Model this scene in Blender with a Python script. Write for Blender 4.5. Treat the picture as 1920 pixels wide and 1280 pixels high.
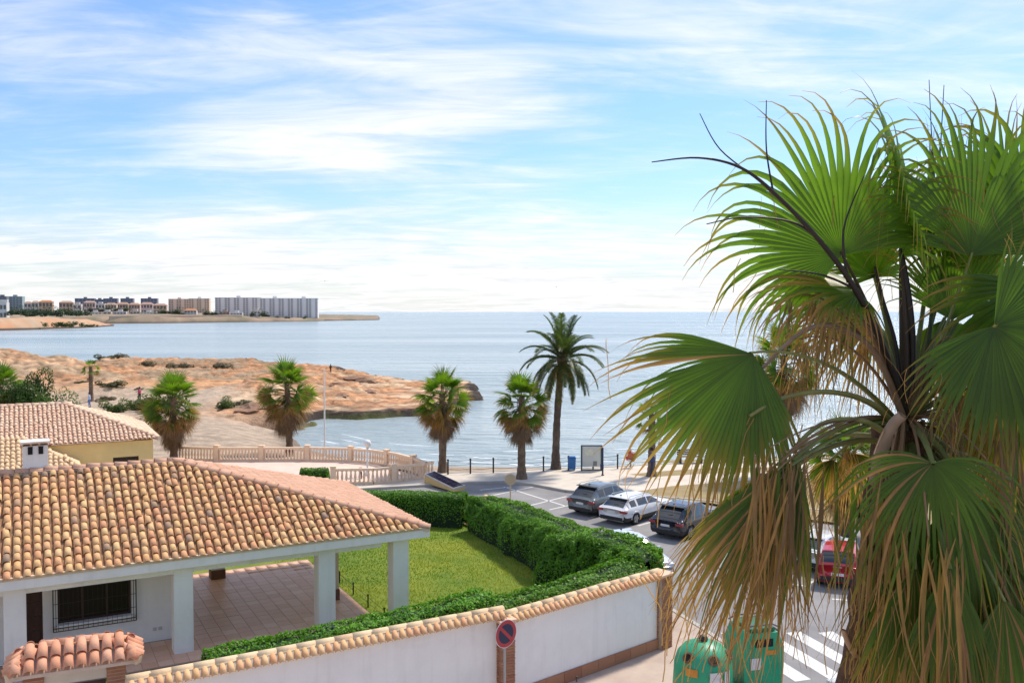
import bpy, bmesh, math, random
import numpy as np
from mathutils import Vector, Matrix, Quaternion

for o in list(bpy.data.objects):
    bpy.data.objects.remove(o, do_unlink=True)
scene = bpy.context.scene
col = scene.collection
R = math.radians

# ------------------------------------------------------------------ camera
CAM_H = 10.0
FPX = 1700.0                       # focal length in pixels of the 1920 px wide photograph
PITCH = math.atan(56.0 / FPX)
cam_data = bpy.data.cameras.new('camera')
cam_data.sensor_width = 36.0
cam_data.lens = FPX / 1920.0 * 36.0
cam_data.clip_start = 0.1
cam_data.clip_end = 60000.0
cam = bpy.data.objects.new('camera', cam_data)
cam.location = (0, 0, CAM_H)
cam.rotation_euler = (R(90) - PITCH, 0, 0)
col.objects.link(cam)
scene.camera = cam

# ------------------------------------------------------------------ sky and sun
SUN_AZ, SUN_EL = R(42), R(54)
SKY_STRENGTH = 0.105
SKX, SKY_ = 3.1, 7.4
EXPOSURE = 0.82
sun_vec = Vector((math.cos(SUN_EL) * math.sin(SUN_AZ), math.cos(SUN_EL) * math.cos(SUN_AZ), math.sin(SUN_EL)))

world = bpy.data.worlds.new('World')
scene.world = world
world.use_nodes = True
wn, wl = world.node_tree.nodes, world.node_tree.links
wn.clear()
w_out = wn.new('ShaderNodeOutputWorld')
w_bg = wn.new('ShaderNodeBackground')
w_bg.inputs['Strength'].default_value = SKY_STRENGTH
wl.new(w_bg.outputs[0], w_out.inputs[0])
sky = wn.new('ShaderNodeTexSky')
sky.sky_type = 'NISHITA'
sky.sun_disc = False
sky.sun_elevation = SUN_EL
sky.sun_rotation = SUN_AZ
sky.air_density = 1.25
sky.dust_density = 0.6
sky.ozone_density = 2.0

def wmath(op, a, b=None, c=None, clamp=False):
    n = wn.new('ShaderNodeMath'); n.operation = op; n.use_clamp = clamp
    for i, v in enumerate((a, b, c)):
        if v is None: continue
        if isinstance(v, (int, float)): n.inputs[i].default_value = v
        else: wl.new(v, n.inputs[i])
    return n.outputs[0]

def wramp(fac, lo, hi, interp='SMOOTHSTEP'):
    n = wn.new('ShaderNodeMapRange'); n.interpolation_type = interp
    wl.new(fac, n.inputs[0])
    n.inputs[1].default_value = lo; n.inputs[2].default_value = hi
    return n.outputs[0]

tc = wn.new('ShaderNodeTexCoord')
sep = wn.new('ShaderNodeSeparateXYZ'); wl.new(tc.outputs['Generated'], sep.inputs[0])
zc = wmath('MAXIMUM', sep.outputs[2], 0.0)
den = wmath('ADD', zc, 0.10)
cx_ = wmath('DIVIDE', sep.outputs[0], den)
cy_ = wmath('DIVIDE', sep.outputs[1], den)
comb = wn.new('ShaderNodeCombineXYZ'); wl.new(cx_, comb.inputs[0]); wl.new(cy_, comb.inputs[1])

def cloud(scale, rot, stretch, detail, rough, dist, offset):
    m = wn.new('ShaderNodeMapping')
    wl.new(comb.outputs[0], m.inputs[0])
    m.inputs['Rotation'].default_value = (0, 0, R(rot))
    m.inputs['Scale'].default_value = stretch
    m.inputs['Location'].default_value = offset
    t = wn.new('ShaderNodeTexNoise')
    t.inputs['Scale'].default_value = scale
    t.inputs['Detail'].default_value = detail
    t.inputs['Roughness'].default_value = rough
    t.inputs['Distortion'].default_value = dist
    wl.new(m.outputs[0], t.inputs['Vector'])
    return t.outputs[0]

big = cloud(0.55, 20, (1.0, 1.0, 1), 2, 0.5, 0.2, (SKX, SKY_, 0))
mid = cloud(1.15, -28, (0.75, 1.25, 1), 7, 0.58, 0.7, (1.7, 2.2, 0))
wisp = cloud(3.0, -40, (0.45, 1.3, 1), 8, 0.60, 1.6, (9.0, 4.0, 0))
s1 = wmath('ADD', wmath('MULTIPLY', big, 0.50), wmath('ADD', wmath('MULTIPLY', mid, 0.35), wmath('MULTIPLY', wisp, 0.15)))
veil = wmath('MULTIPLY', wramp(s1, 0.42, 0.64), 0.85)
streak = wmath('MULTIPLY', wramp(wmath('ADD', wmath('MULTIPLY', wisp, 0.55), wmath('MULTIPLY', mid, 0.45)), 0.47, 0.72), 0.30)
horizon = wramp(sep.outputs[2], 0.15, 0.0, 'SMOOTHSTEP')
cov = wmath('ADD', wmath('MULTIPLY', horizon, 0.72), wmath('MAXIMUM', veil, streak), None, True)
# low cumulus bank just above the horizon
lowm = wn.new('ShaderNodeMapping'); wl.new(tc.outputs['Generated'], lowm.inputs[0])
lowm.inputs['Scale'].default_value = (1, 1, 2.6)
lown = wn.new('ShaderNodeTexNoise'); lown.inputs['Scale'].default_value = 8.0
lown.inputs['Detail'].default_value = 8; lown.inputs['Roughness'].default_value = 0.6
wl.new(lowm.outputs[0], lown.inputs['Vector'])
band = wmath('MULTIPLY', wramp(sep.outputs[2], 0.0, 0.03), wramp(sep.outputs[2], 0.14, 0.05))
cum = wmath('MULTIPLY', wramp(lown.outputs[0], 0.50, 0.62), band)
cov2 = wmath('MAXIMUM', cov, wmath('MULTIPLY', cum, 0.9))
mix = wn.new('ShaderNodeMix'); mix.data_type = 'RGBA'
wl.new(cov2, mix.inputs[0])
sc = wn.new('ShaderNodeMix'); sc.data_type = 'RGBA'; sc.blend_type = 'MULTIPLY'; sc.inputs[0].default_value = 1.0
wl.new(sky.outputs[0], sc.inputs[6]); sc.inputs[7].default_value = (0.59, 0.73, 0.98, 1)
wl.new(sc.outputs[2], mix.inputs[6])
cshade = wn.new('ShaderNodeMix'); cshade.data_type = 'RGBA'
wl.new(wramp(wmath('ADD', wmath('MULTIPLY', mid, 0.5), wmath('MULTIPLY', wisp, 0.5)), 0.34, 0.62), cshade.inputs[0])
cshade.inputs[6].default_value = (4.7, 4.85, 5.05, 1)
cshade.inputs[7].default_value = (6.2, 6.1, 6.0, 1)
wl.new(cshade.outputs[2], mix.inputs[7])
wl.new(mix.outputs[2], w_bg.inputs['Color'])

sun_data = bpy.data.lights.new('sun', 'SUN')
sun_data.energy = 2.5
sun_data.angle = R(5.0)
sun_data.color = (1.0, 0.91, 0.79)
sun = bpy.data.objects.new('sun', sun_data)
sun.rotation_euler = (-sun_vec).to_track_quat('-Z', 'Y').to_euler()
sun.location = (60, 60, 120)
col.objects.link(sun)

scene.view_settings.view_transform = 'Standard'
scene.view_settings.look = 'None'
scene.view_settings.gamma = 1.0
scene.view_settings.use_curve_mapping = False
scene.view_settings.exposure = EXPOSURE

# ------------------------------------------------------------------ measuring helpers
_cp, _sp = math.cos(PITCH), math.sin(PITCH)
def ray(px, py):
    a = (px - 960.0) / FPX; b = -(py - 640.0) / FPX
    return Vector((a, _cp + b * _sp, -_sp + b * _cp))
def P(px, py, z=0.0):
    """point of the plane at height z seen in direction (px, py)"""
    d = ray(px, py); t = (z - CAM_H) / d.z
    return Vector((d.x * t, d.y * t, z))
def D(px, py, depth):
    d = ray(px, py); t = depth / d.y
    return Vector((d.x * t, depth, CAM_H + d.z * t))

# ------------------------------------------------------------------ noise
def vnoise(x, y, seed=0):
    x = np.asarray(x, float); y = np.asarray(y, float)
    xi = np.floor(x).astype(np.int64); yi = np.floor(y).astype(np.int64)
    fx = x - xi; fy = y - yi
    fx = fx * fx * (3 - 2 * fx); fy = fy * fy * (3 - 2 * fy)
    def h(a, b):
        n = (a * 374761393 + b * 668265263 + seed * 982451653) & 0x7fffffff
        n = ((n ^ (n >> 13)) * 1274126177) & 0x7fffffff
        n = n ^ (n >> 16)
        return (n & 0xffff) / 65535.0
    return (h(xi, yi) * (1 - fx) + h(xi + 1, yi) * fx) * (1 - fy) + (h(xi, yi + 1) * (1 - fx) + h(xi + 1, yi + 1) * fx) * fy
def fbm(x, y, seed=0, oct=4):
    s = 0; a = 0.5
    for k in range(oct):
        s = s + a * vnoise(np.asarray(x) * 2 ** k, np.asarray(y) * 2 ** k, seed + k * 17); a *= 0.5
    return s
def sstep(a, b, x):
    t = np.clip((np.asarray(x, float) - a) / (b - a), 0, 1)
    return t * t * (3 - 2 * t)

# ------------------------------------------------------------------ materials
MATS = {}
def nmat(name):
    m = bpy.data.materials.new(name); m.use_nodes = True
    nt = m.node_tree
    b = nt.nodes['Principled BSDF']
    return m, nt, b
def mat(name, c, rough=0.7, var=0.12, scale=3.0, bump=0.0, bscale=30.0, metal=0.0, spec=0.5, c2=None, coat=0.0, detail=5.0, coord='Object', stretch=None):
    """procedural surface: base colour broken up by two noises, fine relief"""
    if name in MATS: return MATS[name]
    m, nt, b = nmat(name)
    N, L = nt.nodes, nt.links
    t = N.new('ShaderNodeTexCoord')
    src = t.outputs[coord]
    if stretch:
        mp = N.new('ShaderNodeMapping'); mp.inputs['Scale'].default_value = stretch
        L.new(src, mp.inputs[0]); src = mp.outputs[0]
    n1 = N.new('ShaderNodeTexNoise'); n1.inputs['Scale'].default_value = scale; n1.inputs['Detail'].default_value = detail
    n1.inputs['Roughness'].default_value = 0.65
    L.new(src, n1.inputs['Vector'])
    mr = N.new('ShaderNodeMapRange'); mr.inputs[1].default_value = 0.3; mr.inputs[2].default_value = 0.7
    L.new(n1.outputs[0], mr.inputs[0])
    mx = N.new('ShaderNodeMix'); mx.data_type = 'RGBA'
    L.new(mr.outputs[0], mx.inputs[0])
    if c2 is None:
        mx.inputs[6].default_value = (c[0] * (1 - var), c[1] * (1 - var), c[2] * (1 - var), 1)
        mx.inputs[7].default_value = (min(c[0] * (1 + var), 1), min(c[1] * (1 + var), 1), min(c[2] * (1 + var), 1), 1)
    else:
        mx.inputs[6].default_value = (*c, 1); mx.inputs[7].default_value = (*c2, 1)
    L.new(mx.outputs[2], b.inputs['Base Color'])
    b.inputs['Roughness'].default_value = rough
    b.inputs['Metallic'].default_value = metal
    b.inputs['Specular IOR Level'].default_value = spec
    if coat: b.inputs['Coat Weight'].default_value = coat; b.inputs['Coat Roughness'].default_value = 0.05
    if bump > 0:
        n2 = N.new('ShaderNodeTexNoise'); n2.inputs['Scale'].default_value = bscale; n2.inputs['Detail'].default_value = 6
        L.new(src, n2.inputs['Vector'])
        bp = N.new('ShaderNodeBump'); bp.inputs['Strength'].default_value = bump; bp.inputs['Distance'].default_value = 0.02
        L.new(n2.outputs[0], bp.inputs['Height']); L.new(bp.outputs[0], b.inputs['Normal'])
    MATS[name] = m
    return m
def colmat(name, rough=0.8, trans=0.0, bump=0.0, bscale=8.0, var=0.15, vscale=3.0, spec=0.3):
    """surface coloured by the colour attribute 'tint'"""
    if name in MATS: return MATS[name]
    m, nt, b = nmat(name)
    N, L = nt.nodes, nt.links
    a = N.new('ShaderNodeAttribute'); a.attribute_name = 'tint'
    t = N.new('ShaderNodeTexCoord')
    n1 = N.new('ShaderNodeTexNoise'); n1.inputs['Scale'].default_value = vscale; n1.inputs['Detail'].default_value = 6
    L.new(t.outputs['Object'], n1.inputs['Vector'])
    mr = N.new('ShaderNodeMapRange'); mr.inputs[1].default_value = 0.3; mr.inputs[2].default_value = 0.7
    mr.inputs[3].default_value = 1 - var; mr.inputs[4].default_value = 1 + var
    L.new(n1.outputs[0], mr.inputs[0])
    mx = N.new('ShaderNodeVectorMath'); mx.operation = 'SCALE'
    L.new(a.outputs['Color'], mx.inputs[0]); L.new(mr.outputs[0], mx.inputs['Scale'])
    L.new(mx.outputs[0], b.inputs['Base Color'])
    b.inputs['Roughness'].default_value = rough
    b.inputs['Specular IOR Level'].default_value = spec
    if bump > 0:
        n2 = N.new('ShaderNodeTexNoise'); n2.inputs['Scale'].default_value = bscale; n2.inputs['Detail'].default_value = 8
        n2.inputs['Roughness'].default_value = 0.7
        L.new(t.outputs['Object'], n2.inputs['Vector'])
        bp = N.new('ShaderNodeBump'); bp.inputs['Strength'].default_value = bump; bp.inputs['Distance'].default_value = 0.25
        L.new(n2.outputs[0], bp.inputs['Height']); L.new(bp.outputs[0], b.inputs['Normal'])
    if trans > 0:
        tr = N.new('ShaderNodeBsdfTranslucent'); L.new(mx.outputs[0], tr.inputs[0])
        hs = N.new('ShaderNodeVectorMath'); hs.operation = 'MULTIPLY'; hs.inputs[1].default_value = (1.5, 1.6, 0.8)
        L.new(mx.outputs[0], hs.inputs[0]); L.new(hs.outputs[0], tr.inputs[0])
        ms = N.new('ShaderNodeMixShader'); ms.inputs[0].default_value = trans
        L.new(b.outputs[0], ms.inputs[1]); L.new(tr.outputs[0], ms.inputs[2])
        L.new(ms.outputs[0], N['Material Output'].inputs[0])
    MATS[name] = m
    return m
def tilemat(name, stops, rough=0.85, grime=0.35):
    """clay: every tile takes its own colour from a ramp (per object and per island), blotched with lichen"""
    if name in MATS: return MATS[name]
    m, nt, b = nmat(name)
    N, L = nt.nodes, nt.links
    oi = N.new('ShaderNodeObjectInfo'); gi = N.new('ShaderNodeNewGeometry')
    ad = N.new('ShaderNodeMath'); ad.operation = 'ADD'
    L.new(oi.outputs['Random'], ad.inputs[0]); L.new(gi.outputs['Random Per Island'], ad.inputs[1])
    fr = N.new('ShaderNodeMath'); fr.operation = 'FRACT'; L.new(ad.outputs[0], fr.inputs[0])
    rp = N.new('ShaderNodeValToRGB')
    els = rp.color_ramp.elements
    while len(els) < len(stops): els.new(0.5)
    for e, (p, c) in zip(els, stops): e.position = p; e.color = (*c, 1)
    L.new(fr.outputs[0], rp.inputs[0])
    n1 = N.new('ShaderNodeTexNoise'); n1.inputs['Scale'].default_value = 9.0; n1.inputs['Detail'].default_value = 8; n1.inputs['Roughness'].default_value = 0.7
    tc_ = N.new('ShaderNodeNewGeometry')
    L.new(tc_.outputs['Position'], n1.inputs['Vector'])
    mr = N.new('ShaderNodeMapRange'); mr.inputs[1].default_value = 0.50; mr.inputs[2].default_value = 0.72
    mr.inputs[4].default_value = grime
    L.new(n1.outputs[0], mr.inputs[0])
    mx = N.new('ShaderNodeMix'); mx.data_type = 'RGBA'
    L.new(mr.outputs[0], mx.inputs[0]); L.new(rp.outputs[0], mx.inputs[6])
    mx.inputs[7].default_value = (0.13, 0.10, 0.075, 1)
    L.new(mx.outputs[2], b.inputs['Base Color'])
    b.inputs['Roughness'].default_value = rough
    b.inputs['Specular IOR Level'].default_value = 0.3
    n2 = N.new('ShaderNodeTexNoise'); n2.inputs['Scale'].default_value = 40; n2.inputs['Detail'].default_value = 6
    L.new(tc_.outputs['Position'], n2.inputs['Vector'])
    bp = N.new('ShaderNodeBump'); bp.inputs['Strength'].default_value = 0.35; bp.inputs['Distance'].default_value = 0.015
    L.new(n2.outputs[0], bp.inputs['Height']); L.new(bp.outputs[0], b.inputs['Normal'])
    MATS[name] = m
    return m
def glassmat(name, c=(0.02, 0.025, 0.03), rough=0.05):
    if name in MATS: return MATS[name]
    m, nt, b = nmat(name)
    b.inputs['Base Color'].default_value = (*c, 1)
    b.inputs['Roughness'].default_value = rough
    b.inputs['Specular IOR Level'].default_value = 0.8
    b.inputs['Coat Weight'].default_value = 0.6
    n = nt.nodes.new('ShaderNodeTexNoise'); n.inputs['Scale'].default_value = 1.5
    mr = nt.nodes.new('ShaderNodeMapRange'); mr.inputs[3].default_value = rough; mr.inputs[4].default_value = rough + 0.06
    nt.links.new(n.outputs[0], mr.inputs[0]); nt.links.new(mr.outputs[0], b.inputs['Roughness'])
    MATS[name] = m
    return m

# ------------------------------------------------------------------ mesh helpers
class MB:
    def __init__(s): s.v = []; s.f = []; s.mi = []; s.cur = 0
    def add(s, vs, fs):
        k = len(s.v); s.v += [tuple(p) for p in vs]
        for f in fs: s.f.append(tuple(i + k for i in f)); s.mi.append(s.cur)
        return s
    def box(s, c, d, rz=0.0, taper=1.0):
        x, y, z = d[0] / 2, d[1] / 2, d[2] / 2
        cs, sn = math.cos(rz), math.sin(rz)
        vs = []
        for sz in (-1, 1):
            t = taper if sz > 0 else 1
            for sx, sy in ((-1, -1), (1, -1), (1, 1), (-1, 1)):
                a, b_ = sx * x * t, sy * y * t
                vs.append((c[0] + a * cs - b_ * sn, c[1] + a * sn + b_ * cs, c[2] + sz * z))
        return s.add(vs, [(0, 3, 2, 1), (4, 5, 6, 7), (0, 1, 5, 4), (1, 2, 6, 5), (2, 3, 7, 6), (3, 0, 4, 7)])
    def prism(s, poly, z0, z1):
        n = len(poly)
        area = sum(poly[i][0] * poly[(i + 1) % n][1] - poly[(i + 1) % n][0] * poly[i][1] for i in range(n))
        if area < 0: poly = poly[::-1]
        vs = [(p[0], p[1], z0) for p in poly] + [(p[0], p[1], z1) for p in poly]
        return s.add(vs, [tuple(range(n - 1, -1, -1)), tuple(range(n, 2 * n))] + [(i, (i + 1) % n, n + (i + 1) % n, n + i) for i in range(n)])
    def hull8(s, a, b):
        """a, b: two quads (lists of 4 points) joined to a solid"""
        return s.add(list(a) + list(b), [(0, 3, 2, 1), (4, 5, 6, 7), (0, 1, 5, 4), (1, 2, 6, 5), (2, 3, 7, 6), (3, 0, 4, 7)])
    def tube(s, path, rad, seg=8, caps=True, flat=1.0):
        path = [Vector(p) for p in path]; n = len(path)
        if isinstance(rad, (int, float)): rad = [rad] * n
        k = len(s.v); up = Vector((0, 0, 1)); prev = None
        for i, p in enumerate(path):
            d = (path[min(i + 1, n - 1)] - path[max(i - 1, 0)]).normalized()
            if prev is None:
                a = d.cross(up)
                if a.length < 0.1: a = d.cross(Vector((1, 0, 0)))
            else: a = prev - d * prev.dot(d)
            a.normalize(); prev = a; b_ = d.cross(a)
            for j in range(seg):
                t = 2 * math.pi * j / seg
                s.v.append(tuple(p + a * math.cos(t) * rad[i] + b_ * math.sin(t) * rad[i] * flat))
        for i in range(n - 1):
            for j in range(seg):
                s.f.append((k + i * seg + j, k + i * seg + (j + 1) % seg, k + (i + 1) * seg + (j + 1) % seg, k + (i + 1) * seg + j)); s.mi.append(s.cur)
        if caps:
            s.f.append(tuple(k + j for j in range(seg - 1, -1, -1))); s.mi.append(s.cur)
            s.f.append(tuple(k + (n - 1) * seg + j for j in range(seg))); s.mi.append(s.cur)
        return s
    def lathe(s, prof, c=(0, 0, 0), seg=16, sy=1.0):
        k = len(s.v)
        for r, z in prof:
            for j in range(seg):
                t = 2 * math.pi * j / seg
                s.v.append((c[0] + r * math.cos(t), c[1] + r * math.sin(t) * sy, c[2] + z))
        for i in range(len(prof) - 1):
            for j in range(seg):
                s.f.append((k + i * seg + j, k + i * seg + (j + 1) % seg, k + (i + 1) * seg + (j + 1) % seg, k + (i + 1) * seg + j)); s.mi.append(s.cur)
        s.f.append(tuple(k + j for j in range(seg - 1, -1, -1))); s.mi.append(s.cur)
        m = k + (len(prof) - 1) * seg
        s.f.append(tuple(m + j for j in range(seg))); s.mi.append(s.cur)
        return s
    def mesh(s, name, mats, smooth=False, origin=None):
        me = bpy.data.meshes.new(name)
        v = s.v
        if origin is not None: v = [(p[0] - origin[0], p[1] - origin[1], p[2] - origin[2]) for p in v]
        me.from_pydata(v, [], s.f)
        if not isinstance(mats, (list, tuple)): mats = [mats]
        for m in mats: me.materials.append(m)
        if len(mats) > 1: me.polygons.foreach_set('material_index', s.mi)
        if smooth: me.polygons.foreach_set('use_smooth', [True] * len(me.polygons))
        me.update()
        return me
    def build(s, name, mats, parent=None, smooth=False, origin=None, bevel=0.0):
        me = s.mesh(name, mats, smooth, origin)
        if bevel > 0:
            bm = bmesh.new(); bm.from_mesh(me)
            bmesh.ops.bevel(bm, geom=list(bm.edges), offset=bevel, segments=2, affect='EDGES', profile=0.6)
            bm.to_mesh(me); bm.free()
        o = bpy.data.objects.new(name, me); col.objects.link(o)
        if parent is not None: o.parent = parent
        return o
def npmesh(name, verts, quads, material, tint=None, smooth=False, tris=False):
    """big meshes straight from arrays; tint = one colour per vertex"""
    me = bpy.data.meshes.new(name)
    verts = np.ascontiguousarray(verts, np.float32); quads = np.ascontiguousarray(quads, np.int32)
    k = quads.shape[1]
    me.vertices.add(len(verts)); me.vertices.foreach_set('co', verts.ravel())
    me.loops.add(quads.size); me.loops.foreach_set('vertex_index', quads.ravel())
    me.polygons.add(len(quads)); me.polygons.foreach_set('loop_start', np.arange(0, quads.size, k, dtype=np.int32))
    if smooth: me.polygons.foreach_set('use_smooth', np.ones(len(quads), bool))
    me.materials.append(material)
    if tint is not None:
        a = me.color_attributes.new('tint', 'FLOAT_COLOR', 'POINT')
        c = np.ones((len(verts), 4), np.float32); c[:, :3] = tint
        a.data.foreach_set('color', c.ravel())
    me.update(calc_edges=True)
    return me
def ob(name, me, parent=None, loc=None):
    o = bpy.data.objects.new(name, me); col.objects.link(o)
    if parent is not None: o.parent = parent
    if loc is not None: o.location = loc
    return o
def tag(o, label, cat, group=None):
    o['label'] = label; o['category'] = cat
    if group: o['group'] = group
    return o
def thing(name, label, cat, loc=(0, 0, 0), rz=0.0, group=None):
    o = bpy.data.objects.new(name, None); col.objects.link(o)
    o.empty_display_size = 0.3
    o.location = loc; o.rotation_euler = (0, 0, rz)
    o['kind'] = 'thing'
    return tag(o, label, cat, group)
def struct(o): o['kind'] = 'structure'; return o
def stuff(o): o['kind'] = 'stuff'; return o
def dup(o, parent=None):
    c = o.copy(); col.objects.link(c); c.parent = parent
    for ch in o.children: dup(ch, c)
    return c

# ================================================================== SETTING
SEA = -1.5
# ---- sea: one sheet to the horizon
def sea_material():
    m, nt, b = nmat('sea_water')
    N, L = nt.nodes, nt.links
    b.inputs['Roughness'].default_value = 0.20
    b.inputs['IOR'].default_value = 1.333
    geo = N.new('ShaderNodeNewGeometry')
    def nz(scale, stretch, rot, detail=4):
        mp = N.new('ShaderNodeMapping'); mp.inputs['Scale'].default_value = stretch; mp.inputs['Rotation'].default_value = (0, 0, R(rot))
        L.new(geo.outputs['Position'], mp.inputs[0])
        t = N.new('ShaderNodeTexNoise'); t.inputs['Scale'].default_value = scale; t.inputs['Detail'].default_value = detail
        L.new(mp.outputs[0], t.inputs['Vector']); return t.outputs[0]
    big = nz(0.012, (0.35, 1.6, 1), 4, 4)
    rp = N.new('ShaderNodeValToRGB')
    e = rp.color_ramp.elements
    e[0].position = 0.35; e[0].color = (0.25, 0.33, 0.35, 1)
    e[1].position = 0.68; e[1].color = (0.43, 0.49, 0.49, 1)
    L.new(big, rp.inputs[0])
    L.new(rp.outputs[0], b.inputs['Base Color'])
    w1 = nz(0.16, (0.20, 1.0, 1), 6, 7); w2 = nz(0.9, (0.35, 1.0, 1), -6, 6)
    ad = N.new('ShaderNodeMath'); ad.operation = 'MULTIPLY_ADD'; ad.inputs[1].default_value = 0.35
    L.new(w2, ad.inputs[0]); L.new(w1, ad.inputs[2])
    bp = N.new('ShaderNodeBump'); bp.inputs['Strength'].default_value = 1.0; bp.inputs['Distance'].default_value = 2.6
    L.new(ad.outputs[0], bp.inputs['Height']); L.new(bp.outputs[0], b.inputs['Normal'])
    return m
sea_mb = MB()
sea_mb.add([(-30000, 40, SEA), (30000, 40, SEA), (30000, 45000, SEA), (-30000, 45000, SEA)], [(0, 1, 2, 3)])
sea_obj = struct(sea_mb.build('sea', sea_material()))

# ---- terrain: land, beach and the rocky headland as one height field
shore_px = [(2500, 822), (2100, 832), (1920, 838), (1500, 848), (1250, 862), (1040, 873), (900, 871), (830, 866), (745, 855), (680, 843), (620, 826), (585, 808), (566, 793),
            (600, 787), (660, 786), (720, 781), (780, 779), (830, 772), (858, 757), (880, 750), (903, 742), (886, 739), (876, 736), (904, 733), (890, 728), (860, 722)]
land = [P(x, y, SEA) for x, y in shore_px]
back = [(850, 719, -0.6), (800, 716, -0.3), (700, 711, -0.1), (655, 703, 0.5), (600, 692, 1.0), (540, 686, 1.3), (480, 681, 1.5), (400, 678, 1.6), (330, 675, 1.7), (250, 669, 2.0), (180, 664, 3.2), (140, 657, 4.4), (100, 668, 3.0), (60, 664, 3.6), (20, 647, 5.4), (-40, 635, 6.5), (-160, 632, 6.8)]
for x, y, z in back:
    p = P(x, y, z); d = Vector((p.x, p.y, 0)).normalized() * 4.0
    land.append(Vector((p.x + d.x, p.y + d.y, 0)))
land += [Vector((-320, 215, 0)), Vector((-320, -80, 0)), Vector((320, -80, 0))]
land = np.array([(p.x, p.y) for p in land])
def poly_sd(X, Y, poly):
    """signed distance, positive inside"""
    inside = np.zeros(X.shape, bool); dmin = np.full(X.shape, 1e9)
    n = len(poly)
    for i in range(n):
        x0, y0 = poly[i]; x1, y1 = poly[(i + 1) % n]
        c = ((y0 > Y) != (y1 > Y))
        with np.errstate(divide='ignore', invalid='ignore'):
            xi = (x1 - x0) * (Y - y0) / (y1 - y0 + 1e-12) + x0
        inside ^= c & (X < xi)
        dx, dy = x1 - x0, y1 - y0
        t = np.clip(((X - x0) * dx + (Y - y0) * dy) / (dx * dx + dy * dy + 1e-9), 0, 1)
        dmin = np.minimum(dmin, np.hypot(X - x0 - t * dx, Y - y0 - t * dy))
    return np.where(inside, dmin, -dmin)
ctrl_px = [(620, 768, -0.5), (700, 760, -0.4), (780, 755, -0.4), (840, 738, -0.5), (880, 735, -0.7), (760, 725, -0.1), (680, 716, 0.2), (640, 712, 0.6), (590, 730, 0.6),
           (560, 700, 1.2), (500, 690, 1.6), (440, 690, 1.7), (380, 690, 1.8), (300, 680, 2.0), (220, 680, 2.3), (130, 660, 4.6), (160, 690, 2.4), (60, 690, 2.5), (10, 650, 5.5), (-60, 645, 6.5),
           (470, 712, 1.9), (400, 716, 1.9), (520, 716, 1.6), (430, 738, 0.7), (490, 738, 0.5), (540, 735, 0.3), (380, 740, 0.4), (330, 730, 1.0), (260, 720, 1.6), (200, 720, 1.6), (240, 745, 0.5), (100, 730, 1.0),
           (150, 757, 0.0), (60, 757, 0.3), (300, 765, 0.0), (420, 765, 0.0), (500, 765, 0.9), (470, 768, 0.0), (540, 763, 0.6), (420, 790, -0.2), (500, 800, -0.5), (540, 785, -0.7), (450, 830, -0.3), (560, 830, -0.9), (350, 820, -0.1),
           (640, 850, -0.8), (740, 862, -0.8), (400, 850, -0.1), (520, 848, -0.4)]
ctrl = np.array([tuple(P(*c)) for c in ctrl_px] + [(x, y, 0) for x in range(-300, 301, 60) for y in (-60, 0, 30, 50)] + [(x, 56, 0) for x in range(0, 300, 30)] + [(-60, 60, 0), (-90, 70, 0.2), (-150, 90, 1), (-250, 120, 3)])
gx = np.concatenate([np.arange(-300, -120, 4.0), np.arange(-120, -70, 0.8), np.arange(-70, 2, 0.40), np.arange(2, 40, 1.0), np.arange(40, 301, 6.0)])
gy = np.concatenate([np.arange(-70, 50, 6.0), np.arange(50, 86, 0.75), np.arange(86, 152, 0.40), np.arange(152, 215, 0.8)])
X, Y = np.meshgrid(gx, gy)
sd = poly_sd(X, Y, land)
sd = sd + (fbm(X * 0.25, Y * 0.25, 5) - 0.47) * 5.0 * sstep(80, 90, Y) + (fbm(X * 0.9, Y * 0.9, 9) - 0.47) * 1.6 * sstep(85, 92, Y)
num = np.zeros_like(X); den_ = np.zeros_like(X)
for (a, b_, c) in ctrl:
    w = 1.0 / (((X - a) ** 2 + (Y - b_) ** 2) + 4.0) ** 1.6
    num += w * c; den_ += w
Z = num / den_
flat = sstep(66, 58, Y + 0.0 * X)                     # built-up land by the road is level
flat = np.maximum(flat, sstep(-34, -44, X) * sstep(72, 64, Y))
wild = 1 - flat
rocky = sstep(84, 92, Y) * sstep(-34, -27, X) + sstep(101, 112, Y) * sstep(-24, -30, X)   # the sandstone headland and the land behind
rocky = np.clip(rocky, 0, 1)
terr = fbm(X * 0.12, Y * 0.12, 21)
Z = Z + wild * ((fbm(X * 0.16, Y * 0.16, 3) - 0.47) * (0.5 + 0.6 * rocky) + (fbm(X * 0.7, Y * 0.7, 8) - 0.47) * (0.10 + 0.45 * rocky))
ledge = np.abs(fbm(X * 0.45, Y * 0.9, 33) - 0.47)
Z = Z - rocky * wild * sstep(0.05, 0.0, ledge) * 0.35
Z = Z + rocky * wild * 0.30 * (np.floor(Z / 0.30 + fbm(X * 0.5, Y * 0.5, 91) * 1.5) - Z / 0.30 - fbm(X * 0.5, Y * 0.5, 91) * 1.5 + 0.5) * 0.8
Z = Z + rocky * wild * (fbm(X * 1.6, Y * 1.6, 92) - 0.47) * 0.35
Z = np.where(rocky * wild > 0.3, np.maximum(Z - 1.0 * sstep(-32, -8, X) * rocky, SEA + 0.65 + 0.35 * fbm(X * 0.6, Y * 0.6, 95)), Z)
Z = np.where(flat > 0.98, -0.03, Z * (1 - flat) + (-0.03) * flat)
cliff = np.where(rocky > 0.5, 1.3, 11.0)
k = sstep(0.0, 1.0, (sd + np.where(rocky > 0.5, 0.6, 0.5)) / cliff)
Z = np.where(sd > -6, SEA - 0.35 + (Z - SEA + 0.35) * k, SEA - 1.6)
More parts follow.
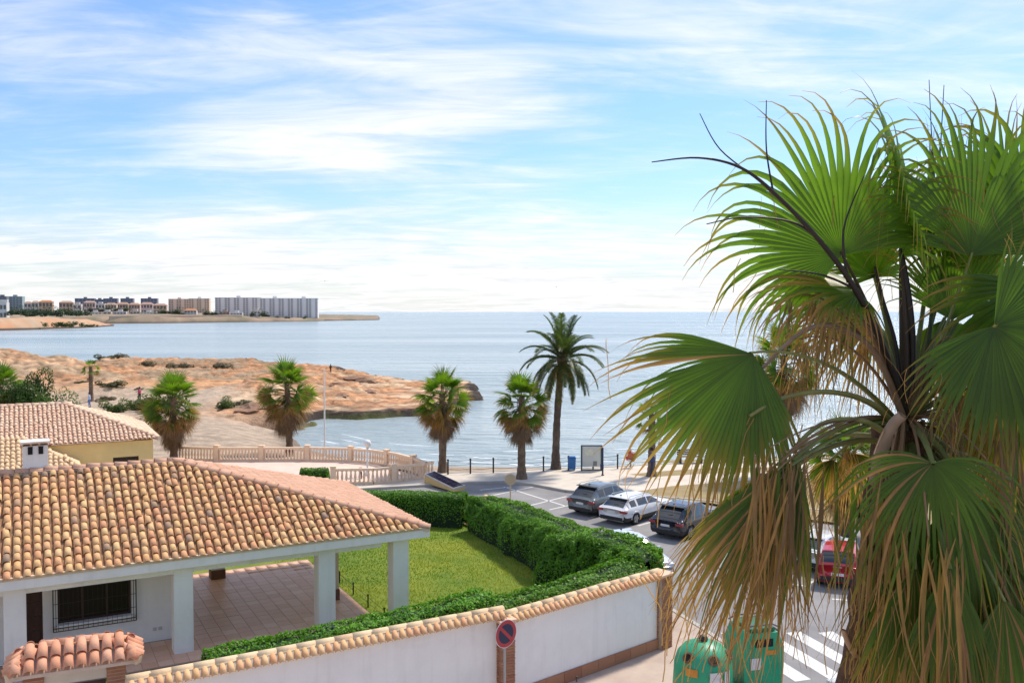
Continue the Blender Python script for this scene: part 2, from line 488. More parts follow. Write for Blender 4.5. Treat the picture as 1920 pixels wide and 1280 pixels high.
Z = np.where((sd <= 0) & (sd > -6), np.minimum(Z, SEA - 0.05 - 0.25 * (-sd)), Z)
# ground colours; sand furrows and carved cracks are darkened in the colour
n1 = fbm(X * 0.30, Y * 0.30, 41); n2 = fbm(X * 1.2, Y * 1.2, 43); n3 = fbm(X * 0.07, Y * 0.07, 47)
sand = np.array([0.47, 0.36, 0.26]); clay = np.array([0.60, 0.31, 0.155]); pale = np.array([0.72, 0.50, 0.31]); scrubc = np.array([0.21, 0.155, 0.095]); wet = np.array([0.06, 0.045, 0.035])
C = np.ones(X.shape + (3,)) * sand
C *= (0.85 + 0.35 * n2)[..., None]
furrow = 0.5 + 0.5 * np.sin((Y + 0.25 * X) * 3.0 + 4 * n1)
C *= (1 - 0.16 * furrow * sstep(88, 80, Y))[..., None]
mixr = rocky[..., None]
rk = clay * (1 - sstep(0.42, 0.62, n1))[..., None] + pale * sstep(0.42, 0.62, n1)[..., None]
rk = rk * (0.55 + 0.9 * n2)[..., None]
strata = 0.5 + 0.5 * np.sin(Z * 16.0 + 9 * n1 + 3 * n3)
rk = rk * (1 - 0.38 * sstep(0.62, 0.95, strata))[..., None]
C = C * (1 - mixr) + rk * mixr
sc_ = sstep(0.42, 0.54, n3 * 0.5 + n1 * 0.5) * sstep(100, 120, Y) * sstep(-22, -34, X)
sc_ = np.maximum(sc_, 0.75 * sstep(0.50, 0.60, fbm(X * 0.5, Y * 0.5, 77)) * rocky * sstep(-14, -20, X))
C = C * (1 - 0.65 * sc_[..., None]) + scrubc * (0.7 + 0.6 * n2)[..., None] * 0.65 * sc_[..., None]
crack = sstep(0.030, 0.0, ledge) * rocky
C = C * (1 - 0.65 * crack[..., None])
wz = np.maximum(sstep(SEA + 0.62, SEA + 0.5, Z), sstep(1.5, 0.7, sd + 1.6 * (n2 - 0.5))) * rocky
C = C * (1 - wz[..., None]) + wet * wz[..., None]
alg = 0.45 * wz * sstep(SEA + 0.55, SEA + 0.3, Z) * sstep(0.52, 0.56, fbm(X * 0.22, Y * 0.05, 71)) * sstep(-33, -31, X) * sstep(-8, -14, X) * sstep(106, 103, Y)
C = C * (1 - alg[..., None]) + np.array([0.16, 0.19, 0.03]) * alg[..., None]
wetsand = sstep(SEA + 0.5, SEA + 0.12, Z) * (1 - rocky)
C = C * (1 - 0.45 * wetsand[..., None])
track = np.exp(-((Y - 110 - 0.55 * (X + 40)) / 3.0) ** 2) * sstep(-72, -60, X) * sstep(-26, -34, X)
C = C * (1 - 0.8 * track[..., None]) + np.array([0.66, 0.37, 0.18]) * 0.8 * track[..., None]
ny, nx = X.shape
idx = np.arange(nx * ny).reshape(ny, nx)
quads = np.stack([idx[:-1, :-1], idx[:-1, 1:], idx[1:, 1:], idx[1:, :-1]], -1).reshape(-1, 4)
zq = Z.reshape(-1)[quads].max(1)
quads = quads[zq > SEA - 1.2]
terr_me = npmesh('terrain', np.stack([X, Y, Z], -1).reshape(-1, 3), quads, colmat('ground_earth', 0.95, bump=0.9, bscale=2.6, var=0.22, vscale=1.1), C.reshape(-1, 3), smooth=True)
terrain = struct(ob('terrain', terr_me))
def ground_z(x, y):
    i = int(np.clip(np.searchsorted(gx, x) - 1, 0, nx - 2)); j = int(np.clip(np.searchsorted(gy, y) - 1, 0, ny - 2))
    fx = (x - gx[i]) / (gx[i + 1] - gx[i]); fy = (y - gy[j]) / (gy[j + 1] - gy[j])
    return float((Z[j, i] * (1 - fx) + Z[j, i + 1] * fx) * (1 - fy) + (Z[j + 1, i] * (1 - fx) + Z[j + 1, i + 1] * fx) * fy)
def on_ground(px, py, z0=0.5):
    p = P(px, py, z0)
    for _ in range(12):
        z = max(ground_z(p.x, p.y), SEA + 0.8); p = P(px, py, p.z * 0.4 + z * 0.6)
    step = 0
    while ground_z(p.x, p.y) < SEA + 0.9 and step < 60:          # keep it on dry land
        p = p * 0.99; step += 1
    return Vector((p.x, p.y, ground_z(p.x, p.y)))

# ---- surf lines: low broken ridges of foam riding on the water near the beach
foam_mat = mat('sea_foam', (0.78, 0.80, 0.80), 0.6, 0.1, 4.0, 0.4, 20)
fm = MB(); rs = random.Random(4)
for row, (y0, x0, x1) in enumerate([(0.6, 600, 1180), (3.2, 640, 1210), (7.0, 640, 1200)]):
    px = x0
    while px < x1:
        ln = rs.uniform(20, 90)
        base_y = np.interp(px, [600, 680, 745, 830, 900, 1040, 1250], [826, 843, 855, 866, 871, 873, 862])
        pts = []
        for q in range(7):
            xx = px + ln * q / 6
            by = np.interp(xx, [600, 680, 745, 830, 900, 1040, 1250], [826, 843, 855, 866, 871, 873, 862])
            p = P(xx, by, SEA); dd = Vector((p.x, p.y, 0)).normalized()
            off = y0 + 0.5 * math.sin(xx * 0.03 + row) + rs.uniform(-.12, .12)
            wd = 0.17 * math.sin(math.pi * (q + 0.3) / 6.6) * rs.uniform(0.6, 1.2) * (1.5 if row == 0 else 1)
            pts.append((p + dd * off, wd, dd))
        k0 = len(fm.v)
        for p, wd, dd in pts:
            fm.v += [tuple(p - dd * wd + Vector((0, 0, .004))), tuple(p + Vector((0, 0, 0.02 + 0.05 * wd))), tuple(p + dd * wd + Vector((0, 0, .004)))]
        for q in range(6):
            for r_ in range(2):
                a = k0 + q * 3 + r_
                fm.f.append((a, a + 3, a + 4, a + 1)); fm.mi.append(0)
        px += ln + rs.uniform(4, 60) * (0.3 if row == 0 else 2.6)
fo = stuff(fm.build('sea_foam', foam_mat, smooth=True)); tag(fo, 'thin broken white foam lines on the shallow water off the beach', 'foam')

# ---- paved ground
asphalt = mat('asphalt', (0.19, 0.185, 0.185), 0.92, 0.16, 0.35, 0.35, 60, c2=(0.31, 0.295, 0.285), detail=10.0)
paving = mat('promenade_concrete', (0.56, 0.48, 0.39), 0.85, 0.08, 0.8, 0.2, 20, c2=(0.68, 0.61, 0.51))
side_m = mat('sidewalk_tiles', (0.42, 0.32, 0.26), 0.88, 0.1, 1.2, 0.2, 25, c2=(0.52, 0.42, 0.34))
kerb_m = mat('kerb_stone', (0.45, 0.41, 0.36), 0.85, 0.12, 2.0, 0.2, 30)
paint = mat('road_paint', (0.74, 0.73, 0.70), 0.75, 0.0, 6.0, 0.15, 40, c2=(0.55, 0.54, 0.52))
def sheet(name, poly, z, m):
    mb = MB(); n = len(poly)
    a = sum(poly[i][0] * poly[(i + 1) % n][1] - poly[(i + 1) % n][0] * poly[i][1] for i in range(n))
    if a < 0: poly = poly[::-1]
    mb.add([(p[0], p[1], z) for p in poly], [tuple(range(n))])
    return struct(mb.build(name, m))
def ribbon(name, pts, w, h, z0, m):
    mb = MB()
    for i in range(len(pts) - 1):
        a, b_ = Vector(pts[i][:2]), Vector(pts[i + 1][:2]); d = (b_ - a)
        if d.length < 1e-6: continue
        n = Vector((-d.y, d.x)).normalized() * w / 2
        mb.prism([tuple(a - n), tuple(b_ - n), tuple(b_ + n), tuple(a + n)], z0, z0 + h)
    return mb.build(name, m)
kerb_far = [P(640, 921), P(760, 914), P(875, 907), P(945, 905), P(1000, 910), P(1062, 922), P(1130, 928), P(1200, 931)]
kerb_pts = [(p.x, p.y) for p in kerb_far] + [(16.5, 44.5), (20.5, 40.0), (27, 33), (45, 12)]
road_poly = kerb_pts + [(45, -20), (6.2, -20), (6.2, 26.5), (5.0, 30), (2.0, 38), (-0.8, 47.2), (-6, 49), (-14, 49.5)]
sheet('parking_road', road_poly, -0.008, asphalt)
prom_edge = [P(330, 861), P(540, 863), P(690, 868), P(800, 884), P(835, 889), P(880, 888), P(930, 886), P(1040, 881), P(1100, 880), P(1250, 872), P(1500, 862), P(1920, 852), P(2300, 846)]
prom_poly = kerb_pts + [(60, 12), (90, 40)] + [(p.x, p.y) for p in prom_edge[::-1]] + [(-14, 50.2)]
sheet('promenade', prom_poly, 0.10, paving)
struct(ribbon('kerb', kerb_pts, 0.18, 0.16, -0.03, kerb_m))
struct(ribbon('promenade_edge', [(p.x, p.y) for p in prom_edge], 0.3, 0.55, -0.42, kerb_m))
# dry verges on the promenade
dry = mat('dry_verge_soil', (0.27, 0.19, 0.10), 0.97, 0.2, 1.5, 0.6, 12, c2=(0.34, 0.27, 0.12))
def verge(name, pts, z=0.104):
    return sheet(name, [(p.x, p.y) for p in pts], z, dry)
v1 = [P(1188, 925), P(1260, 914), P(1420, 902), P(1640, 892), P(1920, 876), P(2100, 870), P(2100, 1000), P(1920, 985), P(1700, 1000), P(1500, 975), P(1330, 946), P(1230, 936)]
verge('dry_verge', v1)
v2 = [P(1180, 892), P(1240, 886), P(1330, 880), P(1480, 878), P(1480, 886), P(1330, 890), P(1220, 897)]
verge('dry_verge', v2)
v3 = [P(1160, 868), P(1300, 864), P(1480, 860), P(1920, 851), P(1920, 857), P(1480, 866), P(1300, 871)]
verge('dry_verge', v3)
# sidewalk round the garden wall
side_poly = [(-40, -6), (-40, -20), (6.6, -20), (6.9, 10), (7.0, 23.5), (6.6, 26.0), (5.9, 28.2), (4.9, 31.0), (1.4, 40.2), (-0.9, 46.9), (-2.2, 46.5), (4.3, 27.0), (-0.2, 22.4), (-14, 14)]
sheet('sidewalk', side_poly, 0.10, side_m)
struct(ribbon('kerb', [(6.62, -19), (6.92, 10), (7.02, 23.5), (6.62, 26.0), (5.92, 28.2), (4.92, 31.0), (1.42, 40.2), (-0.88, 46.9)], 0.16, 0.15, -0.03, kerb_m))
# road markings
mk = MB()
def line(a, b_, w=0.12, mb=mk):
    a, b_ = Vector(a[:2]), Vector(b_[:2]); n = Vector((-(b_ - a).y, (b_ - a).x)).normalized() * w / 2
    q = [a - n, b_ - n, b_ + n, a + n]
    mb.add([(p.x, p.y, -0.003) for p in q], [(0, 1, 2, 3)])
for px, ln in ((1430, 3.9), (1496, 3.9), (1561, 3.9), (1626, 3.9), (1692, 3.9), (1757, 3.9)):
    c = P(px, 1226); d = Vector((0.30, -0.955, 0)); m1 = MB()
    line(c - d * ln / 2, c + d * ln / 2, 0.5, m1)
    o = m1.build('crosswalk_stripe', paint)
    struct(o)
hd = Vector((math.cos(R(45)), math.sin(R(45)), 0))
for px, py in ((1108, 969), (1196, 985), (1300, 1010), (1370, 1030), (1440, 1055), (1512, 1095), (1620, 1110), (1030, 955)):
    c = P(px, py); line(c, c + hd * 4.6)
line(P(905, 932), P(1000, 912)); line(P(945, 912), P(1060, 948)); line(P(900, 918), P(960, 912)); line(P(990, 948), P(1062, 930)); line(P(930, 945), P(1010, 955))
line(P(1470, 1092), P(1512, 1098)); line(P(1560, 1122), P(1640, 1128))
struct(mk.build('bay_markings', paint))

# ---- far headland across the bay
def strip_land(name, front, depth_back, ztop, seed, cA, cB, mname, nseg=220, nrow=26):
    """front: (px, top height) samples along the waterline (py at sea level)"""
    pts = []; cols = []
    fx = np.linspace(front[0][0], front[-1][0], nseg)
    fy = np.interp(fx, [f[0] for f in front], [f[1] for f in front])
    zt = np.interp(fx, [f[0] for f in front], [f[2] for f in front])
    for i in range(nseg):
        p = P(fx[i], fy[i], SEA); dd = Vector((p.x, p.y, 0)).normalized()
        for j in range(nrow):
            t = j / (nrow - 1)
            off = depth_back * t ** 1.6
            q = p + dd * off
            nn = float(fbm(q.x * 0.03, q.y * 0.03, seed)) - 0.47; n4 = float(fbm(q.x * 0.12, q.y * 0.12, seed + 3)) - 0.47
            s_ = min(1.0, (off + 0.3) / (9 + 10 * nn)) if off > 0 else 0
            z = SEA - 0.2 + (zt[i] * (1 + 0.5 * nn) + ztop * t) * max(s_, 0) ** 0.7 + n4 * 1.2 * s_
            if i in (0, nseg - 1) or zt[i] < 0.15: z = SEA - 0.2 + max(0, zt[i]) * s_
            pts.append((q.x, q.y, z))
            kk = min(max(0.5 + 2.2 * n4 + nn, 0), 1)
            c = [cA[e] * (1 - kk) + cB[e] * kk for e in range(3)]
            if z < SEA + 1.0: c = [0.10, 0.075, 0.06]
            cols.append(c)
    ids = np.arange(nseg * nrow).reshape(nseg, nrow)
    qd = np.stack([ids[:-1, :-1], ids[1:, :-1], ids[1:, 1:], ids[:-1, 1:]], -1).reshape(-1, 4)
    me = npmesh(name, np.array(pts), qd, colmat(mname, 0.95, bump=0.3, bscale=0.4, var=0.2, vscale=0.05), np.array(cols), smooth=True)
    return struct(ob(name, me)), (fx, fy, zt)
strip_land('far_headland', [(-420, 624, 6), (-100, 620.5, 6.5), (0, 619.5, 6.8), (60, 618, 6.4), (110, 616, 6.0), (160, 614.5, 5.2), (185, 613, 2.6), (200, 612, 0.9), (214, 611.4, 0.2)], 60, 1.0, 3, (0.50, 0.25, 0.13), (0.45, 0.33, 0.22), 'far_clay')
strip_land('far_coast', [(-420, 609, 6), (120, 607, 6.2), (300, 606, 6.4), (450, 604, 6.0), (470, 603.6, 4.2), (560, 602.6, 3.6), (610, 601.6, 2.6), (660, 600.6, 1.6), (700, 600.0, 0.6), (712, 599.8, 0.1)], 520, 4, 11, (0.34, 0.24, 0.17), (0.20, 0.18, 0.11), 'far_coast_earth', 300, 30)

# ================================================================== BUILDINGS
TH = R(28.5)
U = Vector((math.cos(TH), math.sin(TH), 0)); V = Vector((-math.sin(TH), math.cos(TH), 0))
white = mat('white_render', (0.85, 0.815, 0.76), 0.9, 0.05, 0.8, 0.25, 60)
white2 = mat('white_wall_paint', (0.84, 0.805, 0.755), 0.9, 0.05, 0.6, 0.3, 50)
def weather(m):
    """rain streaks and patched paint on the rendered wall"""
    nt = m.node_tree; N, L = nt.nodes, nt.links; b = N['Principled BSDF']; src = b.inputs['Base Color'].links[0].from_socket
    g = N.new('ShaderNodeNewGeometry'); mp = N.new('ShaderNodeMapping'); mp.inputs['Scale'].default_value = (5, 5, 0.5); L.new(g.outputs['Position'], mp.inputs[0])
    n = N.new('ShaderNodeTexNoise'); n.inputs['Scale'].default_value = 1.0; n.inputs['Detail'].default_value = 7; L.new(mp.outputs[0], n.inputs['Vector'])
    n2 = N.new('ShaderNodeTexNoise'); n2.inputs['Scale'].default_value = 0.9; n2.inputs['Detail'].default_value = 8; n2.inputs['Roughness'].default_value = 0.7; L.new(g.outputs['Position'], n2.inputs['Vector'])
    r1 = N.new('ShaderNodeMapRange'); r1.inputs[1].default_value = 0.52; r1.inputs[2].default_value = 0.75; r1.inputs[4].default_value = 0.16; L.new(n.outputs[0], r1.inputs[0])
    r2 = N.new('ShaderNodeMapRange'); r2.inputs[1].default_value = 0.50; r2.inputs[2].default_value = 0.62; r2.inputs[4].default_value = 0.08; L.new(n2.outputs[0], r2.inputs[0])
    ad = N.new('ShaderNodeMath'); ad.operation = 'ADD'; L.new(r1.outputs[0], ad.inputs[0]); L.new(r2.outputs[0], ad.inputs[1])
    mx = N.new('ShaderNodeMix'); mx.data_type = 'RGBA'; L.new(ad.outputs[0], mx.inputs[0]); L.new(src, mx.inputs[6]); mx.inputs[7].default_value = (0.40, 0.37, 0.33, 1); L.new(mx.outputs[2], b.inputs['Base Color'])
weather(white2); weather(white)
cream = mat('cream_mortar', (0.62, 0.50, 0.36), 0.9, 0.15, 6.0, 0.3, 40)
deck_m = mat('roof_channel_clay', (0.30, 0.17, 0.09), 0.95, 0.35, 5.0, 0.5, 30)
OLD = [(0.0, (0.68, 0.38, 0.16)), (0.18, (0.74, 0.47, 0.22)), (0.36, (0.66, 0.32, 0.16)), (0.52, (0.76, 0.50, 0.24)), (0.68, (0.67, 0.33, 0.17)), (0.84, (0.75, 0.43, 0.19)), (0.94, (0.56, 0.33, 0.18)), (1.0, (0.33, 0.23, 0.16))]
tile_old = tilemat('weathered_clay_tile', OLD, grime=0.45)
tile_pink = tilemat('pink_clay_tile', [(0, (0.74, 0.49, 0.33)), (0.4, (0.79, 0.57, 0.40)), (0.7, (0.74, 0.47, 0.32)), (1, (0.82, 0.62, 0.45))], grime=0.12)
tile_gate = tilemat('salmon_clay_tile', [(0, (0.66, 0.30, 0.17)), (0.5, (0.72, 0.38, 0.24)), (1, (0.62, 0.27, 0.15))], grime=0.18)
tile_cope = tilemat('ochre_coping_tile', [(0, (0.68, 0.38, 0.17)), (0.5, (0.74, 0.47, 0.24)), (1, (0.68, 0.34, 0.17))], grime=0.2)
brick_m = tilemat('red_brick', [(0, (0.33, 0.14, 0.08)), (0.5, (0.42, 0.20, 0.11)), (1, (0.28, 0.12, 0.07))], grime=0.2)
mortar_m = mat('brick_mortar', (0.42, 0.33, 0.25), 0.95, 0.1, 8, 0.2, 40)
iron = mat('black_iron', (0.012, 0.012, 0.013), 0.45, 0.2, 10)
wood = mat('dark_wood', (0.055, 0.022, 0.012), 0.6, 0.35, 3.0, 0.3, 20, stretch=(6, 6, 0.6))

def barrel_mesh(name, r0, r1, ln, m, th=0.018, seg=8, arc=math.pi):
    """cover tile: tapered half barrel lying along +Y (y=0 the low wide end), with thickness"""
    mb = MB(); k = seg + 1
    for y, r in ((0, r0), (ln, r1)):
        for rr in (r, r - th):
            for j in range(k):
                t = (math.pi - arc) / 2 + arc * j / seg
                mb.v.append((rr * math.cos(t), y, rr * math.sin(t) * 0.82))
    o0, i0, o1, i1 = 0, k, 2 * k, 3 * k
    for j in range(seg):
        mb.f.append((o0 + j, o0 + j + 1, o1 + j + 1, o1 + j)[::-1])
        mb.f.append((i0 + j, i0 + j + 1, i1 + j + 1, i1 + j))
        mb.f.append((o0 + j, i0 + j, i0 + j + 1, o0 + j + 1)[::-1])
        mb.f.append((o1 + j, o1 + j + 1, i1 + j + 1, i1 + j)[::-1])
    for j in (0, seg):
        mb.f.append((o0 + j, o1 + j, i1 + j, i0 + j))
    mb.mi = [0] * len(mb.f)
    me = mb.mesh(name, m)
    sm = [i % 4 in (0, 1) for i in range(seg * 4)] + [False, False]
    me.polygons.foreach_set('use_smooth', sm)
    return me

def frame_matrix(o, x, y, z):
    m = Matrix((x, y, z)).transposed().to_4x4(); m.translation = o
    return m
def roof_tiles(parent, origin, e, s, n, Lmax, Wd, inside, me, sx, sy, limit, rng, camdist, joined_m, jit=0.012, name='tile'):
    """tiles on a plane: e along the eave, s up the slope, n normal; inside(a, b) tells whether a tile belongs there"""
    spots = []
    for i in range(int(Wd / sx) + 1):
        for j in range(int(Lmax / sy) + 1):
            a, b_ = (i + 0.5) * sx, j * sy
            if not inside(a, b_ + 0.25 * sy): continue
            ang = rng.gauss(0, 0.02)
            ee = (e * math.cos(ang) + s * math.sin(ang)).normalized(); ss = n.cross(ee)
            tilt = 0.055 + rng.gauss(0, 0.012)
            ss2 = (ss * math.cos(tilt) - n * math.sin(tilt)).normalized(); nn = ee.cross(ss2)
            o = origin + e * (a + rng.gauss(0, jit)) + s * (b_ - 0.05 + rng.gauss(0, jit)) + n * (0.035 + rng.gauss(0, 0.004))
            spots.append((camdist(o), frame_matrix(o, ee, ss2, nn)))
    spots.sort(key=lambda q: q[0])
    for d, m in spots[:limit]:
        t = ob(name, me, parent); t.matrix_local = m
    rest = spots[limit:]
    if rest:
        join_copies('tile_field', me, [m for d, m in rest], joined_m, parent)
def join_copies(name, me, mats_, material, parent, kind=True):
    nv = len(me.vertices); co = np.empty(nv * 3, np.float32); me.vertices.foreach_get('co', co); co = co.reshape(-1, 3)
    fs = [tuple(p.vertices) for p in me.polygons]
    allv = []; allf = []
    for q, m in enumerate(mats_):
        M = np.array(m); allv.append(co @ M[:3, :3].T + M[:3, 3])
        allf += [tuple(i + q * nv for i in f) for f in fs]
    m2 = bpy.data.meshes.new(name); m2.from_pydata(np.concatenate(allv).tolist(), [], allf); m2.materials.append(material)
    m2.polygons.foreach_set('use_smooth', [True] * len(m2.polygons))
    o = ob(name, m2, parent)
    if kind: o['kind'] = 'stuff'
    return o

# ------------------------------------------------------------------ white villa with the open veranda
HC = P(806, 990, 2.9); HC.z = 0.0
def hu(px, v):
    """distance along the eave (from its right corner) where the vertical line of photo column px meets the line v behind the eave"""
    k = (px - 960) / FPX
    d = ray(px, 900); k = d.x / d.y
    q = HC + V * v
    return (k * q.y - q.x) / (U.x - k * U.y)
house = thing('white_villa', 'white villa with weathered barrel tile hip roof and open columned veranda', 'house', HC, TH)
ROOF_A, ROOF_B, RISE, EZ = 7.32, 4.3, 2.16, 2.90
XL = -24.0
# columns (front row), house body, window wall
c_px = [(-32, 45), (320, 360), (590, 628), (727, 766)]
cols_u = []
for a, b_ in c_px[1:]:
    u1 = hu(b_, 0.30); cols_u.append(u1 - 0.27)
cols_u.insert(0, hu(45, 0.30) - 0.27)
CW = 0.54
for u in cols_u:
    MB().box((u, 0.30 + CW / 2, 1.31), (CW, CW, 2.62)).build('column', white, house, bevel=0.012)
ur = cols_u[3]
pp = MB(); pp.box((-2.25, 2.95, 1.31), (0.15, 0.15, 2.62)); pp.build('slim_post', mat('tan_post', (0.62, 0.50, 0.38), 0.8, 0.1, 3), house, bevel=0.01)
MB().box((-2.25, 2.95, 0.25), (0.20, 0.20, 0.38)).build('post_base', mat('terracotta_base', (0.16, 0.075, 0.045), 0.8, 0.2, 5), house, bevel=0.01)
for (u, v) in ((cols_u[2] - 2.0, 7.6),):
    c = MB(); c.box((u, v, 1.31), (0.46, 0.46, 2.62)); c.build('column', white, house, bevel=0.012)
    MB().box((u, v, 0.22), (0.52, 0.52, 0.36)).build('column_base', mat('terracotta_base', (0.16, 0.075, 0.045), 0.8, 0.2, 5), house, bevel=0.01)
ue = cols_u[1] + 0.12
# body walls (front wall set back under the roof) around door and window openings
VW = 1.75
wall_mb = MB()
uw0, uw1 = hu(104, VW), hu(243, VW); ud0, ud1 = hu(30, VW), hu(76, VW)
zw0, zw1 = 0.98, 2.30
def wbox(x0, x1, z0, z1, y0=VW, y1=VW + 0.25): wall_mb.box(((x0 + x1) / 2, (y0 + y1) / 2, (z0 + z1) / 2), (x1 - x0, y1 - y0, z1 - z0))
wbox(XL + 1, ud0, 0, 2.6); wbox(ud0, ud1, 2.25, 2.6); wbox(ud1, uw0, 0, 2.6); wbox(uw0, uw1, 0, zw0); wbox(uw0, uw1, zw1, 2.6); wbox(uw1, ue, 0, 2.6)
wall_mb.box((ue - 0.125, (VW + 8.1) / 2 + 0.13, 1.3), (0.25, 8.1 - VW - 0.26, 2.6))
wall_mb.build('wall', white, house)
# window: frame, dark panes, shutters inside and the iron grille in front
win = MB()
for a in (uw0 + 0.03, uw1 - 0.03, uw0 + (uw1 - uw0) / 3, uw0 + 2 * (uw1 - uw0) / 3): win.box((a, VW + 0.14, (zw0 + zw1) / 2), (0.06, 0.06, zw1 - zw0 - 0.002))
for z in (zw0 + 0.035, zw1 - 0.035): win.box(((uw0 + uw1) / 2, VW + 0.142, z), (uw1 - uw0 - 0.12, 0.05, 0.07))
wf = win.build('window', mat('brown_window_frame', (0.045, 0.018, 0.012), 0.5, 0.2, 4), house)
for q in range(3):
    a = uw0 + (uw1 - uw0) * (q + 0.5) / 3
    MB().box((a, VW + 0.16, (zw0 + zw1) / 2), ((uw1 - uw0) / 3 - 0.05, 0.012, zw1 - zw0 - 0.14)).build('pane', mat('dark_window_glass', (0.010, 0.006, 0.005), 0.35, 0.3, 2.0, spec=0.25), wf)
MB().box(((uw0 + uw1) / 2, VW + 0.04, zw0 - 0.03), (uw1 - uw0 + 0.12, 0.34, 0.055)).build('sill', white, wf, bevel=0.008)
gr = MB()
g0, g1, gz0, gz1 = uw0 - 0.12, uw1 + 0.12, zw0 - 0.16, zw1 + 0.12
for a in (g0, g1): gr.box((a, VW - 0.14, (gz0 + gz1) / 2), (0.03, 0.03, gz1 - gz0)); gr.box((a + (0.07 if a == g0 else -0.07), VW - 0.14, (gz0 + gz1) / 2), (0.016, 0.016, gz1 - gz0))
for z in (gz0, gz0 + 0.09, gz1 - 0.09, gz1): gr.box(((g0 + g1) / 2, VW - 0.142, z), (g1 - g0, 0.02, 0.02))
nb = 17
for q in range(1, nb): gr.box((g0 + (g1 - g0) * q / nb, VW - 0.14, gz0 + 0.045), (0.012, 0.012, 0.11)); gr.box((g0 + (g1 - g0) * q / nb, VW - 0.14, (gz0 + gz1) / 2), (0.007, 0.007, gz1 - gz0 - 0.05))
for q in range(1, 4): gr.box(((g0 + g1) / 2, VW - 0.138, gz0 + (gz1 - gz0) * q / 4), (g1 - g0, 0.012, 0.012))
for a in (g0, g1):
    for z in (gz0 + 0.1, gz1 - 0.1): gr.box((a, VW - 0.07, z), (0.02, 0.16, 0.02))
gr.build('window_grille', iron, house)
dr = MB(); dr.box(((ud0 + ud1) / 2, VW + 0.12, 1.12), (ud1 - ud0 - 0.01, 0.07, 2.24))
door = dr.build('door', wood, house, bevel=0.01)
for r_ in range(5):
    for c_ in range(2):
        MB().box((ud0 + (ud1 - ud0) * (0.28 + 0.44 * c_), VW + 0.08, 0.32 + r_ * 0.41), ((ud1 - ud0) * 0.34, 0.03, 0.31)).build('door_panel', wood, door, bevel=0.012)
MB().tube([(ud1 - 0.12, VW + 0.02, 1.05), (ud1 - 0.12, VW + 0.07, 1.05), (ud1 - 0.22, VW + 0.02, 1.05)], 0.014, 6).build('door_handle', iron, door)
for q in range(2):
    MB().box((ue - 0.75 + q * 0.16, VW - 0.012, 0.42), (0.10, 0.024, 0.10)).build('wall_socket', mat('grey_socket', (0.5, 0.5, 0.49), 0.5), house, bevel=0.006)
# beams, fascia, ceiling
FZ0 = 2.62
MB().box((XL / 2, 0.10, (FZ0 + EZ) / 2), (-XL, 0.20, EZ - FZ0)).build('fascia', white, house, bevel=0.008)
MB().box((-0.10, 4.41, (FZ0 + EZ) / 2), (0.20, 8.38, EZ - FZ0)).build('fascia', white, house, bevel=0.008)
beam = MB(); beam.box((XL / 2 - 0.6, 0.30 + CW / 2, 2.53), (-XL - 1.9, CW - 0.06, 0.26)); beam.build('beam', white, house, bevel=0.008)
MB().box((ur, 4.4, 2.53), (CW - 0.10, 7.2, 0.24)).build('beam', white, house, bevel=0.008)
MB().box((XL / 2 - 0.11, 4.41, 2.69), (-XL - 0.24, 8.36, 0.05)).build('ceiling', white, house)
# roof deck with hip ends
roof_mb = MB()
zr = EZ + RISE
ap, al = (-ROOF_A, ROOF_B, zr), (XL, ROOF_B, zr)
fr, br, fl, bl = (0, 0, EZ), (0, 2 * ROOF_B, EZ), (XL, 0, EZ), (XL, 2 * ROOF_B, EZ)
roof_mb.add([fl, fr, ap, al, br, bl], [(0, 1, 2, 3), (1, 4, 2), (4, 5, 3, 2), (0, 3, 5), (0, 5, 4, 1)])
roof = roof_mb.build('roof', deck_m, house)
rng = random.Random(11)
cover = barrel_mesh('tile', 0.096, 0.078, 0.44, tile_old, 0.015)
HM = Matrix.Translation(HC) @ Matrix.Rotation(TH, 4, 'Z'); CAMP = Vector((0, 0, CAM_H))
def hcam(o):
    w = HM @ o; d = (w - CAMP).length
    px = w.x / w.y * FPX + 960
    return d + (1000 if px < -40 else 0)
sl = math.hypot(ROOF_B, RISE); cosp, sinp = ROOF_B / sl, RISE / sl
def in_front(a, b_):
    return b_ < sl - 0.10 and (a - 0.04) > ROOF_A * b_ / sl and a < 19.2
roof_tiles(roof, Vector((0, 0, EZ)), Vector((-1, 0, 0)) * 1.0, Vector((0, cosp, sinp)), Vector((0, -sinp, cosp)), sl, 19.2, in_front, cover, 0.248, 0.345, 300, rng, hcam, tile_old) if False else None
# (eave axis runs left to right so that tiles keep a right-handed frame)
roof_tiles(roof, Vector((-19.2, 0, EZ)), Vector((1, 0, 0)), Vector((0, cosp, sinp)), Vector((0, -sinp, cosp)), sl, 19.2, lambda a, b_: b_ < sl - 0.10 and (19.2 - a) > ROOF_A * b_ / sl + 0.10, cover, 0.248, 0.345, 300, rng, hcam, tile_old)
sr = math.hypot(ROOF_A, RISE); cr, sn_ = ROOF_A / sr, RISE / sr
tile_hip = tilemat('hip_salmon_tile', [(0, (0.55, 0.31, 0.20)), (0.5, (0.63, 0.38, 0.26)), (1, (0.58, 0.33, 0.21))], grime=0.3)  # darker salmon ramp for the right roof face and the ridge caps
pinkcov = barrel_mesh('tile', 0.096, 0.080, 0.46, tile_hip)
roof_tiles(roof, Vector((0, 0, EZ)), Vector((0, 1, 0)), Vector((-cr, 0, sn_)), Vector((sn_, 0, cr)), sr, 8.6, lambda a, b_: a > ROOF_B * b_ / sr + 0.1 and a < 2 * ROOF_B - ROOF_B * b_ / sr - 0.1 and b_ < sr - 0.1, pinkcov, 0.25, 0.345, 0, rng, hcam, tile_hip)
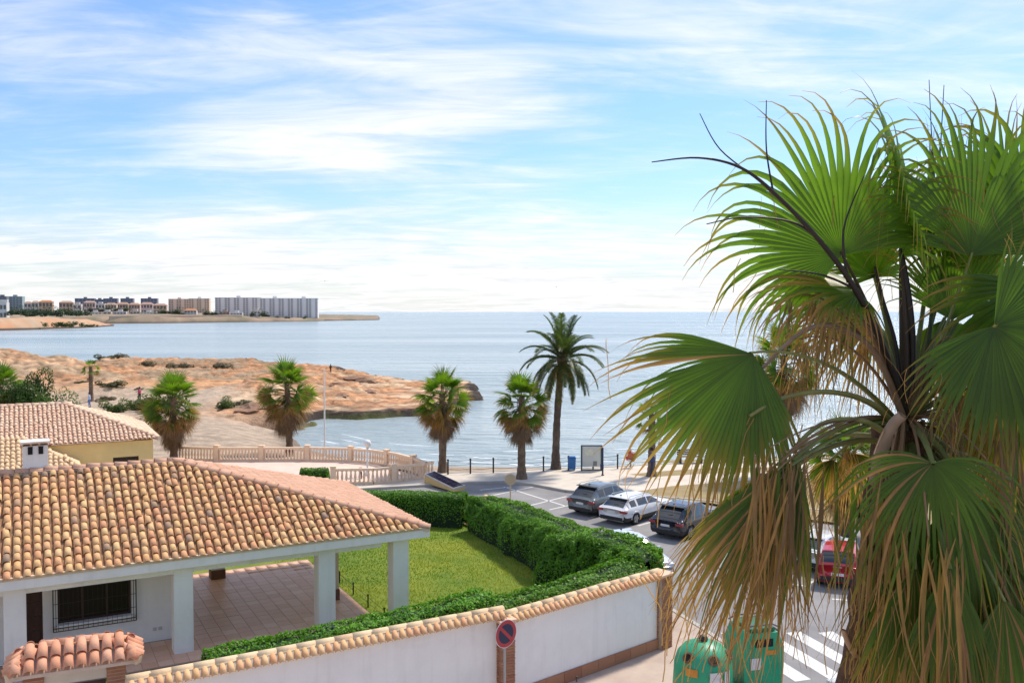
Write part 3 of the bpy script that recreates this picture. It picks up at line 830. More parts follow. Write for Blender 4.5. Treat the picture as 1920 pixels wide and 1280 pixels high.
# ridge and hip caps
cap = barrel_mesh('ridge_tile', 0.155, 0.125, 0.48, tile_hip)
def caps(parent, a, b_, me, step=0.40, name='ridge_tile', lift=-0.03, mortar=True, mr=0.13):
    a, b_ = Vector(a), Vector(b_); d = (b_ - a); n = int(d.length / step); y = d.normalized()
    x = y.cross(Vector((0, 0, 1))).normalized(); z = x.cross(y)
    if mortar:
        mm = MB(); q = [a + x * mr, a - x * mr]; q2 = [b_ + x * mr, b_ - x * mr]
        up = z * (0.09)
        mm.hull8([q[0] - z * .1, q[1] - z * .1, q2[1] - z * .1, q2[0] - z * .1], [a + x * mr * .6 + up, a - x * mr * .6 + up, b_ - x * mr * .6 + up, b_ + x * mr * .6 + up])
        mm.build('cap_mortar', cream, parent)
    for i in range(n + 1):
        t = ob(name, me, parent)
        t.matrix_local = frame_matrix(a + y * (i * step) + z * (lift + 0.055 + rng.gauss(0, .006)), x, (y - z * 0.05).normalized(), (z + y * 0.05).normalized())
caps(roof, fr, Vector(ap), cap); caps(roof, Vector(ap) + Vector((-11.8, 0, 0)), ap, cap); caps(roof, br, ap, cap)
# tile ends are bedded in a mortar bead along the eave
em = MB(); em.box((XL / 2, 0.05, EZ + 0.012), (-XL, 0.16, 0.075)); em.build('eave_mortar', cream, roof)
# chimney on the ridge
chp = hu(67, ROOF_B + 0.3)
ch = MB(); ch.box((chp, ROOF_B + 0.3, zr + 0.30), (0.70, 0.60, 1.0)); ch.build('chimney', white, roof, bevel=0.012)
chim = [o for o in roof.children if o.name.startswith('chimney')][0]
for a in (-0.14, 0.15):
    MB().box((chp + a, ROOF_B + 0.02, zr + 0.66), (0.13, 0.10, 0.24)).build('smoke_opening', mat('opening_shade', (0.01, 0.009, 0.008), 0.9), roof)  # near-black boxes on the chimney face paint in the openings' shade
ccap = barrel_mesh('chimney_tile', 0.14, 0.13, 0.62, tile_cope)
for a in (-0.20, 0.03, 0.26):
    t = ob('chimney_tile', ccap, roof); t.matrix_local = Matrix.Translation((chp + a - 0.03, ROOF_B - 0.08, zr + 0.80))
MB().box((chp, ROOF_B + 0.3, zr + 0.90), (0.80, 0.66, 0.07)).build('chimney_cap', white, roof, bevel=0.01)
MB().box((chp, ROOF_B + 0.28, zr - 0.12), (0.86, 0.76, 0.12)).build('chimney_flashing', tile_pink, roof)

# veranda floor of clay tiles
floor_e = thing('veranda_floor', 'terracotta tiled veranda floor', 'floor', HC, TH)
del floor_e['label'], floor_e['category']
bed = MB(); bed.box((-9.75, 4.0, 0.02), (16.1, 9.0, 0.06))
fl_o = bpy.data.objects.new('veranda_floor', bed.mesh('veranda_floor', mat('grout', (0.36, 0.25, 0.19), 0.9, 0.1, 5))); col.objects.link(fl_o)
bpy.data.objects.remove(floor_e, do_unlink=True)
fl_o.location = HC; fl_o.rotation_euler = (0, 0, TH); struct(fl_o)
ptile = tilemat('patio_terracotta', [(0, (0.68, 0.37, 0.23)), (0.35, (0.77, 0.46, 0.31)), (0.7, (0.72, 0.39, 0.25)), (1, (0.80, 0.52, 0.37))], rough=0.42, grime=0.16)
pt = 0.42
tme = MB().box((0, 0, 0), (pt - 0.012, pt - 0.012, 0.016)).mesh('tile', ptile)
spots = []
for i in range(int(16.0 / pt)):
    for j in range(int(8.9 / pt)):
        x = -1.72 - (i + 0.5) * pt; y = -0.45 + (j + 0.5) * pt
        if x < XL: continue
        if x < ue and y > VW: continue
        w = HM @ Vector((x, y, 0)); pxx = w.x / w.y * FPX + 960
        spots.append(((w - CAMP).length + (500 if pxx < 180 or x < ue - 2.5 else 0), (x, y)))
spots.sort()
for d, (x, y) in spots[:300]:
    t = ob('tile', tme, fl_o, (x, y, 0.055 + rng.uniform(-.0015, .0015))); t.rotation_euler = (rng.gauss(0, .002), rng.gauss(0, .002), 0)
join_copies('tile_field', tme, [Matrix.Translation((x, y, 0.055)) for d, (x, y) in spots[300:]], ptile, fl_o)

# ------------------------------------------------------------------ garden wall along the street
wall_pts = [P(236, 1268, 2.58), P(941, 1136, 2.58), P(1232, 1066, 2.42)]
wall_pts = [Vector((p.x, p.y, 0)) for p in wall_pts]
def wall_section(name, label, a, b_, h, zb=0.0, left_pillar=False):
    d = b_ - a; L = d.length; ang = math.atan2(d.y, d.x)
    t = thing(name, label, 'wall', a, ang, 'white garden walls')
    MB().box((L / 2, 0.0, (h - 0.22) / 2 + 0.0), (L, 0.22, h - 0.22)).build('wall_panel', white2, t)
    n = max(3, int(L / 0.62))
    pl = MB()
    for i in range(n):
        MB().box(((i + 0.5) * L / n, -0.14, 0.25), (L / n - 0.012, 0.055, 0.32)).build('plinth_tile', brick_m, t, bevel=0.004)
    cp = MB(); cp.hull8([(0, -0.22, h - 0.22), (L, -0.22, h - 0.22), (L, 0.22, h - 0.22), (0, 0.22, h - 0.22)], [(0, -0.10, h - 0.07), (L, -0.10, h - 0.07), (L, 0.10, h - 0.07), (0, 0.10, h - 0.07)])
    cp.build('coping_mortar', cream, t)
    m = cope_me
    k = int(L / 0.178)
    for i in range(k):
        o = ob('coping_tile', m, t)
        ang2 = rng.gauss(0, 0.02)
        e = Vector((math.cos(ang2), math.sin(ang2), 0)); s = Vector((0, 0.80, 0.60)); nrm = e.cross(s).normalized()
        s = nrm.cross(e)
        o.matrix_local = frame_matrix(Vector(((i + 0.5) * L / k, -0.29, h - 0.235)), e, s, nrm)
        o = ob('coping_tile', m, t)
        e = Vector((-1, 0, 0)); s = Vector((0, -0.80, 0.60)); nrm = e.cross(s).normalized()
        o.matrix_local = frame_matrix(Vector(((i + 0.5) * L / k, 0.29, h - 0.235)), e, s, nrm)
    nc = int(L / 0.42)
    for i in range(nc):
        o = ob('ridge_tile', ridge_small, t)
        o.matrix_local = frame_matrix(Vector((i * L / nc, 0, h - 0.075 + rng.gauss(0, .004))), Vector((0, -1, 0)), Vector((1, 0, 0.03)).normalized(), Vector((-0.03, 0, 1)).normalized())
    return t
cope_me = barrel_mesh('coping_tile', 0.070, 0.060, 0.27, tile_cope, 0.014, 7)
ridge_small = barrel_mesh('ridge_tile', 0.125, 0.105, 0.47, tilemat('cream_ridge_tile', [(0, (0.66, 0.46, 0.27)), (0.5, (0.72, 0.55, 0.34)), (1, (0.62, 0.42, 0.25))], grime=0.25), 0.016, 7)
wall_section('garden_wall', 'long white rendered garden wall with tiled coping left of the no parking sign', wall_pts[0], wall_pts[1], 2.58)
wall_section('garden_wall', 'shorter lower white garden wall with tiled coping right of the no parking sign', wall_pts[1] + (wall_pts[2] - wall_pts[1]).normalized() * 0.05, wall_pts[2], 2.42)
w3a = wall_pts[2] + Vector((0.1, 0.15, 0)); w3b = Vector((-1.3, 44.5, 0))
wall_section('garden_wall', 'white side wall behind the tall hedge facing the parked cars', w3a + Vector((0.05, 0.6, 0)), w3b, 0.95)
bme = MB().box((0, 0, 0), (0.21, 0.10, 0.056)).mesh('brick', brick_m)
bme_s = MB().box((0, 0, 0), (0.10, 0.10, 0.056)).mesh('brick', brick_m)
def brick_pillar(label, c, ang, h, w=0.42):
    t = thing('brick_pillar', label, 'pillar', c, ang, 'brick pillars of the garden wall')
    MB().box((0, 0, h / 2), (w - 0.03, w - 0.03, h - 0.006)).build('mortar_core', mortar_m, t)
    nrow = int(h / 0.072)
    for j in range(nrow):
        z = 0.034 + j * 0.072
        offs = [(-0.105, bme), (0.105, bme)] if j % 2 == 0 else [(-0.155, bme_s), (0.0, bme), (0.155, bme_s)]
        for (x, m_) in offs:
            o = ob('brick', m_, t, (x * w / 0.42, -w / 2 + 0.045 + rng.uniform(-.004, .004), z))
        for (x, m_) in offs:
            o = ob('brick', m_, t, (-w / 2 + 0.045, x * w / 0.42 * 0.7 + 0.06, z)); o.rotation_euler = (0, 0, math.pi / 2)
    MB().box((0, 0, h + 0.03), (w + 0.08, w + 0.08, 0.06)).build('pillar_cap', tile_pink, t, bevel=0.01)
    return t
d12 = wall_pts[1] - wall_pts[0]; a12 = math.atan2(d12.y, d12.x)
brick_pillar('brick pillar between the two white street walls behind the no parking sign', wall_pts[1] + V * -0.10, a12, 2.26)
brick_pillar('brick pillar at the right end of the white street wall by the green bins', wall_pts[2] + Vector((0.12, 0.05, 0)), math.atan2(3.7, 4.15), 2.25, 0.5)
# little tap on the wall foot
tp = P(1081, 1266, 0.45)
fc = thing('wall_tap', 'small dark metal tap on the foot of the white street wall', 'tap', Vector((tp.x, tp.y - 0.0, 0.38)))
MB().tube([(0, 0.1, 0), (0, -0.06, 0), (0, -0.09, -0.05)], 0.018, 8).build('spout', mat('old_brass', (0.10, 0.075, 0.04), 0.4, metal=0.8), fc)
MB().lathe([(0.012, 0), (0.012, 0.05), (0.04, 0.055), (0.04, 0.07), (0.01, 0.075)], (0, -0.04, 0.0), 10).build('tap_handle', iron, fc)

# ------------------------------------------------------------------ tiled gateway at the bottom left
GP = P(141, 1240, 2.78); ga = R(24)
gate = thing('tiled_gateway', 'brick gateway under a small salmon tiled hip roof in front of the villa', 'gateway', Vector((GP.x, GP.y, 0)), ga)
gate.scale = (0.90, 0.90, 1.0)
gl, gw, ge, gr_ = 1.36, 0.66, 2.72, 3.10
for sx in (-1, 1):
    cx0 = sx * 0.86
    MB().box((cx0, gw * 0.5, 1.3), (0.40, 0.40, 2.6)).build('pillar', mortar_m, gate)
    pil = [o for o in gate.children][-1]
    for j in range(36):
        z = 0.04 + j * 0.072
        for (x, m_) in ([(-0.105, bme), (0.105, bme)] if j % 2 == 0 else [(-0.155, bme_s), (0, bme), (0.155, bme_s)]):
            o = ob('brick', m_, pil, (cx0 + x, gw * 0.5 - 0.2 + 0.045, z))
        o = ob('brick', bme, pil, (cx0 + 0.2 - 0.045, gw * 0.5 + (0.05 if j % 2 else -0.03), z)); o.rotation_euler = (0, 0, math.pi / 2)
MB().box((0, gw * 0.5, 2.45), (1.32, 0.30, 0.30)).build('lintel', mat('cream_render', (0.62, 0.55, 0.45), 0.9, 0.08, 2), gate, bevel=0.008)
MB().box((0, gw * 0.5, 2.66), (2.50, 0.98, 0.09)).build('roof_slab', mat('eave_mortar_pale', (0.60, 0.50, 0.42), 0.9, 0.1, 5), gate, bevel=0.01)
# leaf of the gate below the lintel
gd = MB(); gd.box((0, gw * 0.5, 1.12), (1.26, 0.05, 2.2)); gd.build('gate_leaf', wood, gate, bevel=0.01)
hw = 0.60; yc = gw * 0.5
gdeck = MB(); e0 = [(-gl, yc - hw, ge), (gl, yc - hw, ge), (gl, yc + hw, ge), (-gl, yc + hw, ge)]; r0, r1 = (-0.72, yc, gr_), (0.72, yc, gr_)
gdeck.add(e0 + [r0, r1], [(0, 1, 5, 4), (1, 2, 5), (2, 3, 4, 5), (3, 0, 4), (0, 3, 2, 1)])
groof = gdeck.build('roof', mat('gate_mortar', (0.56, 0.40, 0.30), 0.9, 0.15, 6, 0.3, 30), gate)
gt = barrel_mesh('tile', 0.115, 0.095, 0.40, tile_gate, 0.018, 9)
gs = Vector((0, hw, gr_ - ge)); gsl = gs.length; gs.normalize()
for i in range(10):
    a = -gl + 0.16 + i * (2 * gl - 0.32) / 9
    nrow = 2 if abs(a) < 0.95 else 1
    for j in range(nrow):
        for side in (1, -1):
            e = Vector((side, 0, 0)); s = Vector((0, gs.y * side, gs.z)); n = e.cross(s)
            o = ob('tile', gt, groof); o.matrix_local = frame_matrix(Vector((a * side, yc - side * (hw + 0.05), ge + 0.02)) + s * (j * 0.34) + n * (0.03 + 0.012 * j), e, (s - n * 0.05).normalized(), (n + s * 0.05).normalized())
for side in (1, -1):
    for k_ in range(4):
        yy = yc - hw + 0.18 + k_ * (2 * hw - 0.36) / 3
        s = Vector((-side * 0.64, 0, gr_ - ge)).normalized(); e = Vector((0, side, 0)); n = e.cross(s)
        o = ob('tile', gt, groof); o.matrix_local = frame_matrix(Vector((side * (gl + 0.05), yy, ge + 0.02)) + n * 0.03, e, s, n)
gcap = barrel_mesh('ridge_tile', 0.125, 0.105, 0.46, tile_gate, 0.018, 9)
caps(groof, r0, Vector(r1) + Vector((-0.3, 0, 0)), gcap, 0.36, mr=0.10)
for c_, r_ in ((e0[0], r0), (e0[1], r1), (e0[2], r1), (e0[3], r0)):
    caps(groof, c_, Vector(c_) + (Vector(r_) - Vector(c_)) * 0.75, gcap, 0.36, mr=0.09)

# ------------------------------------------------------------------ yellow neighbour house behind
YC = P(299, 821, 3.0); YC.z = 0
yel = thing('yellow_house', 'yellow rendered house with pink tiled hip roof behind the white villa', 'house', YC, TH)
ya, yb, yrise, ye = 4.6, 4.6, 1.72, 3.0
ywall = mat('yellow_render', (0.90, 0.68, 0.29), 0.9, 0.08, 1.2, 0.2, 40)
YL = -16.0
yw = MB()
vx0, vx1 = -2.35, -1.05      # vent opening
y0 = 0.30
def ybox(x0, x1, z0, z1): yw.box(((x0 + x1) / 2, y0 + 0.12, (z0 + z1) / 2), (x1 - x0, 0.24, z1 - z0))
ybox(YL + .3, vx0, 0, 2.9); ybox(vx0, vx1, 0, 1.70); ybox(vx0, vx1, 2.05, 2.9); ybox(vx1, -0.30, 0, 2.9)
yw.box((-0.42, 4.7, 1.45), (0.24, 8.3, 2.9)); yw.build('wall', ywall, yel)
yv = MB()
yv.box(((vx0 + vx1) / 2, y0 + 0.15, 1.875), (vx1 - vx0, 0.02, 0.35)); yvo = yv.build('vent_window', mat('brown_slats', (0.09, 0.06, 0.035), 0.7), yel)
for q in range(4): MB().box(((vx0 + vx1) / 2, y0 + 0.10, 1.75 + q * 0.085), (vx1 - vx0 - 0.02, 0.05, 0.02)).build('slat', MATS['brown_slats'], yvo)
MB().box((YL / 2, 0.40, 1.92), (-YL, 0.30, 0.05)).build('string_course', ywall, yel) if False else None
ym = MB(); zt = ye + yrise
ym.add([(YL, 0, ye), (0, 0, ye), (-ya, yb, zt), (YL, yb, zt), (0, 2 * yb, ye), (YL, 2 * yb, ye)], [(0, 1, 2, 3), (1, 4, 2), (4, 5, 3, 2), (0, 3, 5), (0, 5, 4, 1)])
yroof = ym.build('roof', mat('pink_channel_clay', (0.52, 0.32, 0.22), 0.95, 0.15, 5), yel)
ycov = barrel_mesh('tile', 0.088, 0.074, 0.40, tile_pink, 0.016, 6)
ysl = math.hypot(yb, yrise); yc_, ys_ = yb / ysl, yrise / ysl
YM = Matrix.Translation(YC) @ Matrix.Rotation(TH, 4, 'Z')
ycam = lambda o: ((YM @ o) - CAMP).length
roof_tiles(yroof, Vector((-9.6, 0, ye)), Vector((1, 0, 0)), Vector((0, yc_, ys_)), Vector((0, -ys_, yc_)), ysl, 9.6, lambda a, b_: b_ < ysl - 0.1 and (9.6 - a) > ya * b_ / ysl + 0.1, ycov, 0.23, 0.335, 300, rng, ycam, tile_pink)
roof_tiles(yroof, Vector((0, 0, ye)), Vector((0, 1, 0)), Vector((-yc_, 0, ys_)), Vector((ys_, 0, yc_)), ysl, 9.2, lambda a, b_: a > b_ * yb / ysl + .1 and a < 9.2 - b_ * yb / ysl - .1, ycov, 0.23, 0.335, 0, rng, ycam, tile_pink)
ycap = barrel_mesh('ridge_tile', 0.14, 0.12, 0.46, tile_pink, 0.016, 6)
caps(yroof, (0, 0, ye), (-ya, yb, zt), ycap); caps(yroof, (-11, yb, zt), (-ya, yb, zt), ycap); caps(yroof, (0, 2 * yb, ye), (-ya, yb, zt), ycap)
# lean-to roof of the neighbour in front, left of the chimney
LP_ = P(128, 874, 2.1)
lean = thing('annex', 'low annex with smooth orange clay roof left of the white chimney', 'annex', Vector((LP_.x, LP_.y, 0)), TH)
lm = MB(); lz0, lz1 = 2.1, 3.35
lm.add([(-9, 0, lz0), (0.6, 0, lz0), (-1.9, 2.6, lz1), (-9, 2.6, lz1), (0.6, 5.2, lz0), (-9, 5.2, lz0)], [(0, 1, 2, 3), (1, 4, 2), (4, 5, 3, 2), (0, 5, 4, 1), (0, 3, 5)])
lr = lm.build('roof', mat('smooth_clay_roof', (0.74, 0.47, 0.25), 0.85, 0.15, 3.0, 0.4, 12, c2=(0.80, 0.60, 0.37), stretch=(0.8, 4, 4)), lean)
lap = MB()
MB().box((-4.2, 2.6, 1.02), (9.2, 4.7, 2.04)).build('wall', ywall, lean)
lcov = barrel_mesh('tile', 0.10, 0.085, 0.40, MATS['smooth_clay_roof'], 0.016, 6)
lsl = math.hypot(2.6, 1.25); lc, ls = 2.6 / lsl, 1.25 / lsl
roof_tiles(lr, Vector((-5.0, 0, lz0)), Vector((1, 0, 0)), Vector((0, lc, ls)), Vector((0, -ls, lc)), lsl, 5.6, lambda a, b_: (5.6 - a) > 2.5 * b_ / lsl and b_ < lsl - .1, lcov, 0.24, 0.335, 130, rng, lambda o: -o.z, MATS['smooth_clay_roof'])

# ================================================================== VEGETATION
leafm = colmat('hedge_leaf', 0.55, trans=0.25, var=0.12, vscale=0.6)
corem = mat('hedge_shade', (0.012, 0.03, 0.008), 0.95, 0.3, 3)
nr = np.random.default_rng(5)
def leaf_mesh(name, pts, nrm, size, c0, c1, material=None, bright=None, aspect=0.5, upbias=0.25):
    """one small bent leaf (two quads) at each point, turned roughly along the outward normal"""
    n = len(pts)
    nm = nrm + nr.normal(0, 0.55, (n, 3)); nm[:, 2] += upbias
    nm /= np.linalg.norm(nm, axis=1, keepdims=True) + 1e-9
    r_ = nr.normal(0, 1, (n, 3)); a = np.cross(nm, r_); a /= np.linalg.norm(a, axis=1, keepdims=True) + 1e-9
    b_ = np.cross(nm, a)
    s = (size * nr.uniform(0.65, 1.35, n))[:, None]
    w = s * aspect
    v0 = pts - a * s * 0.5; v3 = pts + a * s * 0.5
    v1 = pts + b_ * w * 0.5 + nm * s * 0.08; v2 = pts - b_ * w * 0.5 + nm * s * 0.08
    verts = np.stack([v0, v1, v3, v2], 1).reshape(-1, 3)
    q = np.arange(4 * n).reshape(n, 4)
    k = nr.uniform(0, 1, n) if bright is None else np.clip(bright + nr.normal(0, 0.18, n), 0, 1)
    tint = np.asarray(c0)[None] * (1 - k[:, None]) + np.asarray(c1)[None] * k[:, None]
    return npmesh(name, verts, q, material or leafm, np.repeat(tint, 4, 0))
def hedge(name, label, line_, width, height, dens, seed, group=None, lump=0.22, size=0.085, c0=(0.040, 0.12, 0.008), c1=(0.17, 0.37, 0.018), z0=0.0, flowers=0):
    """clipped hedge along a polyline; width and height per point; uneven faces of real leaves over a dark core"""
    pts = [Vector((p[0], p[1], 0)) for p in line_]
    base = pts[0].copy(); base.z = z0
    t = thing(name, label, 'hedge', base, 0, group)
    segs = [(pts[i], pts[i + 1]) for i in range(len(pts) - 1)]
    lens = np.array([(b_ - a).length for a, b_ in segs]); cum = np.concatenate([[0], np.cumsum(lens)]); tot = cum[-1]
    def sample(sv):
        xs = np.interp(sv, cum, [p.x for p in pts]); ys = np.interp(sv, cum, [p.y for p in pts])
        i = np.clip(np.searchsorted(cum, sv, side='right') - 1, 0, len(segs) - 1)
        dx = np.array([(b_ - a).x / (b_ - a).length for a, b_ in segs])[i]; dy = np.array([(b_ - a).y / (b_ - a).length for a, b_ in segs])[i]
        wv = np.interp(sv, cum, width); hv = np.interp(sv, cum, height)
        return xs, ys, dx, dy, wv, hv
    def surf(sv, pv, inset):
        """pv 0..1 round the section: near side, top, far side, with rounded shoulders"""
        xs, ys, dx, dy, wv, hv = sample(sv)
        ang = np.pi * pv
        cx = -np.cos(ang); cz = np.sin(ang)
        ex = np.sign(cx) * np.abs(cx) ** 0.45; ez = cz ** 0.42
        bump = (fbm(sv * 0.9 + seed, pv * 5.0, seed) - 0.47) * 2 * lump + (fbm(sv * 3.1, pv * 14, seed + 5) - 0.47) * lump * 0.9
        o = ex * (wv / 2 + bump - inset); z = ez * (hv + bump * 0.8 - inset)
        nx_, ny_ = -dy, dx
        p = np.stack([xs + nx_ * o, ys + ny_ * o, z], 1)
        n_ = np.stack([nx_ * ex, ny_ * ex, ez * 0.9], 1)
        return p, n_, bump
    # core: near-black body painting the shade between the leaves
    ns, npv = max(6, int(tot / 0.35)), 15
    S, Pv = np.meshgrid(np.linspace(0, tot, ns), np.linspace(0, 1, npv), indexing='ij')
    cp, _, _ = surf(S.ravel(), Pv.ravel(), 0.10)
    ids = np.arange(ns * npv).reshape(ns, npv)
    qd = np.stack([ids[:-1, :-1], ids[1:, :-1], ids[1:, 1:], ids[:-1, 1:]], -1).reshape(-1, 4)
    off = np.array([base.x, base.y, 0.0])
    co = ob('shade_core', npmesh('shade_core', cp - off, qd, corem, smooth=True), t)
    n = int(tot * dens)
    sv = nr.uniform(0, tot, n); pv = nr.uniform(0.0, 1, n)
    ins = np.abs(nr.normal(0, 0.06, n))
    p, n_, bump = surf(sv, pv, ins - 0.03)
    # closed ends
    for e_s, sgn in ((0, -1), (tot, 1)):
        m = int(dens * 0.55)
        s2 = np.full(m, e_s, float); pv2 = nr.uniform(0, 1, m)
        q, n2_, _ = surf(s2, pv2, 0.0)
        xs, ys, dx, dy, wv, hv = sample(s2)
        f = nr.uniform(0, 1, m) ** 0.5
        c = np.stack([xs, ys, hv * 0.4], 1)
        q = c + (q - c) * f[:, None]; q[:, 0] += sgn * dx * 0.12 * (1 - f ** 3); q[:, 1] += sgn * dy * 0.12 * (1 - f ** 3)
        p = np.concatenate([p, q]); n_ = np.concatenate([n_, np.stack([sgn * dx, sgn * dy, 0.2 + 0 * dx], 1)]); bump = np.concatenate([bump, 0 * s2])
    keep = p[:, 2] > 0.02
    p, n_, bump = p[keep], n_[keep], bump[keep]
    br = np.clip(0.5 + bump / lump * 0.35, 0, 1)  # leaf colour lighter on bulges, darker in hollows
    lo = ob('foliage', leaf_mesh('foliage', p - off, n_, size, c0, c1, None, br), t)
    if flowers:
        sel = nr.choice(len(p), flowers, replace=False)
        cl = p[sel]
        cl = cl[(cl[:, 2] > 0.6 * max(height))]
        fl = ob('flowers', leaf_mesh('flowers', cl - off + np.array([0, 0, 0.04]), n_[sel][:len(cl)], 0.075, (0.55, 0.42, 0.18), (0.70, 0.60, 0.42), None, None, 0.9), t)
    return t
# back hedge, side hedge, shrubs along the street wall
hA, hB, hC = P(655, 938, 0), P(800, 962, 0), P(845, 958, 0)
back_l = P(612, 918, 1.45); back_r = P(872, 926, 1.5)
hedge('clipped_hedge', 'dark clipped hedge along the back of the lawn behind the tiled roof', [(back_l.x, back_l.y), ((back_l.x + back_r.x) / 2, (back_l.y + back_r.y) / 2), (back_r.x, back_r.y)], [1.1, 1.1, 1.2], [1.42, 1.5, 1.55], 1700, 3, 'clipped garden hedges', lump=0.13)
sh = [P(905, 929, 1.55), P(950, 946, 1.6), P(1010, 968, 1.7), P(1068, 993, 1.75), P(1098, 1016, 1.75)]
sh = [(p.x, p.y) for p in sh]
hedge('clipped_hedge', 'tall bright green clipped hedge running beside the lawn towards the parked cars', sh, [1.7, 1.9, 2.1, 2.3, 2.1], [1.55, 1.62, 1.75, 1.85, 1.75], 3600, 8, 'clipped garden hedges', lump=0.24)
hp = [P(587, 893, 1.3)]
hedge('round_shrub', 'small dark green clipped shrub beside the pale balustrade behind the tiled roof', [(hp[0].x - 0.6, hp[0].y - .1), (hp[0].x + 0.75, hp[0].y + .1)], [1.0, 1.0], [1.75, 1.75], 1500, 13, None, lump=0.10)
def wall_line(a, b_, off):
    d = (b_ - a).normalized(); n = Vector((-d.y, d.x, 0)); return [a + n * off, b_ + n * off]
wl1 = wall_line(wall_pts[0], wall_pts[1], 0.85)
q0 = wl1[0] + (wl1[1] - wl1[0]) * 0.20
hedge('street_hedge', 'low bright green hedge behind the long white street wall in front of the columns', [(q0.x, q0.y), tuple((q0 + (wl1[1] - q0) * 0.5)[:2]), tuple((q0 + (wl1[1] - q0) * 0.80)[:2]), tuple(wl1[1][:2])], [0.95, 1.1, 1.25, 1.2], [2.42, 2.52, 2.62, 2.75], 2600, 21, 'street side hedges', lump=0.17, c0=(0.045, 0.15, 0.008), c1=(0.17, 0.40, 0.02))
wl2 = wall_line(wall_pts[1], wall_pts[2], 0.95)
hedge('street_hedge', 'loose dark green shrubs behind the shorter white street wall', [tuple(wl2[0][:2]), tuple(((wl2[0] + wl2[1]) * 0.5)[:2]), tuple(wl2[1][:2])], [1.3, 1.5, 1.7], [2.40, 2.40, 2.5], 3200, 27, 'street side hedges', lump=0.26, flowers=60)
c2 = P(1165, 1035, 2.1)
hedge('round_shrub', 'leafy bright green bush at the wall corner in front of the silver car', [(1.5, 32.8), (2.9, 31.4), (4.0, 29.4), (4.2, 27.9)], [1.8, 2.3, 2.0, 1.3], [1.8, 2.25, 2.40, 2.30], 3600, 31, None, lump=0.38, size=0.10)
fb = P(905, 1120, 1.0)
hedge('flowering_shrub', 'shrub with pale pink flowers beside the right white column', [(wl1[0] + (wl1[1] - wl1[0]) * 0.70 + Vector((-0.5, 0.9, 0)))[:2], (wl1[0] + (wl1[1] - wl1[0]) * 0.80 + Vector((-0.5, 0.9, 0)))[:2]], [1.0, 1.0], [2.15, 2.15], 2600, 37, None, lump=0.25, flowers=90)

# lawn
lawn_poly = [tuple(p[:2]) for p in (wl1[0] + V * 0.2, wl1[1], wl2[1], Vector((3.3, 31.5, 0)), Vector((2.2, 35, 0)), Vector((-1.6, 43.6, 0)), P(610, 940), Vector((HC.x - 7, HC.y + 14, 0)), Vector((HC.x - 16, HC.y + 8, 0)))]
lmat = mat('lawn_soil', (0.09, 0.17, 0.012), 0.95, 0.3, 0.35, 0.6, 40, c2=(0.24, 0.26, 0.02))
sheet('lawn', lawn_poly, 0.012, lmat)
lp = np.array(lawn_poly)
n = 150000
bx = nr.uniform(lp[:, 0].min(), lp[:, 0].max(), n); by = nr.uniform(lp[:, 1].min(), lp[:, 1].max(), n)
ok = poly_sd(bx, by, lp) > 0.1
ua = (bx - HC.x) * U.x + (by - HC.y) * U.y; va = (bx - HC.x) * V.x + (by - HC.y) * V.y
ok &= ~((ua < -1.66) & (va > -0.6) & (va < 8.6)); ok &= (bx > -9.5)
bx, by = bx[ok], by[ok]; n = len(bx)
hgt = nr.uniform(0.035, 0.10, n) * (0.7 + 0.7 * fbm(bx * 1.5, by * 1.5, 2)); an = nr.uniform(0, 2 * np.pi, n); ln = nr.normal(0, 0.03, (n, 2)); w = 0.014
v0 = np.stack([bx - np.cos(an) * w, by - np.sin(an) * w, np.full(n, 0.012)], 1); v1 = np.stack([bx + np.cos(an) * w, by + np.sin(an) * w, np.full(n, 0.012)], 1)
v2 = np.stack([bx + ln[:, 0], by + ln[:, 1], hgt], 1)
k = np.clip(sstep(0.38, 0.62, fbm(bx * 0.35, by * 0.35, 61)) * 0.75 + nr.normal(0, 0.18, n) + 0.5 * np.exp(-((bx - 0.2) ** 2 + (by - 35) ** 2) / 9), 0, 1)
tint = np.array([0.115, 0.26, 0.010])[None] * (1 - k[:, None]) + np.array([0.36, 0.38, 0.025])[None] * k[:, None]
gm = npmesh('grass', np.stack([v0, v1, v2], 1).reshape(-1, 3), np.arange(3 * n).reshape(n, 3), colmat('grass_blade', 0.7, trans=0.25, var=0.05), np.repeat(tint, 3, 0))
go = stuff(ob('grass', gm)); tag(go, 'short patchy green and yellow lawn grass beside the veranda', 'grass')
struct(ribbon('lawn_edging', [P(868, 984)[:2], P(905, 1000)[:2], P(1018, 1066)[:2], (2.1, 33.2)], 0.12, 0.14, -0.02, mat('clay_edging', (0.26, 0.15, 0.09), 0.9, 0.2, 4)))
# low wire edging along the veranda
lf = thing('low_wire_edging', 'low black wire edging with little posts between veranda and lawn', 'fence', HC, TH)
for q in range(6):
    MB().lathe([(0.025, 0), (0.025, 0.42), (0.035, 0.43), (0.03, 0.46), (0.005, 0.47)], (-1.52, 0.2 + q * 1.55, 0), 8).build('post', iron, lf)
for z in (0.18, 0.36): MB().tube([(-1.52, 0.2, z), (-1.52, 7.95, z)], 0.006, 5).build('wire', iron, lf)

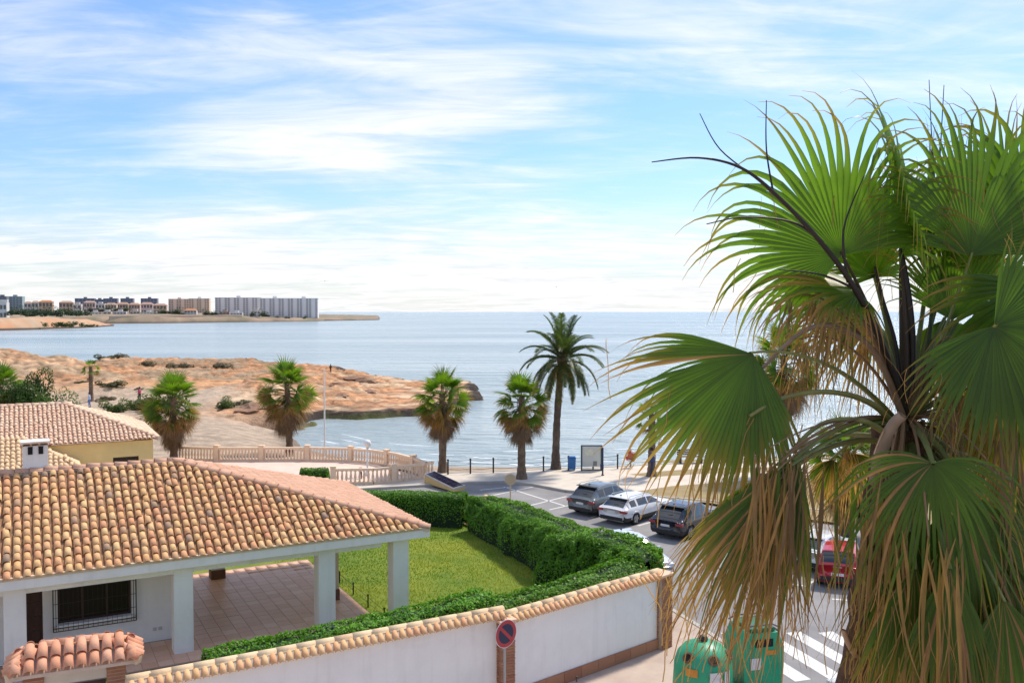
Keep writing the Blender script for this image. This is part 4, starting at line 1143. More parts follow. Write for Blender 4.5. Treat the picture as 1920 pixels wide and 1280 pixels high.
# ------------------------------------------------------------------ palm fronds
palm_leaf = colmat('palm_leaf', 0.42, trans=0.50, var=0.14, vscale=2.5, spec=0.5)
palm_dead = colmat('palm_dead_leaf', 0.85, trans=0.15, var=0.25, vscale=4.0)
petiole_m = colmat('palm_petiole', 0.5, var=0.2, vscale=6.0, spec=0.4)
GREEN_D = np.array([0.055, 0.108, 0.011]); GREEN_L = np.array([0.125, 0.235, 0.016]); YEL = np.array([0.27, 0.20, 0.03]); TAN = np.array([0.38, 0.20, 0.070]); GREY = np.array([0.27, 0.19, 0.125])
def fan_blade(hub, axis, normal, Rb, seed, n=44, spread=250, split=0.5, droop=0.8, brown=0.3, dead=0.0, K=9, curl=0.25, fold=0.0, bright=0.5, gap=1.0, threads=14, early=0.0, tan=None, fray=0.0):
    """pleated palm fan: n segments joined to 'split' of their length, then free, tapering and hanging; returns verts, quads, tint"""
    rr = np.random.default_rng(seed)
    hub = np.array(hub, float); ax = np.array(axis, float); ax /= np.linalg.norm(ax)
    nm = np.array(normal, float); nm -= ax * nm.dot(ax); nm /= np.linalg.norm(nm)
    sd_ = np.cross(nm, ax)
    verts = []; faces = []; tints = []
    dth = R(spread) / n
    g = np.array([0, 0, -1.0])
    TAN_ = TAN if tan is None else np.array(tan)
    leafvar = rr.normal(0, 0.08)
    for i in range(n):
        th = -R(spread) / 2 + dth * (i + 0.5)
        f = th / (R(spread) / 2)
        Ri = Rb * (1 - 0.28 * f * f) * rr.uniform(0.90, 1.06)
        sp = split * (1 - 0.15 * f * f) * rr.uniform(0.9, 1.08)
        d = math.cos(th) * ax + math.sin(th) * sd_ + nm * (fold * abs(f) ** 1.2)
        d /= np.linalg.norm(d)
        lat = np.cross(nm, d); lat /= np.linalg.norm(lat)
        p = hub.copy(); st = Ri / K
        if fray: p = p + sd_ * rr.normal(0, fray) * Rb + g * abs(rr.normal(0, fray)) * Rb * 0.8 + nm * rr.normal(0, fray * 0.4) * Rb
        dr = droop * rr.uniform(0.6, 1.4); tw = rr.normal(0, 0.5); sway = rr.normal(0, 0.20)
        base = len(verts)
        if rr.random() < 0.10: sp *= rr.uniform(0.45, 0.8); dr *= 2.2      # torn or broken segment hangs lower
        segb = np.clip(bright + leafvar + rr.normal(0, 0.16), 0, 1)
        br_i = brown * rr.uniform(0.5, 1.5); is_d = rr.random() < dead
        for k in range(K + 1):
            t = k / K
            if t < sp: w = 2 * math.tan(dth / 2) * t * Ri * gap * 1.04 + 0.004
            else: w = 2 * math.tan(dth / 2) * sp * Ri * gap * max(0.05, (1 - (t - sp) / (1 - sp)) ** 1.15)
            pl = (0.42 if i % 2 == 0 else 0.42) * w * (1.0 if t < sp else 0.7)
            verts += [p - lat * w / 2, p + nm * pl, p + lat * w / 2]
            if is_d: c = TAN_ * (0.7 + 0.5 * rr.random()) * (1 - 0.3 * segb) + GREY * 0.3
            else:
                c = GREEN_D * (1 - segb) + GREEN_L * segb
                e0 = 1.0 - br_i
                m1 = min(max((t - e0 + 0.22) / 0.22, 0), 1); m2 = min(max((t - e0) / 0.14, 0), 1)
                c = c * (1 - m1) + YEL * m1; c = c * (1 - m2) + TAN_ * (0.75 + 0.5 * segb) * m2
            tints += [c * 0.92, c, c * 0.92]
            if early and t > 0.03:
                d = d + g * early * 2.4 / K; d /= np.linalg.norm(d)
            if t > 0.15:
                fall = max(0.0, t - sp * 0.75) / (1 - sp * 0.75)
                d = d + g * dr * (0.10 + 1.5 * fall ** 1.1) * 2.4 / K + sd_ * sway * fall * 0.6 - nm * curl * 0.4 / K
                d /= np.linalg.norm(d)
            nl = lat - d * lat.dot(d) + nm * tw * max(0, t - sp) * 0.6
            nl /= np.linalg.norm(nl) + 1e-9; lat = nl
            p = p + d * st
        for k in range(K):
            a = base + 3 * k
            faces += [(a, a + 1, a + 4, a + 3), (a + 1, a + 2, a + 5, a + 4)]
    # hanging fibres
    for q in range(threads):
        th = R(spread) * rr.uniform(-0.5, 0.5); r0 = Rb * rr.uniform(0.45, 0.9)
        d = math.cos(th) * ax + math.sin(th) * sd_
        p = hub + d * r0 * 0.9 + g * r0 * 0.15 * droop
        d = d * 0.4 + g * 0.6 + rr.normal(0, 0.3, 3); ln_ = Rb * rr.uniform(0.12, 0.38); w = 0.0022 * Rb
        lat = np.cross(d, nm); lat /= np.linalg.norm(lat) + 1e-9
        base = len(verts)
        for k in range(6):
            verts += [p - lat * w, p + lat * w]; tints += [TAN * 1.1, TAN * 1.1]
            d = d + g * 0.35 + rr.normal(0, 0.22, 3); d /= np.linalg.norm(d); p = p + d * ln_ / 5
        for k in range(5):
            a = base + 2 * k; faces.append((a, a + 1, a + 3, a + 2))
    return np.array(verts), np.array(faces), np.array(tints)
def bez(a, b_, c, n=10):
    a, b_, c = Vector(a), Vector(b_), Vector(c)
    return [a * (1 - t) ** 2 + b_ * 2 * t * (1 - t) + c * t * t for t in [i / n for i in range(n + 1)]]
def strip_tube(path, r0, r1, tint0, tint1, seg=6, flat=0.55):
    mb = MB(); n = len(path)
    mb.tube(path, [r0 + (r1 - r0) * i / (n - 1) for i in range(n)], seg, True, flat)
    tt = []
    for i in range(n):
        c = np.array(tint0) * (1 - i / (n - 1)) + np.array(tint1) * i / (n - 1)
        tt += [c] * seg
    v = np.array(mb.v); f4 = np.array([f for f in mb.f if len(f) == 4])
    return v, f4, np.array(tt)

# ------------------------------------------------------------------ the big palm in front
PALM_D = 7.0
pbase = Vector((2.55, 6.9, 0.0)); crown = D(1698, 800, 7.05)
big = thing('fan_palm', 'large fan palm in the foreground with drooping green and brown fronds', 'palm tree', pbase)
def loc(v): return np.array(v, float) - np.array(pbase)
tw_ = colmat('palm_trunk_fibre', 0.95, bump=0.8, bscale=14, var=0.35, vscale=9)
# trunk
tpath = [pbase + (crown - pbase) * t + Vector((-0.28 * math.sin(t * 3.14), 0, 0)) for t in [i / 40 for i in range(41)]]
tp_top = crown
tv = []; tt = []; SEGT = 28
for i, p in enumerate(tpath):
    t = i / 40; r0 = 0.24 - 0.05 * t + 0.03 * (t > 0.9) + (0.10 * math.exp(-t * 14))
    for j in range(SEGT):
        a = 2 * math.pi * j / SEGT
        r_ = r0 * (1 + 0.10 * math.sin(j * 5.1 + i * 2.3) + 0.08 * math.sin(i * 1.9 + j))
        tv.append((p.x + r_ * math.cos(a), p.y + r_ * math.sin(a), p.z))
        c = 0.75 + 0.5 * vnoise(j * 0.9, i * 0.7, 3)
        tt.append(np.array([0.17, 0.095, 0.055]) * c)
ids = np.arange(41 * SEGT).reshape(41, SEGT)
tq = np.stack([ids[:-1], np.roll(ids[:-1], -1, 1), np.roll(ids[1:], -1, 1), ids[1:]], -1).reshape(-1, 4)
ob('trunk', npmesh('trunk', np.array(tv) - np.array(pbase), tq, tw_, np.array(tt), smooth=True), big)
# old leaf bases on the upper trunk
stub_v, stub_q, stub_t = strip_tube([(0.0, 0, 0), (0.06, 0, 0.08), (0.12, 0, 0.20), (0.14, 0, 0.34)], 0.055, 0.028, (0.24, 0.12, 0.065), (0.36, 0.22, 0.13), 7, 0.5)
stub_me = npmesh('leaf_base', stub_v, stub_q, petiole_m, stub_t, smooth=True)
rb = random.Random(77)
for q in range(64):
    t = 0.62 + 0.36 * q / 64
    p = pbase + (crown - pbase) * t + Vector((-0.28 * math.sin(t * 3.14), 0, 0)); a = q * 2.399
    o = ob('leaf_base', stub_me, big, Vector((p.x + 0.17 * math.cos(a), p.y + 0.17 * math.sin(a), p.z)) - pbase)
    o.rotation_euler = (rb.gauss(0, .12), rb.gauss(0, .2), a); s_ = rb.uniform(0.5, 0.85); o.scale = (s_ * 0.7, s_, s_ * rb.uniform(.8, 1.2))
def img_dir(ang_deg, away=0.0):
    """direction seen at an angle in the picture (0 right, 90 up), tipped away from the viewer by 'away'"""
    a = R(ang_deg); v = Vector((math.cos(a), away, math.sin(a))); return v.normalized()
def big_frond(hub_px, depth, ang, Rpx, nrm, seed, arch=None, pet=True, away=0.0, base_px=(1698, 790), base_d=7.05, pr=(0.034, 0.016), ptint=((0.10, 0.12, 0.03), (0.15, 0.17, 0.035)), **kw):
    hub = D(hub_px[0], hub_px[1], depth); Rb = Rpx / FPX * depth
    v, f, t = fan_blade(hub, img_dir(ang, away), nrm, Rb, seed, **kw)
    fo_ = ob('frond', npmesh('frond', v - np.array(pbase), f, palm_dead if kw.get('dead', 0) > 0.8 else palm_leaf, t), big)
    if pet:
        b0 = D(base_px[0], base_px[1], base_d)
        mid_ = D(arch[0], arch[1], (depth + base_d) / 2) if arch else (b0 + hub) / 2 + Vector((0, 0, 0.1))
        path = bez(b0, mid_, hub + (hub - b0).normalized() * 0.03, 14)
        pv, pf, ptt = strip_tube([p - pbase for p in path], pr[0], pr[1], ptint[0], ptint[1])
        ob('petiole', npmesh('petiole', pv, pf, petiole_m, ptt, smooth=True), fo_)
    return fo_
BACKLIT = ((0.030, 0.020, 0.012), (0.055, 0.030, 0.016)); BRN = ((0.16, 0.085, 0.04), (0.24, 0.13, 0.06)); PGR = ((0.13, 0.14, 0.035), (0.22, 0.23, 0.06))  # the near-black pair paints the backlit look of the upper petioles
F = big_frond
TOC = (-0.25, -1, 0.25)
# upper crown
F((1578, 478), 7.0, 122, 340, (-0.30, -0.9, 0.25), 1, (1660, 620), spread=225, droop=2.1, split=0.50, brown=0.15, n=50, K=14, bright=0.8, ptint=BACKLIT, fold=0.10, threads=10)
F((1690, 480), 7.3, 97, 360, (0.85, -0.45, 0.15), 2, (1706, 640), spread=180, droop=2.2, split=0.58, brown=0.10, n=40, K=14, bright=0.8, ptint=BACKLIT, fold=0.35)
F((1820, 480), 6.9, 86, 320, (0.10, -1, 0.1), 3, (1765, 650), spread=165, droop=1.9, split=0.62, brown=0.08, n=46, K=14, bright=0.6, ptint=PGR, fold=0.12)
F((1925, 470), 7.2, 95, 320, (-0.4, -0.9, 0.1), 4, (1830, 660), spread=190, droop=1.9, split=0.56, brown=0.09, K=14, bright=0.6, fold=0.15)
F((1760, 560), 7.6, 80, 340, (0.7, -0.6, 0.1), 5, (1720, 690), spread=140, droop=1.2, split=0.5, brown=0.15, K=12, bright=0.7, fold=0.3)
F((1640, 520), 7.8, 100, 240, (0.5, -0.85, 0.1), 6, (1680, 660), spread=190, droop=1.3, split=0.45, brown=0.25, K=11, bright=0.7)
F((1690, 430), 7.9, 70, 150, (0.2, -0.95, 0.1), 7, (1690, 620), spread=220, droop=0.8, split=0.5, brown=0.2, bright=0.7, ptint=BACKLIT)
F((1610, 550), 6.9, 165, 250, (0.1, -0.4, 0.9), 8, (1655, 610), spread=210, droop=1.5, split=0.42, brown=0.48, K=11, bright=0.6, ptint=BACKLIT)
F((1570, 545), 7.5, 195, 210, (0.1, -0.6, 0.8), 9, (1640, 600), spread=220, droop=1.4, split=0.4, brown=0.55, K=11, bright=0.6)
F((1640, 600), 7.6, 200, 240, (0.1, -0.8, 0.6), 26, (1670, 640), spread=200, droop=1.4, split=0.35, brown=0.7, K=11, bright=0.6, dead=0.4)
F((1770, 600), 7.5, 275, 260, (0.1, -0.95, 0.2), 27, (1735, 660), spread=150, droop=1.2, split=0.4, brown=0.45, K=11, bright=0.6, early=0.2)
# right side
F((1864, 612), 6.2, 318, 300, (0.05, -1, 0.12), 10, (1790, 700), spread=250, droop=0.35, split=0.60, brown=0.12, n=52, bright=0.35, ptint=PGR, early=0.14, K=11)
F((1935, 540), 6.6, 280, 330, (0.2, -0.95, 0.2), 11, (1830, 640), spread=240, droop=0.6, split=0.55, brown=0.2, bright=0.4, early=0.1)
F((1915, 700), 6.8, 278, 380, (-0.3, -0.95, 0.1), 12, (1800, 720), spread=120, droop=0.8, split=0.45, brown=0.35, bright=0.35, early=0.3, K=11)
F((1860, 760), 7.2, 275, 330, (0.2, -0.9, 0.3), 13, (1780, 760), spread=120, droop=1.0, split=0.35, brown=0.6, bright=0.4, dead=0.4, early=0.4)
# left mid frond, held out flat and drooping
F((1412, 664), 6.3, 230, 372, (0.10, -0.85, 0.45), 14, (1560, 640), base_px=(1690, 800), spread=142, droop=0.65, split=0.58, brown=0.26, n=46, K=11, bright=0.45, ptint=PGR, threads=16, gap=0.97, early=0.05, dead=0.06)
F((1425, 680), 6.5, 262, 290, (0.3, -0.85, 0.5), 15, (1560, 650), spread=80, droop=0.8, split=0.5, brown=0.40, bright=0.38, pet=False, threads=30, early=0.15)
# lower left: hanging frond under the flat one
F((1492, 862), 6.1, 244, 480, (-0.25, -0.95, 0.15), 16, (1600, 760), spread=66, droop=0.75, split=0.56, brown=0.32, n=46, K=12, bright=0.28, dead=0.16, ptint=PGR, threads=14, early=0.06)
F((1485, 872), 6.0, 252, 440, (0.1, -0.98, 0.1), 17, (1610, 780), spread=44, droop=0.5, split=0.35, brown=0.5, bright=0.4, dead=0.3, n=24, K=12, threads=10, early=0.12, gap=0.8)
F((1498, 856), 6.35, 250, 430, (-0.1, -0.97, 0.1), 29, (1600, 765), spread=62, droop=0.7, split=0.55, brown=0.34, n=40, K=12, bright=0.38, dead=0.10, threads=8, early=0.08)
F((1480, 866), 6.5, 232, 420, (-0.3, -0.95, 0.1), 30, (1590, 765), spread=50, droop=0.8, split=0.55, brown=0.36, n=34, K=12, bright=0.34, dead=0.12, threads=8, early=0.10)
F((1560, 862), 7.5, 262, 150, (0.2, -0.95, 0.1), 18, (1630, 790), spread=150, droop=1.0, split=0.35, brown=0.6, bright=0.35, dead=0.45, ptint=PGR, early=0.4)
F((1600, 850), 7.7, 280, 160, (-0.1, -0.95, 0.1), 19, (1640, 800), spread=150, droop=0.9, split=0.4, brown=0.5, bright=0.35, dead=0.4, ptint=PGR, early=0.3)
# lower right hanging fronds
F((1748, 868), 6.0, 265, 440, (-0.1, -0.80, 0.5), 20, (1730, 800), spread=230, droop=0.8, split=0.22, brown=0.30, n=46, K=15, bright=0.42, dead=0.14, threads=14, early=0.95, gap=0.95)
F((1800, 915), 6.2, 292, 470, (0.2, -0.97, 0.15), 21, (1770, 820), spread=84, droop=0.4, split=0.46, brown=0.24, n=40, K=13, bright=0.26, dead=0.14, threads=10, early=0.14)
F((1850, 950), 6.5, 305, 420, (0.35, -0.9, 0.15), 22, (1790, 820), spread=90, droop=0.6, split=0.5, brown=0.35, bright=0.22, early=0.2, K=11)
F((1728, 950), 6.4, 266, 430, (-0.3, -0.95, 0.1), 23, (1715, 850), spread=60, droop=0.7, split=0.3, brown=0.3, bright=0.4, dead=0.2, early=0.3, K=13, gap=0.9)
F((1900, 930), 7.2, 280, 330, (0.1, -0.95, 0.2), 24, (1820, 840), spread=140, droop=0.7, split=0.5, brown=0.3, bright=0.3, early=0.25)
F((1820, 1000), 6.9, 268, 420, (0.0, -0.95, 0.1), 25, (1790, 860), spread=110, droop=0.8, split=0.4, brown=0.5, bright=0.3, dead=0.25, early=0.3)
F((1770, 1060), 6.5, 275, 400, (0.1, -0.95, 0.1), 28, (1760, 880), spread=100, droop=0.7, split=0.4, brown=0.5, bright=0.3, dead=0.2, early=0.3)
# inner crown: younger fans seen edge-on, and shaded ones behind
for q, (hx, hy, dd, an, rp, sp_, nx_) in enumerate([(1785, 600, 7.3, 88, 260, 120, -0.7), (1745, 470, 7.8, 88, 250, 150, 0.9), (1850, 560, 7.7, 70, 280, 160, 0.5), (1885, 420, 7.6, 85, 260, 170, 0.3)]):
    F((hx, hy), dd, an, rp, (nx_, -0.7, 0.15), 300 + q, ((hx + 1698) / 2 + 4, (hy + 790) / 2), spread=sp_, droop=1.1, split=0.5, brown=0.2, K=11, n=34, bright=0.65, fold=0.25, pr=(0.026, 0.014), threads=6)
for q, (hx, hy, dd, an, rp, sp_) in enumerate([(1775, 720, 7.3, 285, 260, 90), (1820, 720, 7.5, 300, 300, 120), (1890, 830, 7.4, 290, 320, 100), (1870, 1020, 6.3, 285, 420, 80), (1760, 960, 6.7, 272, 420, 70), (1905, 1020, 6.7, 275, 420, 90), (1705, 990, 6.3, 266, 440, 60), (1715, 1060, 6.1, 264, 400, 70), (1830, 1080, 6.2, 278, 400, 80), (1780, 1060, 5.9, 270, 400, 70), (1690, 1100, 6.6, 268, 400, 60), (1880, 1120, 6.0, 275, 380, 90), (1750, 1130, 6.3, 268, 360, 90)]):
    F((hx, hy), dd, an, rp, (0.1, -0.95, 0.2), 330 + q, ((hx + 1698) / 2, (hy + 760) / 2), spread=sp_, droop=0.8, split=0.50, brown=0.30, K=13, n=36, bright=0.40, early=0.25, dead=0.24, pr=(0.024, 0.013), threads=4)
# dead skirt against the trunk and hanging dead blades
for q, (hx, hy, dd, an, rp, sp_) in enumerate([(1505, 640, 6.7, 268, 190, 60), (1545, 615, 7.0, 270, 190, 55), (1462, 870, 6.0, 258, 320, 14), (1668, 900, 6.6, 268, 370, 34), (1690, 930, 6.5, 272, 380, 50),
        (1675, 980, 7.0, 268, 330, 34), (1590, 840, 7.4, 268, 120, 60), (1775, 760, 6.7, 280, 230, 50), (1830, 740, 7.0, 275, 260, 60), (1880, 780, 6.8, 272, 300, 60), (1790, 850, 6.6, 278, 300, 50), (1720, 1060, 6.7, 268, 330, 50), (1670, 1110, 6.6, 266, 300, 40), (1740, 700, 7.0, 262, 150, 40),
        (1440, 890, 6.15, 250, 330, 24), (1465, 900, 6.05, 262, 280, 24), (1780, 1040, 6.1, 270, 330, 45), (1870, 900, 6.3, 285, 330, 40), (1668, 1000, 6.5, 268, 300, 20), (1690, 860, 6.4, 264, 300, 24), (1800, 660, 7.0, 265, 220, 40), (1900, 640, 6.9, 270, 260, 50), (1620, 640, 7.2, 262, 160, 50), (1480, 560, 7.0, 262, 150, 40), (1530, 560, 6.8, 265, 150, 50)]):
    F((hx, hy), dd, an, rp, (rb.uniform(-.5, .5), -0.9, 0.1), 100 + q, ((hx + 1698) / 2, min(hy, 790) - 40), spread=sp_, droop=0.9, split=0.25, brown=0.9, dead=1.0, n=16, ptint=BRN, pr=(0.022, 0.010), gap=0.95, threads=6, curl=0.1, early=0.25, K=11, fray=0.05, tan=[(0.34, 0.195, 0.06), (0.23, 0.145, 0.06), (0.42, 0.23, 0.055), (0.28, 0.195, 0.10)][q % 4])
# curtains of dead strips hanging in front of the lower fans
for q, (hx, hy, dd, an, rp, sp_) in enumerate([(1448, 838, 5.95, 262, 340, 60), (1478, 848, 5.9, 266, 350, 50), (1462, 880, 5.85, 262, 300, 40), (1640, 850, 6.2, 268, 380, 34), (1668, 880, 6.1, 268, 400, 30), (1890, 790, 6.3, 272, 420, 50), (1740, 1000, 5.8, 268, 330, 50), (1646, 960, 6.4, 268, 330, 26), (1655, 1060, 6.3, 268, 300, 30), (1790, 640, 6.9, 268, 260, 40), (1845, 640, 6.8, 270, 300, 30), (1590, 600, 6.9, 264, 170, 60), (1560, 580, 6.6, 258, 150, 60)]):
    F((hx, hy), dd, an, rp, (rb.uniform(-.6, .6), -0.9, 0.1), 400 + q, ((hx + 1698) / 2, min(hy, 790) - 30), spread=sp_ * 0.7, droop=0.8, split=0.30, brown=0.75, dead=0.6, n=12, ptint=BRN, pr=(0.016, 0.006), gap=1.7, threads=5, curl=0.1, early=0.30, K=13, bright=0.4, fray=0.09, tan=[(0.30, 0.175, 0.055), (0.21, 0.125, 0.05), (0.40, 0.22, 0.05), (0.26, 0.185, 0.09)][q % 4])
# flower stalks over the upper left fan, backlit silhouette put into their near-black tint
def stalk(pxs, r0, r1, c=(0.022, 0.015, 0.012), parent=big, name='flower_stalk'):
    pts = [D(x, y, d) for x, y, d in pxs]; path = []
    for i in range(len(pts) - 1):
        p0 = pts[max(i - 1, 0)]; p1 = pts[i]; p2 = pts[i + 1]; p3 = pts[min(i + 2, len(pts) - 1)]
        for k_ in range(6):
            t = k_ / 6
            path.append(0.5 * ((2 * p1) + (p2 - p0) * t + (2 * p0 - 5 * p1 + 4 * p2 - p3) * t * t + (-p0 + 3 * p1 - 3 * p2 + p3) * t ** 3))
    path.append(pts[-1])
    v, f, t = strip_tube([p - pbase for p in path], r0, r1, c, c, 7, 0.9)
    return ob(name, npmesh(name, v, f, petiole_m, t, smooth=True), parent)
st = stalk([(1700, 780, 7.0), (1660, 660, 6.8), (1605, 545, 6.6), (1540, 455, 6.45), (1460, 370, 6.3), (1390, 315, 6.2), (1310, 296, 6.15), (1222, 304, 6.1)], 0.030, 0.004)
stalk([(1555, 470, 6.5), (1495, 420, 6.4), (1400, 407, 6.3), (1325, 420, 6.25)], 0.012, 0.004, parent=st, name='stalk_branch')
stalk([(1450, 362, 6.3), (1437, 280, 6.25), (1437, 188, 6.2)], 0.008, 0.003, parent=st, name='stalk_branch')
stalk([(1420, 335, 6.25), (1350, 280, 6.2), (1312, 213, 6.2)], 0.007, 0.003, parent=st, name='stalk_branch')
stalk([(1590, 530, 6.6), (1582, 430, 6.6), (1620, 330, 6.7)], 0.013, 0.004, parent=st, name='stalk_branch')
stalk([(1600, 540, 6.6), (1540, 515, 6.5), (1460, 505, 6.4)], 0.012, 0.004, parent=st, name='stalk_branch')
s2 = stalk([(1705, 780, 7.1), (1712, 640, 7.15), (1700, 520, 7.2), (1680, 430, 7.3)], 0.028, 0.012)
s3 = stalk([(1690, 760, 7.1), (1680, 650, 7.2), (1655, 560, 7.3), (1640, 500, 7.3)], 0.022, 0.010)
stalk([(1720, 760, 7.2), (1745, 620, 7.4), (1755, 430, 7.5), (1770, 160, 7.6)], 0.018, 0.003, (0.05, 0.07, 0.02), name='spear_leaf')
stalk([(1720, 760, 7.2), (1742, 620, 7.4), (1752, 430, 7.5), (1742, 150, 7.6)], 0.014, 0.003, (0.05, 0.07, 0.02), name='spear_leaf')
# cut stub with pale end beside the crown
cs = stalk([(1640, 905, 6.6), (1652, 850, 6.5), (1672, 800, 6.4), (1692, 778, 6.35)], 0.050, 0.038, (0.33, 0.23, 0.16), name='cut_petiole')
# arching yellow-green petioles whose blades hang at the lower left
for q, pts in enumerate([[(1690, 815, 6.9), (1640, 760, 6.7), (1560, 735, 6.5), (1470, 745, 6.3), (1405, 780, 6.2)], [(1685, 830, 6.8), (1620, 790, 6.6), (1540, 795, 6.4), (1470, 860, 6.2)], [(1690, 835, 6.9), (1610, 825, 6.7), (1530, 850, 6.4), (1460, 900, 6.2)], [(1700, 830, 7.0), (1620, 815, 7.2), (1540, 820, 7.4), (1480, 850, 7.5)],
                         [(1700, 800, 7.0), (1640, 660, 6.8), (1560, 612, 6.6), (1500, 625, 6.5), (1430, 690, 6.45)], [(1720, 830, 7.0), (1800, 850, 6.8), (1860, 880, 6.7), (1920, 915, 6.6)], [(1740, 830, 7.0), (1800, 900, 6.9), (1830, 960, 6.8), (1842, 1020, 6.8)]]):
    stalk(pts, 0.030, 0.013, [(0.19, 0.18, 0.05), (0.24, 0.23, 0.07), (0.22, 0.20, 0.055), (0.19, 0.19, 0.06), (0.22, 0.14, 0.085), (0.22, 0.22, 0.08), (0.10, 0.055, 0.03)][q], name='petiole')

# ------------------------------------------------------------------ palms along the promenade
def frond_proto(elev, pet_len, Rb, seed, dead=0.0, brown=0.2, droop=0.7, spread=220, n=26, bright=0.6, split=0.5, tan=None):
    """frond leaving the origin along +X at an elevation; gravity along -Z"""
    e = R(elev); d = Vector((math.cos(e), 0, math.sin(e))); hub = d * pet_len + Vector((0, 0, -0.12 * pet_len))
    path = bez((0, 0, 0), d * pet_len * 0.6 + Vector((0, 0, 0.05)), hub, 6)
    ax = (d + Vector((0.1, 0, -0.25))).normalized(); nm = Vector((-d.z, 0, d.x)) if elev > -40 else Vector((d.z * -1, 0, d.x))
    v, f, t = fan_blade(hub, ax, nm, Rb, seed, n=n, spread=spread, split=split, droop=droop, brown=brown, dead=dead, K=6, bright=bright, threads=4, tan=tan)
    v2, f2, t2 = strip_tube(path, 0.028, 0.016, (0.12, 0.11, 0.04) if dead < .5 else (0.16, 0.10, 0.06), (0.12, 0.13, 0.04) if dead < .5 else (0.16, 0.10, 0.06), 5)
    return npmesh('frond', np.concatenate([v, v2]), np.concatenate([f, f2 + len(v)]), palm_dead if dead > 0.8 else palm_leaf, np.concatenate([t, t2]))
LIVE = {}
for el in (82, 60, 38, 14, -12):
    LIVE[el] = [frond_proto(el, 0.75 if el > 30 else 0.85, 0.95, 500 + el + k_ * 31, brown=0.10 if el > 30 else 0.28, droop=0.5 if el > 30 else 1.1, bright=0.85 if el > 30 else 0.6) for k_ in range(2)]
DEADP = [frond_proto(el, 0.8, 0.95, 700 + el, dead=0.95, brown=0.9, droop=0.9, spread=120, n=22, split=0.4, tan=(0.20, 0.13, 0.08)) for el in (-48, -66, -78)]
HALF = [frond_proto(el, 0.85, 0.95, 800 + el, dead=0.35, brown=0.6, droop=1.0, spread=190, n=22, split=0.4) for el in (-28, -48)]
trunk_m = colmat('mid_palm_trunk', 0.95, bump=0.6, bscale=6, var=0.3, vscale=3)
def palm_trunk(t, base, h, r0, r1, lean=(0, 0), seed=0, tintc=(0.20, 0.14, 0.095)):
    SG, NR = 12, 26; v = []; tn = []
    for i in range(NR):
        s = i / (NR - 1)
        for j in range(SG):
            a = 2 * math.pi * j / SG
            r_ = (r0 + (r1 - r0) * s) * (1 + 0.5 * math.exp(-s * 14)) * (1 + 0.06 * math.sin(i * 2.7) + 0.05 * math.sin(j * 3 + i))
            v.append((lean[0] * s * s + r_ * math.cos(a), lean[1] * s * s + r_ * math.sin(a), h * s)); tn.append(np.array(tintc) * (0.75 + 0.5 * vnoise(i * 1.3, j, seed)))
    ids = np.arange(SG * NR).reshape(NR, SG)
    q = np.stack([ids[:-1], np.roll(ids[:-1], -1, 1), np.roll(ids[1:], -1, 1), ids[1:]], -1).reshape(-1, 4)
    ob('trunk', npmesh('trunk', np.array(v), q, trunk_m, np.array(tn), smooth=True), t)
def fan_palm(label, base, h, crown_s, seed, lean=(0, 0), skirt=70, live=34, skirt_len=1.3):
    """h: height of the growing point"""
    rg = random.Random(seed)
    t = thing('fan_palm', label, 'palm tree', base, 0, 'fan palms on the promenade')
    palm_trunk(t, base, h, 0.24, 0.19, lean, seed)
    top = Vector((lean[0], lean[1], h))
    def put(me, z, az, s, tilt=0.0, rad=0.12, roll=0.2):
        o = ob('frond', me, t, top + Vector((math.cos(az) * rad, math.sin(az) * rad, z)))
        o.rotation_euler = Matrix.Rotation(az, 3, 'Z').to_euler() if False else (Matrix.Rotation(az, 3, 'Z') @ Matrix.Rotation(tilt + rg.gauss(0, .1), 3, 'Y') @ Matrix.Rotation(rg.gauss(0, roll), 3, 'X')).to_euler(); o.scale = (s, s, s)
    for q in range(live):
        f = q / live; az = q * 2.399 + rg.gauss(0, .15)
        el = (82, 60, 60, 38, 38, 14, 14, -12, -12, -12)[min(9, int(f * 10))]
        put(rg.choice(LIVE[el]), -0.60 * f * crown_s, az, crown_s * rg.uniform(.8, 1.05), roll=0.25 if el > 30 else 0.6)
    for q in range(skirt):
        f = q / skirt; az = q * 2.399 + 1
        if f < 0.36: put(rg.choice(HALF), -0.50 * crown_s - 0.8 * f * crown_s, az, crown_s * rg.uniform(.75, 0.95), roll=0.6)
        else: put(DEADP[min(2, int((f - .36) * 6.0))], -0.55 * crown_s - skirt_len * (f - .30) * crown_s, az, crown_s * rg.uniform(.8, 1.0) * (1 - 0.25 * max(0, f - .5)), 0.0)
    return t
def at_promenade(px, py_base, z=0.10): return P(px, py_base, z)
def palm_from_px(label, px, py_base, py_top, crown_px, seed, z=0.10, lean_px=0, **kw):
    b_ = P(px, py_base, z) if z is not None else on_ground(px, py_base)
    s = FPX / b_.y
    H = (py_base - py_top) / s
    cs = crown_px / 2 / s / 1.55
    return fan_palm(label, b_, H - 1.35 * cs, cs, seed, (lean_px / s, 0), **kw)
palm_from_px('fan palm with dense brown skirt at the left end of the balustrade', 326, 868, 692, 118, 1, z=-0.02, skirt_len=1.25)
palm_from_px('tall leaning fan palm on the sand behind the balustrade, second from the left end', 543, 852, 668, 118, 2, z=-0.35, lean_px=-4, skirt_len=1.25)
palm_from_px('fan palm standing in front of the headland tip, left of the wire fence', 830, 885, 687, 112, 3, skirt_len=1.25)
palm_from_px('fan palm by the wire fence just left of the tall feather palm', 978, 897, 694, 112, 4, skirt_len=1.25)
palm_from_px('fan palm trunk rising behind the left fronds of the foreground palm', 1222, 892, 745, 70, 5, skirt=8, live=20)
palm_from_px('fan palm half hidden behind the arching stems of the foreground palm', 1468, 890, 600, 150, 6)
